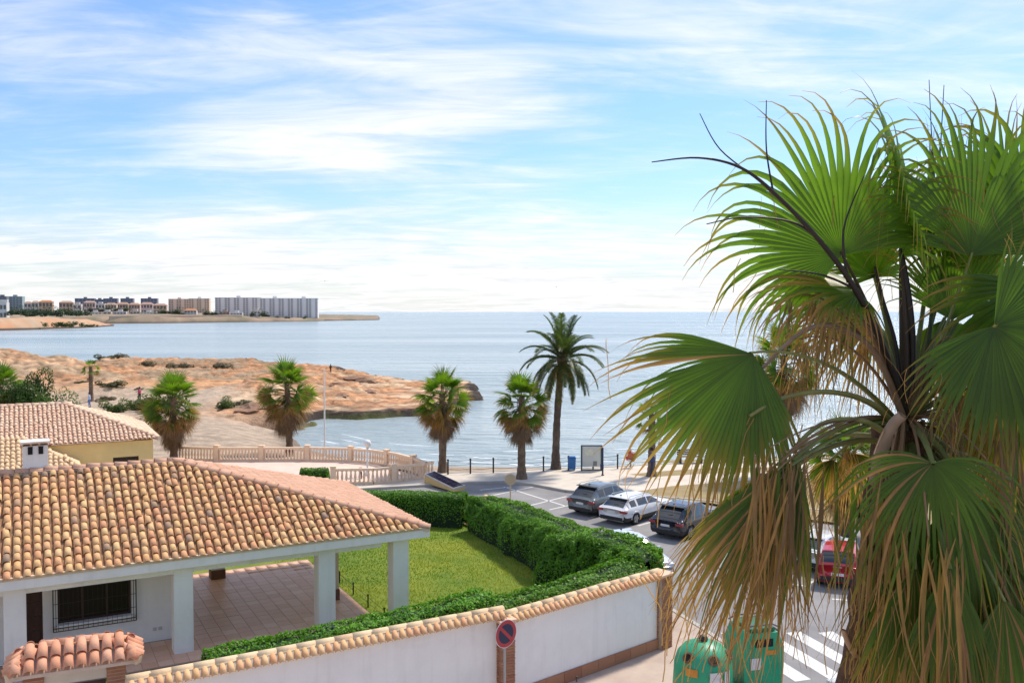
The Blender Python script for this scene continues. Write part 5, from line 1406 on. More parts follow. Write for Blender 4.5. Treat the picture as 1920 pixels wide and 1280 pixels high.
palm_from_px('brown skirted fan palm hidden behind the lower stems of the foreground palm', 1585, 1000, 770, 170, 7, skirt_len=1.2)
palm_from_px('slim young fan palm on the dry headland slope at the left', 171, 752, 670, 38, 8, z=None, skirt=6, live=14)
palm_from_px('fan palm at the left picture edge beside the dark round tree', 2, 800, 676, 110, 9, z=0.0, skirt=20)

# ------------------------------------------------------------------ feather palm
def feather_proto(elev, ln, seed, brown=0.1):
    rr = np.random.default_rng(seed)
    e = R(elev); p = np.zeros(3); d = np.array([math.cos(e), 0, math.sin(e)]); N_ = 22
    path = [p.copy()]; dirs = [d.copy()]
    for i in range(N_):
        d = d + np.array([0, 0, -1.0]) * (0.028 + 0.085 * (i / N_)) * (1.5 if elev < 20 else 1); d /= np.linalg.norm(d)
        p = p + d * ln / N_; path.append(p.copy()); dirs.append(d.copy())
    V_, Fc, T = [], [], []
    for k_ in range(84):
        s = 0.12 + 0.88 * k_ / 84; i = min(int(s * N_), N_ - 1); fr_ = s * N_ - i
        q = path[i] * (1 - fr_) + path[i + 1] * fr_; dd = dirs[i]
        up = np.cross(np.cross(dd, [0, 0, 1.0]), dd); up /= np.linalg.norm(up) + 1e-9; sdv = np.cross(dd, up)
        L_ = 0.46 * math.sin(math.pi * min(1, 0.12 + s * 0.86)) ** 0.6 * (ln / 3.0) + 0.06
        for side in (-1, 1):
            ld = dd * 0.75 + sdv * side * 0.75 + up * 0.30 + rr.normal(0, .08, 3); ld /= np.linalg.norm(ld)
            a = q; m = q + ld * L_ * 0.55; ld2 = ld + np.array([0, 0, -0.55]); ld2 /= np.linalg.norm(ld2); tip = m + ld2 * L_ * 0.5
            wv = dd * 0.020
            b0 = len(V_); V_ += [a - wv, a + wv, m - wv, m + wv, tip, tip + wv * .2]
            Fc += [(b0, b0 + 1, b0 + 3, b0 + 2), (b0 + 2, b0 + 3, b0 + 5, b0 + 4)]
            kk = rr.uniform(0, 1); c = np.array([0.040, 0.070, 0.022]) * (1 - kk) + np.array([0.085, 0.125, 0.035]) * kk
            if rr.random() < brown: c = np.array([0.22, 0.14, 0.06])
            T += [c] * 6
    v2, f2, t2 = strip_tube([Vector(x) for x in path], 0.035, 0.008, (0.16, 0.13, 0.05), (0.12, 0.13, 0.04), 5)
    return npmesh('frond', np.concatenate([np.array(V_), v2]), np.concatenate([np.array(Fc), f2 + len(V_)]), palm_leaf, np.concatenate([np.array(T), t2]))
fb_ = P(1042, 879, 0.10); fs_ = FPX / fb_.y
ft = thing('feather_palm', 'tall feather palm with arching grey green fronds standing before the sea', 'palm tree', fb_)
fh = (879 - 668) / fs_
palm_trunk(ft, fb_, fh, 0.24, 0.20, (12 / fs_, 0), 3, (0.15, 0.11, 0.085))
fp = {el: feather_proto(el, 3.0, 900 + el, br_) for el, br_ in ((80, 0.02), (62, 0.03), (42, 0.05), (22, 0.08), (2, 0.12), (-22, 0.22), (-48, 0.55))}
rg = random.Random(9)
for q in range(52):
    f = q / 52; az = q * 2.399
    el = (80, 62, 62, 42, 42, 22, 22, 2, 2, -22, -22, -48)[min(11, int(f * 12))]
    o = ob('frond', fp[el], ft, (12 / fs_ + 0.12 * math.cos(az), 0.12 * math.sin(az), fh - 0.35 * f)); s_ = rg.uniform(0.82, 1.05)
    o.rotation_euler = (rg.gauss(0, .08), rg.gauss(0, .08), az); o.scale = (s_, s_, s_)
nut = MB(); nut.lathe([(0.12, -0.9), (0.26, -0.6), (0.36, -0.2), (0.34, 0.1), (0.15, 0.35), (0.02, 0.4)], (12 / fs_, 0, fh), 14); nut.build('crown_base', mat('palm_boot_fibre', (0.13, 0.085, 0.05), 0.95, 0.4, 8, 0.8, 12), ft)

# ------------------------------------------------------------------ broadleaf trees and shrubs at the left and on the headland
def bush_mesh(name, rx, ry, rz, n, seed, size, c0, c1, lobes=9):
    rr = np.random.default_rng(seed)
    cen = rr.normal(0, 0.42, (lobes, 3)) * np.array([rx, ry, rz * 0.8]); cen[:, 2] = np.abs(cen[:, 2]) + rz * 0.25
    rad = rr.uniform(0.35, 0.62, lobes) * min(rx, ry, rz * 1.2)
    which = rr.integers(0, lobes, n); d = rr.normal(0, 1, (n, 3)); d /= np.linalg.norm(d, axis=1, keepdims=True)
    r_ = rad[which] * (0.75 + 0.30 * rr.random(n)) * (0.85 + 0.3 * fbm(d[:, 0] * 4 + which, d[:, 2] * 4, seed))
    p = cen[which] + d * r_[:, None]; p[:, 2] = np.maximum(p[:, 2], 0.02 * rz)
    br = np.clip(0.45 + 0.5 * (rr.random(lobes)[which] - 0.5) + 0.2 * d[:, 2], 0, 1)  # leaf colour varies by lobe and gets lighter towards its top
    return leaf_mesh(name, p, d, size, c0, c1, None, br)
bt = P(62, 800, 0.2)
tr = thing('broadleaf_tree', 'dense dark green round tree behind the yellow house at the far left', 'tree', bt)
rt = random.Random(3)
MB().tube([(0, 0, 0), (0.1, 0, 0.8), (0, 0.1, 1.8)], [0.22, 0.17, 0.12], 8).build('trunk', mat('bark', (0.10, 0.07, 0.05), 0.95, 0.3, 8, 0.6, 20), tr)
for q in range(5):
    a = q * 1.257; MB().tube([(0, 0.05, 1.2), (0.5 * math.cos(a), 0.5 * math.sin(a), 2.0), (1.0 * math.cos(a), 1.0 * math.sin(a), 2.6)], [0.09, 0.06, 0.03], 6).build('limb', MATS['bark'], tr)
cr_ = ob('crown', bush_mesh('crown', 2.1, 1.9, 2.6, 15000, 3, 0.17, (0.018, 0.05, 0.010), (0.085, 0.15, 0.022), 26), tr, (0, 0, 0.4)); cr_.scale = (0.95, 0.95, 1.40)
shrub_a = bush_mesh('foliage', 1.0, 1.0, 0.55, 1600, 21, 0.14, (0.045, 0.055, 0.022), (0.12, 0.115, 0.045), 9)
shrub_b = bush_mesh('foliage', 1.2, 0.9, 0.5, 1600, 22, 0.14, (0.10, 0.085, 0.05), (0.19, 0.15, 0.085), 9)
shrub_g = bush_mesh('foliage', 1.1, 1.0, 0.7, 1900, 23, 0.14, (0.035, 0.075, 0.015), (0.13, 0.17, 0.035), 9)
twig = mat('twig', (0.09, 0.065, 0.045), 0.95)
stem_me = MB()
for q in range(7):
    a = q * 0.9; stem_me.tube([(0, 0, 0), (0.25 * math.cos(a), 0.25 * math.sin(a), 0.2), (0.55 * math.cos(a), 0.55 * math.sin(a), 0.42)], [0.03, 0.02, 0.01], 5)
stem_me = stem_me.mesh('stems', twig)
def shrub(label, px, py, w_px, me, zs=1.0, rz=0.0):
    p = on_ground(px, py); s = w_px / FPX * p.y / 2.3
    t = thing('low_shrub', label, 'shrub', p - Vector((0, 0, 0.05)), rz, 'low shrubs on the sandy headland')
    t.scale = (s, s * 0.8, s * zs)
    ob('foliage', me, t); ob('stems', stem_me, t)
SH = [('broad green shrub on the sand just left of the second skirted palm', 300, 772, 120, 'g'), ('bushy green shrub at the foot of the slope beside the left skirted palm', 262, 768, 70, 'g'),
      ('dark green shrub at the edge of the red track beside the beach', 420, 765, 60, 'g'), ('small dark shrub at the right end of the red track', 455, 757, 50, 'a'),
      ('large grey brown shrub in the middle of the left slope', 205, 735, 70, 'a'), ('grey shrub touching the slim young palm on its left', 158, 718, 40, 'a'),
      ('long low dark shrub on the skyline left of centre', 205, 676, 75, 'a'), ('brown scrub patch above the slope on the headland top', 265, 686, 60, 'b'),
      ('dry scrub strip along the plateau edge left of the second palm', 400, 692, 90, 'b'), ('dry scrub on the plateau behind the left skirted palm', 335, 692, 80, 'b'), ('dry scrub nearest the second skirted palm on the plateau', 460, 688, 80, 'b'),
      ('dark shrub in the hollow of the orange mound at the left picture edge', 6, 665, 28, 'a'), ('brown shrub at the slope foot behind the yellow roof', 195, 752, 60, 'b'),
      ('small round shrub beside the pink figure on the slope', 262, 730, 26, 'a'), ('olive shrub right of the young palm at the roof edge', 215, 772, 60, 'g')]
for lab, px, py, w, kd in SH:
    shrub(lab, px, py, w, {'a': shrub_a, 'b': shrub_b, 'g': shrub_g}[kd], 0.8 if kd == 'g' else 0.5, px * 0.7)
# rocks on the headland
def rock_mesh(seed):
    bm = bmesh.new(); bmesh.ops.create_icosphere(bm, subdivisions=2, radius=1); rr = random.Random(seed)
    ph = [rr.uniform(0, 6) for _ in range(6)]
    for v in bm.verts:
        c = v.co; k_ = 1 + 0.22 * math.sin(3.1 * c.x + ph[0]) + 0.2 * math.sin(4.3 * c.y + ph[1]) + 0.15 * math.sin(6 * c.z + ph[2])
        v.co = Vector((c.x * k_ * 1.3, c.y * k_, max(-0.3, round(c.z * k_ * 3) / 3 * 0.55)))
    me = bpy.data.meshes.new('boulder'); bm.to_mesh(me); bm.free(); me.materials.append(mat('dark_sandstone', (0.20, 0.11, 0.07), 0.95, 0.35, 2.5, 0.8, 8, c2=(0.34, 0.20, 0.12))); return me
rks = [rock_mesh(k_) for k_ in range(3)]
RK = [('dark layered boulder on the headland right of the white pole', 630, 722, 30), ('second dark boulder beside it on the headland crest', 662, 710, 36), ('flat brown boulder on the crest towards the headland middle', 690, 716, 40),
      ('reddish boulder at the cliff foot behind the second palm', 478, 762, 46), ('low grey boulder on the beach at the cliff foot', 462, 776, 40), ('small flat boulder in the middle of the bare headland', 690, 734, 34), ('flat slab boulder near the headland front edge', 640, 744, 26)]
for q, (lab, px, py, w) in enumerate(RK):
    p = on_ground(px, py); o = ob('boulder', rks[q % 3], None, p); s = w / FPX * p.y / 2.6; o.scale = (s, s * 1.2, s * 0.9); o.rotation_euler = (0, 0, q * 1.3)
    tag(o, lab, 'boulder', 'boulders on the headland'); o['kind'] = 'thing'

# ================================================================== PLAZA, FENCES, STREET FURNITURE
peach = mat('salmon_concrete', (0.80, 0.60, 0.42), 0.85, 0.1, 3.0, 0.2, 30)
pinkf = mat('plaza_paving', (0.66, 0.47, 0.38), 0.85, 0.08, 1.0, 0.2, 20, c2=(0.74, 0.58, 0.48))
back_px = [(326, 862), (420, 864), (500, 864), (580, 863.5), (650, 865), (700, 869), (745, 876), (780, 886), (802, 896)]
back_pts = [P(x, y, 0.10) for x, y in back_px]
front_pts = [P(560, 902, 0.10), P(625, 908, 0.10), P(700, 907, 0.10), P(755, 902, 0.10), P(812, 893, 0.10)]
sheet('plaza', [tuple(p[:2]) for p in back_pts] + [tuple(p[:2]) for p in front_pts[::-1]] + [tuple(P(440, 880, .1)[:2])], 0.106, pinkf)
bal_me = MB().lathe([(0.075, 0.0), (0.075, 0.05), (0.05, 0.09), (0.085, 0.25), (0.06, 0.42), (0.045, 0.55), (0.075, 0.60), (0.075, 0.63)], (0, 0, 0.15), 8).mesh('baluster', peach, True)
def balustrade(label, pts, gap=0.30):
    b0 = pts[0].copy(); t = thing('balustrade', label, 'balustrade', b0, 0, 'salmon concrete balustrades')
    # resample
    P3 = []; 
    for i in range(len(pts) - 1):
        n_ = max(1, int((pts[i + 1] - pts[i]).length / 0.5))
        for k_ in range(n_): P3.append(pts[i] + (pts[i + 1] - pts[i]) * k_ / n_)
    P3.append(pts[-1]); P3 = [p - b0 for p in P3]
    for (w_, z0_, z1_, nm_) in ((0.24, 0.0, 0.15, 'plinth'), (0.20, 0.78, 0.92, 'handrail')):
        mb = MB()
        for i in range(len(P3) - 1):
            a, c = P3[i], P3[i + 1]; d = (c - a).normalized(); n_ = Vector((-d.y, d.x, 0)) * w_ / 2; e = d * 0.004
            mb.prism([tuple((a - n_)[:2]), tuple((c - n_ - e)[:2]), tuple((c + n_ - e)[:2]), tuple((a + n_)[:2])], z0_, z1_)
        mb.build(nm_, peach, t)
    cum = [0]
    for i in range(len(P3) - 1): cum.append(cum[-1] + (P3[i + 1] - P3[i]).length)
    s = 0.0; k_ = 0; every = 14
    while s < cum[-1]:
        i = max(j for j in range(len(cum)) if cum[j] <= s); i = min(i, len(P3) - 2)
        p = P3[i] + (P3[i + 1] - P3[i]) * ((s - cum[i]) / max(1e-6, cum[i + 1] - cum[i]))
        if k_ % every == 0:
            d = P3[i + 1] - P3[i]; a = math.atan2(d.y, d.x)
            MB().box((p.x, p.y, 0.5), (0.30, 0.30, 1.0), a).box((p.x, p.y, 1.03), (0.36, 0.36, 0.07), a).build('pier', peach, t)
        else: ob('baluster', bal_me, t, p)
        s += gap; k_ += 1
    return t
balustrade('long curved salmon balustrade on the beach side of the plaza', back_pts, 0.215)
balustrade('short salmon balustrade in front of the plaza behind the hedge', front_pts[1:], 0.25)
steel = mat('grey_post_paint', (0.16, 0.16, 0.165), 0.5, 0.15, 4, metal=0.3)
whitep = mat('white_post_paint', (0.75, 0.75, 0.74), 0.45, 0.08, 3)
# globe lamp and tall white mast on the plaza
gp = P(689, 891, 0.106); gh = (891 - 836) / FPX * gp.y
gl_ = thing('globe_lamp', 'white globe lamp post on the plaza beside the balustrade', 'lamp post', gp)
MB().lathe([(0.16, 0), (0.16, 0.15), (0.06, 0.3), (0.045, 1.0), (0.04, gh - 0.2), (0.09, gh - 0.12), (0.09, gh - 0.05)], seg=10).build('post', whitep, gl_, True)
MB().lathe([(0.02, -0.22), (0.14, -0.17), (0.22, -0.05), (0.235, 0.05), (0.19, 0.17), (0.10, 0.24), (0.01, 0.26)], (0, 0, gh + 0.15), 16).build('globe', mat('white_globe', (0.82, 0.80, 0.75), 0.3, 0.03), gl_, True)
bp_ = P(676, 897, 0.106)
bo = thing('bollard_lamp', 'short black bollard lamp in front of the globe lamp', 'bollard', bp_)
MB().lathe([(0.09, 0), (0.09, 0.42), (0.05, 0.44), (0.05, 0.56), (0.12, 0.58), (0.11, 0.66), (0.01, 0.68)], seg=10).build('post', iron, bo)
MB().lathe([(0.07, 0.44), (0.07, 0.57)], seg=10).build('lens', whitep, bo)
mp_ = P(609, 858, -0.4); mh = (858 - 694) / FPX * mp_.y
ma = thing('white_mast', 'tall thin white mast standing on the sand behind the balustrade', 'mast', mp_)
MB().tube([(0, 0, 0), (0, 0, mh * .5), (0, 0, mh)], [0.07, 0.055, 0.04], 8).build('pole', whitep, ma)
MB().lathe([(0.15, 0), (0.15, 0.06), (0.08, 0.12)], seg=10).build('foot', whitep, ma)
MB().lathe([(0.045, 0), (0.07, 0.04), (0.05, 0.1), (0.01, 0.12)], (0, 0, mh), 8).build('cap', whitep, ma)
# dark solar panel on a slanted stand by the plaza steps
so = P(832, 918, 0.1)
sp = thing('solar_panel', 'slanted dark blue panel with pale frame beside the plaza steps', 'panel', so)
sq = [D(796, 888, 52.2), D(814, 882, 52.6), D(872, 909, 50.0), D(850, 915, 49.6)]
sq = [p - so for p in sq]; nrm = (sq[1] - sq[0]).cross(sq[3] - sq[0]).normalized(); nrm = nrm if nrm.z > 0 else -nrm
ctr = sum(sq, Vector()) / 4
MB().hull8([p - nrm * 0.08 for p in sq], sq).build('frame', mat('pale_aluminium', (0.55, 0.53, 0.52), 0.4, 0.1, 3, metal=0.4), sp)
e1 = (sq[1] - sq[0]); e2 = (sq[3] - sq[0])
for i in range(2):
    for j in range(6):
        a0, a1 = 0.06 + i * 0.45, 0.06 + i * 0.45 + 0.42; b0_, b1_ = 0.03 + j * 0.16, 0.03 + j * 0.16 + 0.148
        def bl_(s, t): return sq[0] * (1 - s) * (1 - t) + sq[1] * s * (1 - t) + sq[2] * s * t + sq[3] * (1 - s) * t
        qd_ = [bl_(a0, b0_), bl_(a1, b0_), bl_(a1, b1_), bl_(a0, b1_)]
        MB().hull8([p + nrm * 0.002 for p in qd_], [p + nrm * 0.014 for p in qd_]).build('cell', glassmat('solar_cell', (0.012, 0.016, 0.045), 0.12), sp)
for c in (sq[0], sq[1]): MB().tube([c - nrm * .05, Vector((c.x, c.y, 0))], 0.05, 8).build('leg', peach, sp)
MB().hull8([(sq[0].x, sq[0].y, 0), (sq[1].x, sq[1].y, 0), (sq[2].x, sq[2].y, 0), (sq[3].x, sq[3].y, 0)], [p - nrm * 0.085 for p in sq]).build('plinth', mat('yellow_plinth', (0.60, 0.42, 0.18), 0.9, 0.1, 2), sp)
# rope fence at the promenade edge
fpx = [(840, 889), (882, 887.5), (925, 886), (972, 884.5), (1019, 883), (1066, 881.5), (1112, 880), (1158, 878.5)]
f0 = P(*fpx[0], 0.10)
fe = thing('post_and_cable_fence', 'dark post and cable fence along the promenade edge above the sand', 'fence', f0)
tops = []
for x, y in fpx:
    p = P(x, y, 0.10) - f0
    MB().lathe([(0.05, 0), (0.05, 0.85), (0.065, 0.86), (0.06, 0.92), (0.01, 0.94)], tuple(p), 8).build('post', iron, fe); tops.append(p)
for z in (0.30, 0.58, 0.82): 
    for a, b_ in zip(tops[:-1], tops[1:]):
        MB().tube([a + Vector((0, 0, z)), (a + b_) / 2 + Vector((0, 0, z - 0.05)), b_ + Vector((0, 0, z))], 0.011, 5).build('cable', iron, fe)
# blue bin
bb = P(1072, 881, 0.10)
bi = thing('blue_bin', 'blue wheeled litter bin standing at the cable fence', 'bin', bb)
bluep = mat('blue_plastic', (0.015, 0.13, 0.36), 0.4, 0.1, 3)
MB().box((0, 0, 0.42), (0.44, 0.40, 0.70), 0, 1.12).build('body', bluep, bi, bevel=0.03)
MB().box((0, 0, 0.82), (0.54, 0.50, 0.10), 0, 0.8).build('lid', bluep, bi, bevel=0.02)
for sx in (-.2, .2): MB().tube([(sx - .03, 0.2, 0.09), (sx + .03, 0.2, 0.09)], 0.09, 10).build('wheel', iron, bi)
# information cabinet
ik = P(1109, 882, 0.10)
ic = thing('information_board', 'pale information cabinet in a dark frame beside the blue bin', 'sign board', ik)
for sx in (-0.62, 0.62): MB().box((sx, 0, 0.80), (0.09, 0.10, 1.60)).build('post', mat('dark_teal_paint', (0.03, 0.06, 0.075), 0.5), ic)
MB().box((0, 0, 1.56), (1.15, 0.085, 0.08)).build('top_rail', MATS['dark_teal_paint'], ic); MB().box((0, 0, 0.06), (1.15, 0.085, 0.08)).build('bottom_rail', MATS['dark_teal_paint'], ic)
MB().box((0, 0, 0.88), (1.14, 0.05, 1.24)).build('board', mat('pale_board', (0.50, 0.54, 0.52), 0.5, 0.18, 1.5, c2=(0.62, 0.62, 0.55)), ic)
MB().box((-0.15, -0.03, 1.15), (0.5, 0.012, 0.42)).build('notice', mat('pale_notice', (0.62, 0.63, 0.50), 0.6, 0.2, 3), ic); MB().box((0.22, -0.03, 0.45), (0.24, 0.03, 0.3)).build('hatch', mat('grey_hatch', (0.2, 0.2, 0.2), 0.5), ic)
bpost = P(1130, 891, 0.10)
bp2 = thing('blue_post', 'slim dark blue post with a box beside the information board', 'post', bpost)
MB().tube([(0, 0, 0), (0, 0, 1.7)], 0.05, 8).build('pole', mat('navy_paint', (0.012, 0.022, 0.075), 0.45), bp2); MB().box((-0.05, -0.04, 0.55), (0.2, 0.14, 0.3)).build('box', MATS['navy_paint'], bp2, bevel=0.01)
MB().lathe([(0.09, 0), (0.09, 0.05), (0.05, 0.08)], seg=8).build('foot', MATS['navy_paint'], bp2)
# lifebuoy stand
lbp = P(1183, 876, 0.10)
lb = thing('lifebuoy_stand', 'red and white lifebuoy on a post at the promenade edge', 'lifebuoy', lbp)
MB().tube([(0, 0.06, 0), (0, 0.06, 1.15)], 0.04, 8).build('post', steel, lb); MB().box((0, 0.04, 0.72), (0.55, 0.03, 0.6)).build('backboard', mat('orange_board', (0.55, 0.16, 0.06), 0.6), lb)
for q in range(8):
    a0 = q * math.pi / 4; pts = [(0.30 * math.cos(a0 + math.pi / 4 * k_ / 4), -0.03, 0.72 + 0.30 * math.sin(a0 + math.pi / 4 * k_ / 4)) for k_ in range(5)]
    MB().tube(pts, 0.075, 8).build('ring_segment', mat('lifebuoy_red', (0.55, 0.045, 0.03), 0.5) if q % 2 == 0 else whitep, lb, True)
# benches behind the palm
for q, (px, py, lab) in enumerate([(1295, 868, 'wooden bench on the promenade behind the left foreground fronds'), (1400, 866, 'wooden bench further right near the hidden fan palm')]):
    p = P(px, py, 0.10); be = thing('bench', lab, 'bench', p, 0.1, 'promenade benches')
    wd_ = mat('bench_wood', (0.24, 0.13, 0.06), 0.7, 0.2, 4)
    for k_ in range(4): MB().box((0, -0.16 + k_ * 0.11, 0.45), (1.7, 0.09, 0.04)).build('seat_slat', wd_, be)
    for k_ in range(3): MB().box((0, 0.26 + 0.02 * k_, 0.58 + k_ * 0.13), (1.7, 0.03, 0.10)).build('back_slat', wd_, be)
    for sx in (-0.7, 0.7): MB().box((sx, 0.02, 0.215), (0.08, 0.42, 0.43)).box((sx, 0.27, 0.65), (0.06, 0.05, 0.46)).build('leg', iron, be)
# round sign seen from behind, in the parking
rsn = D(957, 898, 43.0); rsb = Vector((rsn.x, rsn.y, -0.008))
rg_ = thing('round_road_sign', 'back of a round beige road sign on a thin post behind the hedge', 'road sign', rsb)
MB().tube([(0, 0, 0), (0, 0, rsn.z + 0.22)], 0.03, 8).build('post', mat('beige_metal', (0.50, 0.40, 0.27), 0.5, 0.1, 3), rg_)
dsc = MB(); k0 = []
dsc.lathe([(0.255, -0.012), (0.27, -0.008), (0.27, 0.008), (0.255, 0.012)], seg=24); dsc.v = [(x, z - 0.045, y + rsn.z) for x, y, z in dsc.v]; dsc.build('disc', MATS['beige_metal'], rg_)
for z in (-.09, .09): MB().box((0, -0.062, rsn.z + z), (0.36, 0.012, 0.03)).build('bracket', MATS['beige_metal'], rg_)
# no parking sign
ns_c = D(948, 1187, 21.35); nsb = Vector((ns_c.x, ns_c.y, 0.10))
nps = thing('no_parking_sign', 'round no parking sign, blue with red ring and red slash, on a grey pole', 'road sign', nsb, R(42))
hz = ns_c.z - 0.10
MB().tube([(0, 0.035, 0), (0, 0.035, hz + 0.30)], 0.032, 10).build('pole', mat('galvanised_pole', (0.33, 0.34, 0.35), 0.45, 0.12, 4, metal=0.5), nps)
def disc(r, y0, y1, seg=40):
    mb = MB(); mb.lathe([(r, -y1), (r, -y0)], seg=seg); mb.v = [(x, z, y + hz) for x, y, z in mb.v]; return mb
SR = 0.335
disc(SR, -0.0, 0.014).build('plate', mat('sign_back_grey', (0.4, 0.4, 0.41), 0.5), nps)
def ring(r0, r1, y, m, name):
    mb = MB(); n_ = 40
    for j in range(n_):
        a = 2 * math.pi * j / n_
        mb.v += [(r0 * math.cos(a), y, hz + r0 * math.sin(a)), (r1 * math.cos(a), y, hz + r1 * math.sin(a))]
    for j in range(n_):
        a, b_ = 2 * j, 2 * ((j + 1) % n_); mb.f.append((a, a + 1, b_ + 1, b_)); mb.mi.append(0)
    return mb.build(name, m, nps)
red = mat('sign_red', (0.40, 0.035, 0.045), 0.4, 0.12, 5); navy = mat('sign_blue', (0.012, 0.018, 0.060), 0.4, 0.12, 5)
ring(0.0005, SR * 0.70, -0.018, navy, 'blue_field'); ring(SR * 0.70, SR * 0.97, -0.0178, red, 'red_ring'); ring(SR * 0.97, SR * 1.0, -0.0176, whitep, 'white_rim')
sb = MB(); w_ = 0.04; L_ = SR * 0.72
ca, sa = math.cos(R(135)), math.sin(R(135))
sb.add([(ca * t * L_ - sa * s * w_, -0.0215, hz + sa * t * L_ + ca * s * w_) for t, s in ((-1, -1), (1, -1), (1, 1), (-1, 1))], [(0, 1, 2, 3)]); sb.build('red_slash', red, nps)
for z in (-.12, .12): MB().box((0, 0.02, hz + z), (0.12, 0.07, 0.03)).build('clamp', MATS['galvanised_pole'], nps)

# bottle banks
gp_ = mat('green_plastic', (0.018, 0.32, 0.155), 0.42, 0.15, 2.5, 0.08, 20)
gdk = mat('green_plastic_dark', (0.010, 0.13, 0.05), 0.45, 0.12, 3)
b1 = P(1318, 1300, 0.10)
ig = thing('bottle_bank', 'rounded green bottle bank with orange label beside the white wall end', 'bottle bank', b1, R(-8), 'green recycling containers')
MB().lathe([(0.70, 0.0), (0.76, 0.06), (0.78, 0.30), (0.74, 0.95), (0.66, 1.22), (0.50, 1.42), (0.26, 1.54), (0.03, 1.57)], seg=32).build('body', gp_, ig, True)
MB().lathe([(0.10, 1.50), (0.12, 1.62), (0.09, 1.70), (0.02, 1.72)], seg=14).build('lifting_eye', iron, ig, True)
for a in (-130, -70, -10):
    x, y = 0.62 * math.cos(R(a)), 0.62 * math.sin(R(a))
    m = MB(); m.lathe([(0.15, -0.06), (0.15, 0.05), (0.10, 0.06), (0.10, -0.05)], seg=16)
    q = Vector((math.cos(R(a)) * .8, math.sin(R(a)) * .8, 0.6)).to_track_quat('Z', 'Y'); m.v = [tuple(q @ Vector(v) + Vector((x, y, 1.22))) for v in m.v]
    ro = m.build('hole_rim', mat('brown_rubber', (0.13, 0.06, 0.03), 0.7), ig)
    m = MB(); m.lathe([(0.10, 0.0), (0.10, 0.052)], seg=14); m.v = [tuple(q @ Vector(v) + Vector((x, y, 1.22))) for v in m.v]; m.build('hole', mat('opening_shade', (0.01, 0.009, 0.008), 0.9), ro)  # near-black plug paints the shade inside the hole
def curved_label(t, a0, a1, z0, z1, r, m, name):
    mb = MB(); n_ = 6
    for i in range(n_ + 1):
        a = R(a0 + (a1 - a0) * i / n_); mb.v += [(r * math.cos(a), r * math.sin(a), z0), (r * math.cos(a), r * math.sin(a), z1)]
    for i in range(n_): mb.f.append((2 * i, 2 * i + 2, 2 * i + 3, 2 * i + 1)); mb.mi.append(0)
    mb.build(name, m, t)
curved_label(ig, -128, -104, 0.78, 1.00, 0.775, mat('orange_sticker', (0.60, 0.24, 0.03), 0.6, 0.2, 6), 'orange_label')
curved_label(ig, -82, -58, 0.55, 0.95, 0.795, mat('white_sticker', (0.62, 0.62, 0.60), 0.6, 0.15, 6), 'white_label')
curved_label(ig, -52, -38, 0.60, 0.95, 0.795, mat('white_sticker', (0.62, 0.62, 0.60), 0.6, 0.15, 6), 'white_label')
ig.scale = (1, 1, 0.90)
b2 = P(1412, 1280, 0.10)
cn = thing('glass_container', 'tall green recycling container with sloping lid right of the rounded one', 'container', b2, R(14), 'green recycling containers')
pr_ = [(-0.55, 0), (0.55, 0), (0.60, 1.15), (0.42, 1.55), (-0.42, 1.55), (-0.60, 1.15)]
m = MB(); m.add([(x, -0.55, z) for x, z in pr_] + [(x, 0.55, z) for x, z in pr_], [tuple(range(6)), tuple(range(11, 5, -1))] + [(i, i + 6, (i + 1) % 6 + 6, (i + 1) % 6) for i in range(6)]); m.build('body', gp_, cn, bevel=0.04)
MB().box((0, 0, 1.60), (0.70, 1.0, 0.08)).build('lid', gdk, cn, bevel=0.02); MB().box((0.53, -0.05, 1.38), (0.10, 0.50, 0.22)).build('slot', mat('opening_shade', (0.01, 0.009, 0.008), 0.9), cn)  # near-black slot blocks paint in the shade of the openings
MB().box((0, -0.56, 1.28), (0.5, 0.03, 0.2)).build('slot', MATS['opening_shade'], cn); MB().box((-0.25, -0.565, 0.75), (0.3, 0.012, 0.3)).build('label', MATS['white_sticker'], cn); MB().box((0.22, -0.565, 1.02), (0.3, 0.012, 0.12)).build('label', MATS['orange_sticker'], cn)
for sy in (-.45, .45): MB().tube([(-0.5, sy, 1.63), (-0.3, sy, 1.72), (0.3, sy, 1.72), (0.5, sy, 1.63)], 0.025, 6).build('handle', steel, cn)

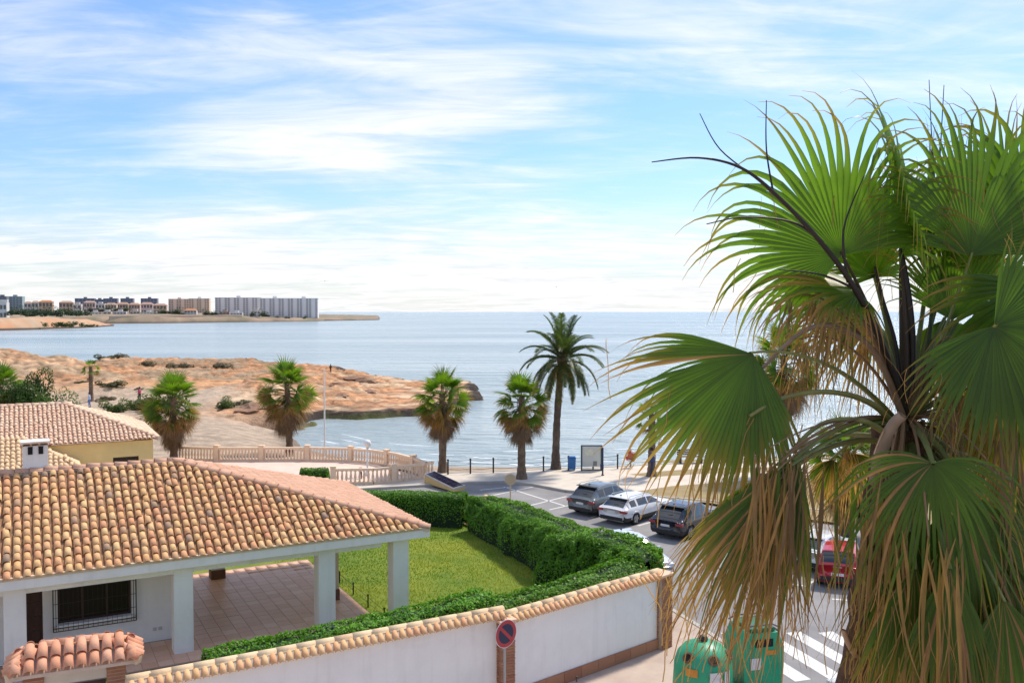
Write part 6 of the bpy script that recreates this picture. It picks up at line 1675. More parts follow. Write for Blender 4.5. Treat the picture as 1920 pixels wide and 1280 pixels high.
# ================================================================== CARS
def paintmat(name, c, rough=0.25, metal=0.0):
    return mat(name, c, rough, 0.04, 0.7, coat=0.8, metal=metal)
tyre_m = mat('tyre_rubber', (0.018, 0.018, 0.019), 0.85, 0.2, 8); trim_m = mat('black_trim', (0.02, 0.02, 0.021), 0.6, 0.15, 5)
rim_m = mat('alloy_rim', (0.40, 0.40, 0.41), 0.3, 0.1, 5, metal=0.8); lamp_r = mat('tail_lamp_red', (0.30, 0.015, 0.02), 0.2, 0.1, 6, coat=0.6); chrome = mat('roof_rail', (0.45, 0.46, 0.47), 0.3, 0.08, 4, metal=0.7)
plate_m = mat('number_plate', (0.68, 0.68, 0.66), 0.5, 0.05, 3); car_glass = glassmat('car_glass', (0.018, 0.024, 0.028), 0.04); lamp_w = mat('head_lamp', (0.6, 0.62, 0.63), 0.15, 0.05)
SPECS = {
 # x along the car (0 tail), top height, belt height, half width, roof half width, bottom
 'suv': dict(L=4.35, W=0.95, wheel=0.36, wx=(0.86, 3.52), rg=(0.16, 0.72), fg=(2.45, 3.18), pil=(0.62, 1.18, 1.98, 2.92), rails=True,
    keys=[(0.0, 0.98, 0.96, 0.86, 0.74, 0.36), (0.05, 1.02, 0.99, 0.91, 0.74, 0.30), (0.14, 1.08, 1.01, 0.93, 0.72, 0.26), (0.40, 1.36, 1.02, 0.95, 0.69, 0.25), (0.70, 1.58, 1.02, 0.95, 0.66, 0.25), (1.2, 1.64, 1.01, 0.95, 0.67, 0.25), (1.9, 1.66, 1.0, 0.95, 0.68, 0.25), (2.45, 1.60, 0.99, 0.95, 0.67, 0.25), (2.85, 1.32, 0.99, 0.95, 0.72, 0.25), (3.2, 1.08, 0.99, 0.94, 0.80, 0.25), (3.8, 1.02, 0.95, 0.93, 0.78, 0.25), (4.2, 0.94, 0.86, 0.88, 0.72, 0.28), (4.35, 0.76, 0.72, 0.80, 0.68, 0.34)]),
 'wagon': dict(L=4.75, W=0.92, wheel=0.33, wx=(0.98, 3.86), rg=(0.16, 0.72), fg=(2.62, 3.35), pil=(0.58, 1.20, 2.15, 3.12), rails=False,
    keys=[(0.0, 0.90, 0.88, 0.82, 0.72, 0.34), (0.05, 0.94, 0.91, 0.88, 0.73, 0.27), (0.14, 0.99, 0.93, 0.91, 0.72, 0.22), (0.42, 1.22, 0.94, 0.92, 0.66, 0.20), (0.75, 1.40, 0.93, 0.92, 0.62, 0.20), (1.3, 1.45, 0.92, 0.92, 0.63, 0.20), (2.0, 1.47, 0.91, 0.92, 0.64, 0.20), (2.62, 1.42, 0.90, 0.92, 0.63, 0.20), (3.05, 1.17, 0.90, 0.92, 0.68, 0.20), (3.38, 0.97, 0.89, 0.91, 0.76, 0.20), (4.1, 0.90, 0.82, 0.90, 0.74, 0.20), (4.6, 0.78, 0.72, 0.84, 0.68, 0.24), (4.75, 0.62, 0.58, 0.74, 0.64, 0.30)]),
 'hatch': dict(L=4.15, W=0.89, wheel=0.32, wx=(0.72, 3.30), rg=(0.18, 0.80), fg=(2.30, 3.05), pil=(0.62, 1.05, 1.80, 2.80), rails=False,
    keys=[(0.0, 0.95, 0.92, 0.80, 0.70, 0.36), (0.06, 1.0, 0.95, 0.86, 0.70, 0.28), (0.18, 1.06, 0.97, 0.88, 0.68, 0.22), (0.48, 1.32, 0.98, 0.89, 0.62, 0.21), (0.82, 1.45, 0.96, 0.89, 0.60, 0.21), (1.4, 1.50, 0.94, 0.89, 0.61, 0.21), (2.3, 1.45, 0.92, 0.89, 0.60, 0.21), (2.75, 1.18, 0.92, 0.89, 0.66, 0.21), (3.08, 0.99, 0.91, 0.88, 0.74, 0.21), (3.7, 0.90, 0.82, 0.86, 0.70, 0.21), (4.05, 0.78, 0.72, 0.80, 0.64, 0.26), (4.15, 0.62, 0.58, 0.70, 0.58, 0.32)]),
 'boxy': dict(L=3.75, W=0.83, wheel=0.31, wx=(0.55, 2.92), rg=(0.07, 0.30), fg=(2.12, 2.78), pil=(0.36, 0.92, 1.58, 2.52), rails=False,
    keys=[(0.0, 0.98, 0.95, 0.77, 0.70, 0.34), (0.03, 1.0, 0.97, 0.81, 0.70, 0.26), (0.07, 1.04, 0.98, 0.82, 0.70, 0.22), (0.18, 1.32, 0.99, 0.83, 0.67, 0.22), (0.32, 1.54, 0.99, 0.83, 0.64, 0.22), (0.9, 1.60, 0.98, 0.83, 0.64, 0.22), (1.6, 1.60, 0.96, 0.83, 0.64, 0.22), (2.12, 1.54, 0.95, 0.83, 0.63, 0.22), (2.48, 1.24, 0.95, 0.83, 0.68, 0.22), (2.80, 1.03, 0.94, 0.82, 0.72, 0.22), (3.35, 0.96, 0.88, 0.80, 0.68, 0.22), (3.65, 0.84, 0.78, 0.75, 0.62, 0.26), (3.75, 0.68, 0.64, 0.68, 0.58, 0.32)]),
}
def make_car(name, label, kind, paint, loc, heading, group, rails=None):
    S = SPECS[kind]; L = S['L']; K = np.array(S['keys'])
    t = thing(name, label, 'car', loc, heading, group)
    t.scale = (0.90, 0.88, 0.86)
    xs = sorted(set([k_[0] for k_ in S['keys']] + list(np.arange(0, L, 0.07)) + [L] + list(S['rg']) + list(S['fg']) + list(S['pil'])))
    xs = np.array(xs)
    def ev(col_):
        y = np.interp(xs, K[:, 0], K[:, col_]); z = y.copy(); z[1:-1] = (y[:-2] + 2 * y[1:-1] + y[2:]) / 4
        return z
    zt, belt, w, wr, zb = ev(1), ev(2), ev(3), ev(4), ev(5)
    rings = []
    for i in range(len(xs)):
        top, b_, hw, hr, zb_ = zt[i], min(belt[i], zt[i] - 0.02), w[i], wr[i], zb[i]
        base = [(0, zb_), (hw * 0.85, zb_), (hw * 0.965, zb_ + 0.08), (hw * 0.995, zb_ + 0.26), (hw, zb_ + (b_ - zb_) * 0.62), (hw * 0.985, b_ - 0.07), (hw * 0.95, b_)]
        cab = [(hw * 0.95 * (1 - s) + hr * s, b_ + (top - 0.05 - b_) * (s ** 0.92)) for s in (0.12, 0.35, 0.6, 0.85, 1.0)]
        tp_ = [(hr * 0.93, top - 0.018), (hr * 0.75, top - 0.004), (hr * 0.4, top + 0.010), (0, top + 0.015)]
        rings.append(base + cab + tp_)
    nr_ = len(rings[0]); BI, CI = 7, 11                 # ring indices: belt glass from 7 to 11, roof from 11
    parts = {'body': MB(), 'side_window': MB(), 'rear_window': MB(), 'windscreen': MB(), 'lower_trim': MB()}
    def cls(i, j):
        xm = (xs[i] + xs[i + 1]) / 2; pl = S['pil']
        if 7 <= j < 10 and pl[0] < xm < pl[3]:
            if any(abs(xm - q) < 0.045 for q in pl[1:3]): return 'body'
            if pl[0] < xm < pl[0] + 0.06: return 'body'
            if zt[i] - belt[i] < 0.12: return 'body'
            return 'side_window'
        if j >= 12 and S['rg'][0] < xm < S['rg'][1]: return 'rear_window'
        if j >= 12 and S['fg'][0] < xm < S['fg'][1]: return 'windscreen'
        if j <= 2 and j >= 1: return 'lower_trim'
        return 'body'
    wrad = S['wheel'] + 0.06
    for i in range(len(xs) - 1):
        for j in range(nr_ - 1):
            ya = (rings[i][j][1] + rings[i][j + 1][1]) / 2; xm = (xs[i] + xs[i + 1]) / 2
            if j in (1, 2, 3) and any(math.hypot(xm - q, ya - S['wheel']) < wrad for q in S['wx']): continue
            c = parts[cls(i, j)]
            for sg in (1, -1):
                o_ = 0.0
                q = [(xs[i] - L / 2, sg * rings[i][j][0], rings[i][j][1]), (xs[i + 1] - L / 2, sg * rings[i + 1][j][0], rings[i + 1][j][1]), (xs[i + 1] - L / 2, sg * rings[i + 1][j + 1][0], rings[i + 1][j + 1][1]), (xs[i] - L / 2, sg * rings[i][j + 1][0], rings[i][j + 1][1])]
                c.add(q if sg > 0 else q[::-1], [(0, 1, 2, 3)])
    for i in (0, len(xs) - 1):
        q = [(xs[i] - L / 2, y, z) for y, z in rings[i]] + [(xs[i] - L / 2, -y, z) for y, z in rings[i][::-1][1:-1]]
        parts['body'].add(q if i else q[::-1], [tuple(range(len(q)))])
    bm_ = {'body': paint, 'side_window': car_glass, 'rear_window': car_glass, 'windscreen': car_glass, 'lower_trim': trim_m}
    for nm_, mb in parts.items():
        me = mb.mesh(nm_, bm_[nm_], True)
        bm = bmesh.new(); bm.from_mesh(me); bmesh.ops.remove_doubles(bm, verts=bm.verts, dist=0.0015); bm.to_mesh(me); bm.free()
        me.polygons.foreach_set('use_smooth', [True] * len(me.polygons))
        ob(nm_, me, t)
    MB().box((0, 0, 0.42), (L - 0.5, 1.2, 0.4)).build('underbody', trim_m, t)
    hw = S['W']
    # rear details
    zb0 = 0.30
    MB().box((-L / 2 + 0.03, 0, 0.40), (0.10, hw * 1.62, 0.20)).build('rear_bumper', trim_m, t, bevel=0.02)
    MB().box((-L / 2 - 0.012, 0, 0.74 if kind != 'boxy' else 0.62), (0.02, 0.50, 0.115)).build('number_plate', plate_m, t)
    for sg in (1, -1):
        if kind == 'boxy': MB().box((-L / 2 + 0.05, sg * hw * 0.90, 0.82), (0.10, 0.10, 0.34)).build('tail_light', lamp_r, t, bevel=0.015)
        else: MB().box((-L / 2 + 0.09, sg * hw * 0.80, 0.84 if kind == 'suv' else 0.80), (0.20, 0.40, 0.15)).build('tail_light', lamp_r, t, bevel=0.03)
        MB().box((L / 2 - 0.14, sg * hw * 0.72, 0.66), (0.22, 0.34, 0.13)).build('headlight', lamp_w, t, bevel=0.03)
        mx_ = S['pil'][3] - 0.25 - L / 2
        MB().box((mx_, sg * (hw + 0.08), 1.02 if kind != 'wagon' else 0.98), (0.12, 0.20, 0.13)).build('mirror', paint, t, bevel=0.03)
        if kind != 'boxy' and (rails if rails is not None else S['rails']):
            MB().tube([(S['rg'][1] - L / 2, sg * wr.max() * 0.80, zt.max() - 0.02), (S['rg'][1] + .15 - L / 2, sg * wr.max() * 0.80, zt.max() + 0.05), (S['fg'][0] - .2 - L / 2, sg * wr.max() * 0.80, zt.max() + 0.05), (S['fg'][0] - L / 2, sg * wr.max() * 0.80, zt.max() - 0.03)], 0.018, 6).build('roof_rail', chrome, t)
        for q in (S['wx']):
            wx_ = q - L / 2; r_ = S['wheel']
            tm = MB(); prof = [(r_ * 0.66, -0.11), (r_ * 0.94, -0.11), (r_, -0.07), (r_, 0.07), (r_ * 0.94, 0.11), (r_ * 0.66, 0.11)]
            tm.lathe(prof, seg=24); tm.f = [f for f in tm.f if len(f) == 4]; tm.mi = [0] * len(tm.f)
            tm.v = [(x + wx_, z + sg * (hw - 0.10), y + r_) for x, y, z in tm.v]
            wo = tm.build('wheel', tyre_m, t, True)
            rm = MB(); rm.lathe([(r_ * 0.64, 0), (r_ * 0.66, 0.015)], seg=20)
            for k_ in range(5):
                a = k_ * 2 * math.pi / 5; rm.box((0.36 * r_ * math.cos(a), 0.36 * r_ * math.sin(a), 0.03), (r_ * 0.62, 0.075, 0.03), a)
            rm.v = [(x + wx_, (z * 1) * sg + sg * (hw - 0.03), y + r_) for x, y, z in rm.v]
            rm.build('rim', rim_m if kind != 'boxy' else chrome, wo)
            ar = MB(); a_ = [(wx_ + wrad * math.cos(math.pi * k_ / 12), sg * (hw * 0.985), S['wheel'] + wrad * math.sin(math.pi * k_ / 12)) for k_ in range(13)]
            ar.tube(a_, 0.032, 6).build('wheel_arch', trim_m if kind in ('suv',) else paint, t, True)
    if kind != 'boxy': 
        MB().box((S['rg'][1] - L / 2 - 0.06, 0, zt.max() - 0.045), (0.26, wr.max() * 1.75, 0.035)).build('spoiler', trim_m if kind == 'suv' else paint, t, bevel=0.012)
        MB().box((S['rg'][1] - L / 2 + 0.12, 0, zt.max() + 0.035), (0.12, 0.04, 0.06)).build('roof_antenna', trim_m, t, bevel=0.01)
    else:
        MB().box((-L / 2 + 0.0, 0, 0.93), (0.03, 0.34, 0.035)).build('tailgate_handle', chrome, t)
    MB().tube([(-L / 2 + S['rg'][0] + 0.06, 0.0, zt[int(np.searchsorted(xs, S['rg'][0] + .06))] + 0.03), (-L / 2 + S['rg'][0] + 0.12, -0.28, zt[int(np.searchsorted(xs, S['rg'][0] + .12))] + 0.03)], 0.010, 5).build('rear_wiper', trim_m, t)
    return t
RZ = -0.008
def car_at(rear_px, rear_py, heading, L):
    p = P(rear_px, rear_py, RZ); h = Vector((math.cos(R(heading)), math.sin(R(heading)), 0))
    return Vector((p.x + h.x * L * 0.45, p.y + h.y * L * 0.45, RZ))
CG = 'cars parked in the seafront bays'
make_car('parked_car', 'grey sport utility car with dark rear window, farthest of the parked cars', 'suv', paintmat('grey_car_paint', (0.17, 0.19, 0.19), 0.28, 0.35), car_at(1087, 967, 47, 4.35), R(47), CG)
make_car('parked_car', 'white estate car with dark side windows parked second from the promenade', 'wagon', paintmat('white_car_paint', (0.80, 0.80, 0.80)), car_at(1146, 984, 47, 4.75), R(47), CG, rails=True)
make_car('parked_car', 'black sport utility car with silver roof rails partly behind the palm fronds', 'suv', paintmat('black_car_paint', (0.012, 0.014, 0.022)), car_at(1247, 1011, 49, 4.35), R(49), CG, rails=True)
make_car('parked_car', 'pale silver car of which only the roof shows above the hedge', 'hatch', paintmat('silver_car_paint', (0.66, 0.68, 0.70), 0.22, 0.2), Vector((4.75, 35.0, RZ)), R(-68), CG)
make_car('parked_car', 'white hatchback with red tail light parked left of the red car', 'hatch', MATS['white_car_paint'], car_at(1506, 1072, 50, 4.15), R(50), CG)
make_car('parked_car', 'bright red boxy hatchback seen from behind beside the white hatchback', 'boxy', paintmat('red_car_paint', (0.50, 0.012, 0.022)), car_at(1570, 1104, 66, 3.75), R(66), CG)
make_car('parked_car', 'white car mostly hidden by the foreground palm trunk beside the crosswalk', 'hatch', MATS['white_car_paint'], Vector((9.2, 21.3, RZ)), R(105), CG)

# ================================================================== PEOPLE (small figures)
def person(label, foot, h, facing, top, legs, hair=(0.03, 0.02, 0.015), pose='stand'):
    t = thing('person', label, 'person', foot, facing)
    s = h / 1.72
    skin_c = (0.42, 0.25, 0.17)
    if pose == 'sit':
        J = dict(pel=(0, 0, .14), ch=(-.02, 0, .48), nk=(-.02, 0, .60), hd=(0.0, 0, .72), hd2=(0.0, 0, .83), ls=(-.02, .18, .55), le=(.12, .24, .34), lh=(.28, .16, .28), rs=(-.02, -.18, .55), re=(.12, -.24, .34), rh=(.28, -.16, .28), lhp=(0.03, .1, .13), lk=(.34, .14, .42), lf=(.52, .14, .07), lt=(.66, .14, .04), rhp=(0.03, -.1, .13), rk=(.34, -.14, .42), rf=(.52, -.14, .07), rt=(.66, -.14, .04)); s = h / .9
    else:
        J = dict(pel=(0, 0, .92), ch=(0.01, 0, 1.26), nk=(0, 0, 1.46), hd=(0.02, 0, 1.57), hd2=(0.02, 0, 1.68), ls=(0, .19, 1.40), le=(-.03, .25, 1.12), lh=(.06, .25, .86), rs=(0, -.19, 1.40), re=(.02, -.26, 1.12), rh=(.14, -.24, .90), lhp=(0, .09, .88), lk=(.08, .10, .48), lf=(.02, .11, .07), lt=(.16, .12, .035), rhp=(0, -.09, .88), rk=(-.02, -.10, .48), rf=(-.10, -.11, .08), rt=(.04, -.12, .035))
    names = list(J); idx_ = {n_: i for i, n_ in enumerate(names)}
    ed = [('pel', 'ch'), ('ch', 'nk'), ('nk', 'hd'), ('hd', 'hd2'), ('ch', 'ls'), ('ls', 'le'), ('le', 'lh'), ('ch', 'rs'), ('rs', 're'), ('re', 'rh'), ('pel', 'lhp'), ('lhp', 'lk'), ('lk', 'lf'), ('lf', 'lt'), ('pel', 'rhp'), ('rhp', 'rk'), ('rk', 'rf'), ('rf', 'rt')]
    rad = dict(pel=.15, ch=.16, nk=.06, hd=.095, hd2=.085, ls=.07, le=.048, lh=.038, rs=.07, re=.048, rh=.038, lhp=.10, lk=.065, lf=.048, lt=.035, rhp=.10, rk=.065, rf=.048, rt=.035)
    me = bpy.data.meshes.new('body'); me.from_pydata([tuple(c * s for c in J[n_]) for n_ in names], [(idx_[a], idx_[b_]) for a, b_ in ed], [])
    o = ob('body', me, t)
    sk = o.modifiers.new('skin', 'SKIN'); sub = o.modifiers.new('sub', 'SUBSURF'); sub.levels = 1; sub.render_levels = 1
    for i, n_ in enumerate(names):
        me.skin_vertices[0].data[i].radius = (rad[n_] * s, rad[n_] * s); me.skin_vertices[0].data[i].use_root = (n_ == 'pel')
    m, nt, b = nmat('clothed_figure'); N, L = nt.nodes, nt.links
    tcn = N.new('ShaderNodeTexCoord'); sx = N.new('ShaderNodeSeparateXYZ'); L.new(tcn.outputs['Object'], sx.inputs[0])
    rp = N.new('ShaderNodeValToRGB'); rp.color_ramp.interpolation = 'CONSTANT'; el = rp.color_ramp.elements
    stops = [(0, (0.03, 0.03, 0.03)), (0.05, legs), (0.55, top), (0.86, skin_c)] if pose != 'sit' else [(0, legs), (0.2, top), (0.70, skin_c)]
    while len(el) < len(stops): el.new(0.5)
    for e_, (p_, c_) in zip(el, stops): e_.position = p_; e_.color = (*c_, 1)
    dv = N.new('ShaderNodeMath'); dv.operation = 'DIVIDE'; dv.inputs[1].default_value = h; L.new(sx.outputs[2], dv.inputs[0]); L.new(dv.outputs[0], rp.inputs[0]); L.new(rp.outputs[0], b.inputs['Base Color']); b.inputs['Roughness'].default_value = 0.85
    me.materials.append(m)
    hz_ = J['hd2'][2] * s; hx_ = J['hd2'][0] * s
    MB().lathe([(0.10 * s, -0.10 * s), (0.115 * s, -0.02 * s), (0.10 * s, 0.06 * s), (0.05 * s, 0.10 * s), (0.005, 0.11 * s)], (hx_ - 0.025 * s, 0, hz_), 12).build('hair', mat('dark_hair', hair, 0.8), t, True)
    return t
person('small dark figure standing on the crest of the headland above the white mast', on_ground(620, 702), 1.25, R(80), (0.02, 0.02, 0.025), (0.02, 0.02, 0.02))
person('person in blue walking on the promenade behind the left fronds', P(1222, 893, 0.10), 1.7, R(10), (0.04, 0.08, 0.22), (0.03, 0.04, 0.09))
person('person in a pink top on the slope beside the left skirted palm', on_ground(262, 752), 1.5, R(160), (0.50, 0.07, 0.14), (0.04, 0.04, 0.05))
person('person in light blue and white at the roof edge of the yellow house', on_ground(168, 764), 1.5, R(200), (0.45, 0.55, 0.75), (0.12, 0.2, 0.45))
# gulls
def gull(label, p, sp, rz):
    t = thing('gull', label, 'bird', p, rz, 'birds over the sea')
    MB().tube([(-0.22 * sp, 0, 0), (-0.1 * sp, 0, 0.01), (0.08 * sp, 0, 0.01), (0.2 * sp, 0, 0.0), (0.27 * sp, 0, -0.01)], [0.015 * sp, 0.05 * sp, 0.06 * sp, 0.035 * sp, 0.008 * sp], 8).build('body', mat('gull_grey', (0.12, 0.11, 0.11), 0.8), t, True)
    for sg in (1, -1):
        m = MB(); st_ = [(0.0, 0.10, -0.10, 0.0), (0.28, 0.11, -0.07, 0.07), (0.58, 0.06, -0.06, 0.05), (0.80, -0.04, -0.09, 0.0)]
        for y, a, b_, z in st_: m.v += [(a * sp, sg * y * sp, z * sp), (b_ * sp, sg * y * sp, z * sp), (b_ * sp, sg * y * sp, z * sp + 0.012 * sp), (a * sp, sg * y * sp, z * sp + 0.012 * sp)]
        for i in range(3):
            for k_ in range(4): m.f.append((4 * i + k_, 4 * i + (k_ + 1) % 4, 4 * i + 4 + (k_ + 1) % 4, 4 * i + 4 + k_)); m.mi.append(0)
        m.f.append((12, 13, 14, 15)); m.mi.append(0); m.build('wing', MATS['gull_grey'], t)
gull('tiny bird gliding above the white apartment block', D(609, 527, 150), 1.0, R(95)); gull('tiny dark bird high above the tall feather palm', D(1043, 538, 150), 0.55, R(20))

# ================================================================== FAR TOWN
def far_building(name, label, px0, px1, py_top, depth, z0, depth_m, wallc, rows, bays, roofc=None, group=None, rz=0.0, dark=(0.16, 0.17, 0.20), balc=True, cat='building', win_w=0.62, notch=0.0):
    a = D(px0, 600, depth); b_ = D(px1, 600, depth); W_ = (b_ - a).length; top = D((px0 + px1) / 2, py_top, depth).z; Hh = top - z0
    base = Vector(((a.x + b_.x) / 2, depth, z0)); ang = math.atan2(base.x, base.y) * -1
    t = thing(name, label, cat, base, ang * 0.5 + rz, group)
    wm = mat('far_wall_%02d%02d%02d' % tuple(int(c * 99) for c in wallc), wallc, 0.9, 0.06, 0.05)
    dm = mat('far_window_%02d%02d%02d' % tuple(int(c * 99) for c in dark), dark, 0.3, 0.1, 0.1)
    wb = MB(); wb.box((0, depth_m / 2, Hh / 2), (W_, depth_m, Hh))
    wb.build('wall', wm, t)
    rm_ = MB(); rm_.box((0, depth_m / 2, Hh + 0.4), (W_ * 1.01, depth_m * 1.02, 0.8))
    if roofc:
        rm_ = MB(); rm_.hull8([(-W_ * .52, -1, Hh), (W_ * .52, -1, Hh), (W_ * .52, depth_m + 1, Hh), (-W_ * .52, depth_m + 1, Hh)], [(-W_ * .3, depth_m * .5 - .2, Hh + 2.4), (W_ * .3, depth_m * .5 - .2, Hh + 2.4), (W_ * .3, depth_m * .5 + .2, Hh + 2.4), (-W_ * .3, depth_m * .5 + .2, Hh + 2.4)])
    else:
        for k_ in range(max(1, int(W_ / 28))): rm_.box((-W_ / 2 + (k_ + 0.5) * W_ / max(1, int(W_ / 28)), depth_m / 2, Hh + 1.8), (5, 4, 2.6))
    rm_.build('roof', mat('far_roof_%02d' % int((roofc or wallc)[0] * 99), roofc or wallc, 0.9, 0.08, 0.1), t)
    fh_ = Hh / rows; bw = W_ / bays
    wme = MB().box((0, 0, 0), (bw * win_w, 0.3, fh_ * 0.52)).mesh('window', dm)
    for r_ in range(rows):
        for c_ in range(bays):
            if balc and c_ % 3 == 2: continue
            ob('window', wme, t, (-W_ / 2 + (c_ + 0.5) * bw, -0.10, (r_ + 0.55) * fh_))
    if balc:
        sl_ = MB().box((0, 0, 0), (bw * 0.62, 1.3, fh_ * 0.30)).mesh('balcony', wm)
        for r_ in range(rows):
            for c_ in range(bays):
                if c_ % 3 != 2: ob('balcony', sl_, t, (-W_ / 2 + (c_ + 0.5) * bw, -0.65, (r_ + 0.16) * fh_))
    return t
FG = 'buildings of the far town'
far_building('apartment_block', 'left wing of the long white apartment block on the far point', 405, 488, 558.5, 1120, 2.0, 14, (0.80, 0.76, 0.73), 10, 15, None, FG)
far_building('apartment_block', 'right wing of the long white apartment block, nearest the tip of the far point', 488.5, 595, 559.8, 1100, 2.0, 14, (0.82, 0.77, 0.74), 10, 19, None, FG)
far_building('apartment_block', 'cream apartment block left of the long white one', 355, 392, 560, 1350, 8.0, 14, (0.80, 0.62, 0.45), 8, 8, None, FG)
far_building('apartment_block', 'lower cream stepped apartment block beside the cream tower', 317, 354, 561, 1380, 8.0, 14, (0.78, 0.60, 0.47), 8, 8, None, FG)
far_building('office_block', 'dark glass block at the left picture edge on the skyline', -6, 12, 556.5, 1250, 8.0, 12, (0.16, 0.18, 0.22), 7, 4, None, FG, balc=False)
far_building('office_block', 'blue grey glass block next to the left picture edge on the skyline', 13, 41, 556.5, 1280, 8.0, 14, (0.30, 0.38, 0.40), 9, 5, None, FG, balc=False)
for px0, px1, pt, lab in ((142, 176, 560, 'leftmost dark flat roofed block on the town skyline'), (179, 193, 562, 'narrow dark block right of the leftmost skyline block'), (195, 219, 560, 'dark block in the middle of the skyline row'), (227, 249, 560, 'dark block fourth along the skyline row'), (265, 294, 560, 'rightmost dark block of the skyline row before the cream towers')):
    far_building('skyline_block', lab, px0, px1, pt, 1550, 12, 14, (0.20, 0.19, 0.23), 4, 5, None, FG, balc=False, dark=(0.06, 0.07, 0.10))
rv = random.Random(31)
HS = [(0, 12, 569, 700, 'white flat house cut by the left picture edge', (0.66, 0.62, 0.56), None), (46, 58, 568, 1200, 'white villa right of the blue grey glass block', (0.62, 0.58, 0.56), (0.45, 0.30, 0.22)), (60, 72, 567, 1200, 'white villa among the trees left of the orange roof', (0.60, 0.57, 0.55), (0.45, 0.32, 0.26)), (74, 98, 566, 1150, 'wide house with bright orange roof above the dark trees', (0.55, 0.40, 0.28), (0.50, 0.22, 0.10)),
      (112, 136, 567, 1200, 'house with rusty orange roof right of the first orange one', (0.56, 0.42, 0.32), (0.45, 0.22, 0.12)), (138, 152, 571, 1150, 'pale house under the leftmost skyline block', (0.62, 0.56, 0.52), None), (158, 178, 567, 1250, 'pinkish house below the leftmost skyline block', (0.62, 0.48, 0.44), (0.42, 0.28, 0.24)), (180, 196, 570, 1200, 'white terraced house in the middle of the town slope', (0.64, 0.60, 0.56), None), (198, 218, 571, 1180, 'cream terraced house below the middle dark block', (0.62, 0.52, 0.42), (0.45, 0.27, 0.18)),
      (220, 240, 570, 1200, 'beige terraced house below the fourth dark block', (0.58, 0.46, 0.38), (0.46, 0.28, 0.19)), (242, 262, 571, 1180, 'salmon house left of the rightmost dark block', (0.60, 0.42, 0.34), (0.46, 0.28, 0.2)), (264, 286, 570, 1220, 'pale pink house below the rightmost dark block', (0.62, 0.50, 0.46), (0.47, 0.3, 0.23)), (288, 312, 572, 1160, 'orange tinted house left of the cream towers', (0.60, 0.44, 0.32), (0.47, 0.27, 0.17)),
      (166, 190, 586, 1080, 'low white seafront house with long facade', (0.66, 0.64, 0.60), None), (194, 208, 585, 1080, 'low cream seafront house right of the long white one', (0.62, 0.54, 0.42), None), (214, 236, 585, 1080, 'low white seafront house with small windows', (0.64, 0.62, 0.60), None), (244, 262, 584, 1080, 'low beige seafront house before the dark trees', (0.58, 0.50, 0.42), None), (264, 292, 586, 1080, 'long low pale seafront house left of the dark tree clump', (0.64, 0.60, 0.56), None),
      (346, 368, 582, 1085, 'white gabled seafront house below the cream towers', (0.68, 0.68, 0.66), (0.5, 0.45, 0.42)), (412, 430, 585, 1080, 'low brown house at the foot of the white apartment block', (0.44, 0.34, 0.28), None), (432, 454, 587, 1075, 'low white pavilion in front of the white apartment block', (0.68, 0.67, 0.65), None), (470, 488, 584, 1070, 'white two storey house before the apartment block centre', (0.66, 0.64, 0.60), None)]
for px0, px1, pt, dp, lab, wc, rc in HS:
    far_building('far_house', lab, px0, px1, pt, dp, {True: 6.0, False: 4.0}[dp > 1100], 8, wc, 2, max(2, int((px1 - px0) / 5)), rc, FG, balc=False, cat='house', dark=(0.12, 0.11, 0.10))
# far sea wall
sw = [P(x, y, SEA) for x, y in ((200, 606.6), (300, 605.6), (450, 603.9))]
swo = thing('sea_wall', 'long beige sea wall along the far shore below the town', 'wall', sw[0] + Vector((0, 6, 0)))
for i in range(len(sw) - 1):
    a, b_ = sw[i] - sw[0], sw[i + 1] - sw[0]; d = (b_ - a).normalized(); n_ = Vector((-d.y, d.x, 0)) * 0.6
    MB().prism([tuple((a - n_)[:2]), tuple((b_ - n_ - d * .05)[:2]), tuple((b_ + n_ - d * .05)[:2]), tuple((a + n_)[:2])], 0, 7.2).build('wall_length', mat('far_sea_wall', (0.47, 0.34, 0.25), 0.95, 0.12, 0.08), swo)
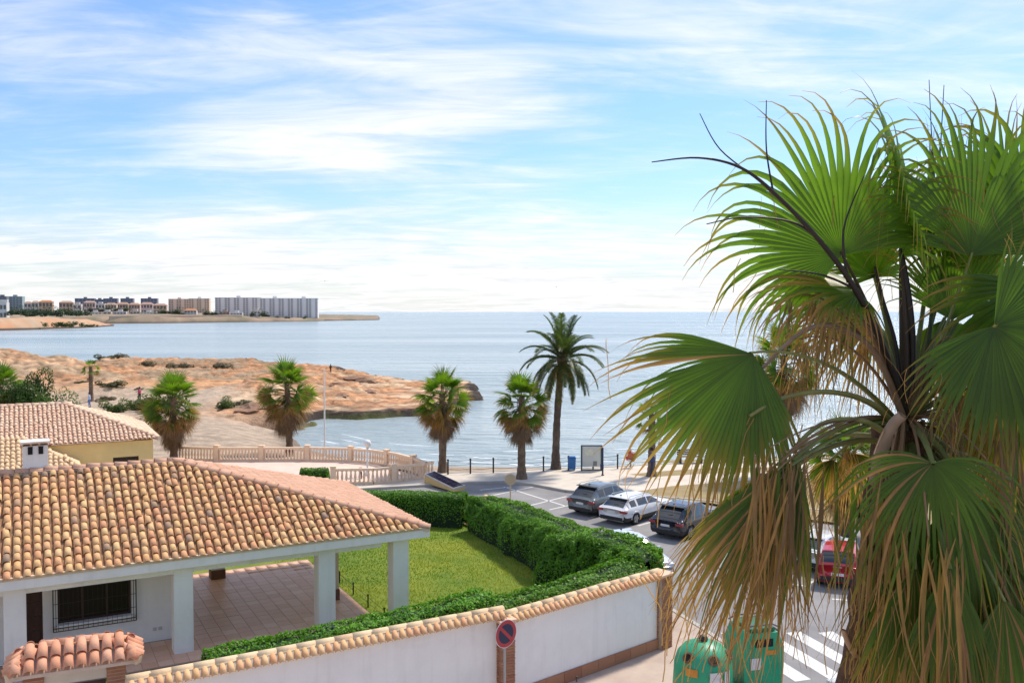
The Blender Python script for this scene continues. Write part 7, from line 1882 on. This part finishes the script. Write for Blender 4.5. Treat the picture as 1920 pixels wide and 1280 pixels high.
# far trees: each its own
ft_a = bush_mesh('crown', 1, 1, 0.8, 420, 51, 0.26, (0.020, 0.040, 0.022), (0.06, 0.085, 0.035), 8); ft_b = bush_mesh('crown', 1, 1, 1.2, 420, 52, 0.26, (0.025, 0.045, 0.025), (0.07, 0.09, 0.04), 8)
ftr = MB().tube([(0, 0, 0), (0, 0, 0.4), (0.05, 0, 0.9)], [0.10, 0.07, 0.04], 6).mesh('trunk', MATS['bark'])
TR = [(22, 590, 22, 700), (34, 588, 26, 720), (44, 590, 24, 760), (56, 592, 22, 760), (64, 590, 26, 780), (76, 588, 28, 760), (86, 592, 26, 740), (98, 590, 28, 780), (108, 592, 26, 760), (118, 588, 26, 800), (130, 590, 28, 820), (142, 590, 26, 840), (150, 591, 22, 860), (160, 590, 20, 900), (170, 584, 16, 1090), (186, 583, 18, 1090), (204, 583, 18, 1092), (220, 582, 16, 1094), (236, 583, 16, 1090), (300, 590, 18, 1075), (308, 591, 22, 1072), (320, 590, 24, 1072), (332, 590, 22, 1074), (340, 590, 14, 1074), (386, 591, 18, 1070), (396, 590, 14, 1075), (404, 591, 14, 1070), (460, 594, 8, 1060), (474, 592, 14, 1050), (480, 598, 12, 1045), (492, 592, 18, 1052), (500, 593, 14, 1052), (520, 597, 10, 1050), (538, 596, 10, 1050), (572, 597, 10, 1050)]
ORD = 'first second third fourth fifth sixth seventh eighth ninth tenth eleventh twelfth thirteenth fourteenth fifteenth sixteenth seventeenth eighteenth nineteenth twentieth twenty-first twenty-second twenty-third twenty-fourth twenty-fifth twenty-sixth twenty-seventh twenty-eighth twenty-ninth thirtieth thirty-first thirty-second thirty-third thirty-fourth thirty-fifth'.split()
TR.sort()
for q, (px, py, wpx, dp) in enumerate(TR):
    p = D(px, py, dp); s = wpx / FPX * dp / 2.0
    p.z = p.z - s * 0.1
    o = thing('shore_tree', 'small dark green tree on the far shore, %s from the left picture edge' % ORD[q], 'tree', p, q * 1.1, 'trees along the far shore'); o.scale = (s, s, s * 0.8)
    ob('crown', ft_a if q % 2 else ft_b, o); ob('trunk', ftr, o)
fs1 = bush_mesh('foliage', 1.6, 1, 0.6, 700, 61, 0.22, (0.03, 0.055, 0.02), (0.09, 0.12, 0.035), 9)
for q, (px, py, wpx, lab) in enumerate([(56, 609, 54, 'long dark green bush leftmost on the far orange headland'), (124, 608, 54, 'long dark green bush in the middle of the far orange headland'), (168, 607, 26, 'short dark bush near the tip of the far orange headland')]):
    p = D(px, py, 590); s = wpx / FPX * 590 / 3.0
    o = thing('headland_bush', lab, 'bush', Vector((p.x, p.y, 0.2)), 0, 'bushes on the far headland'); o.scale = (s, s, s * 0.75)
    ob('foliage', fs1, o); ob('stems', stem_me, o)
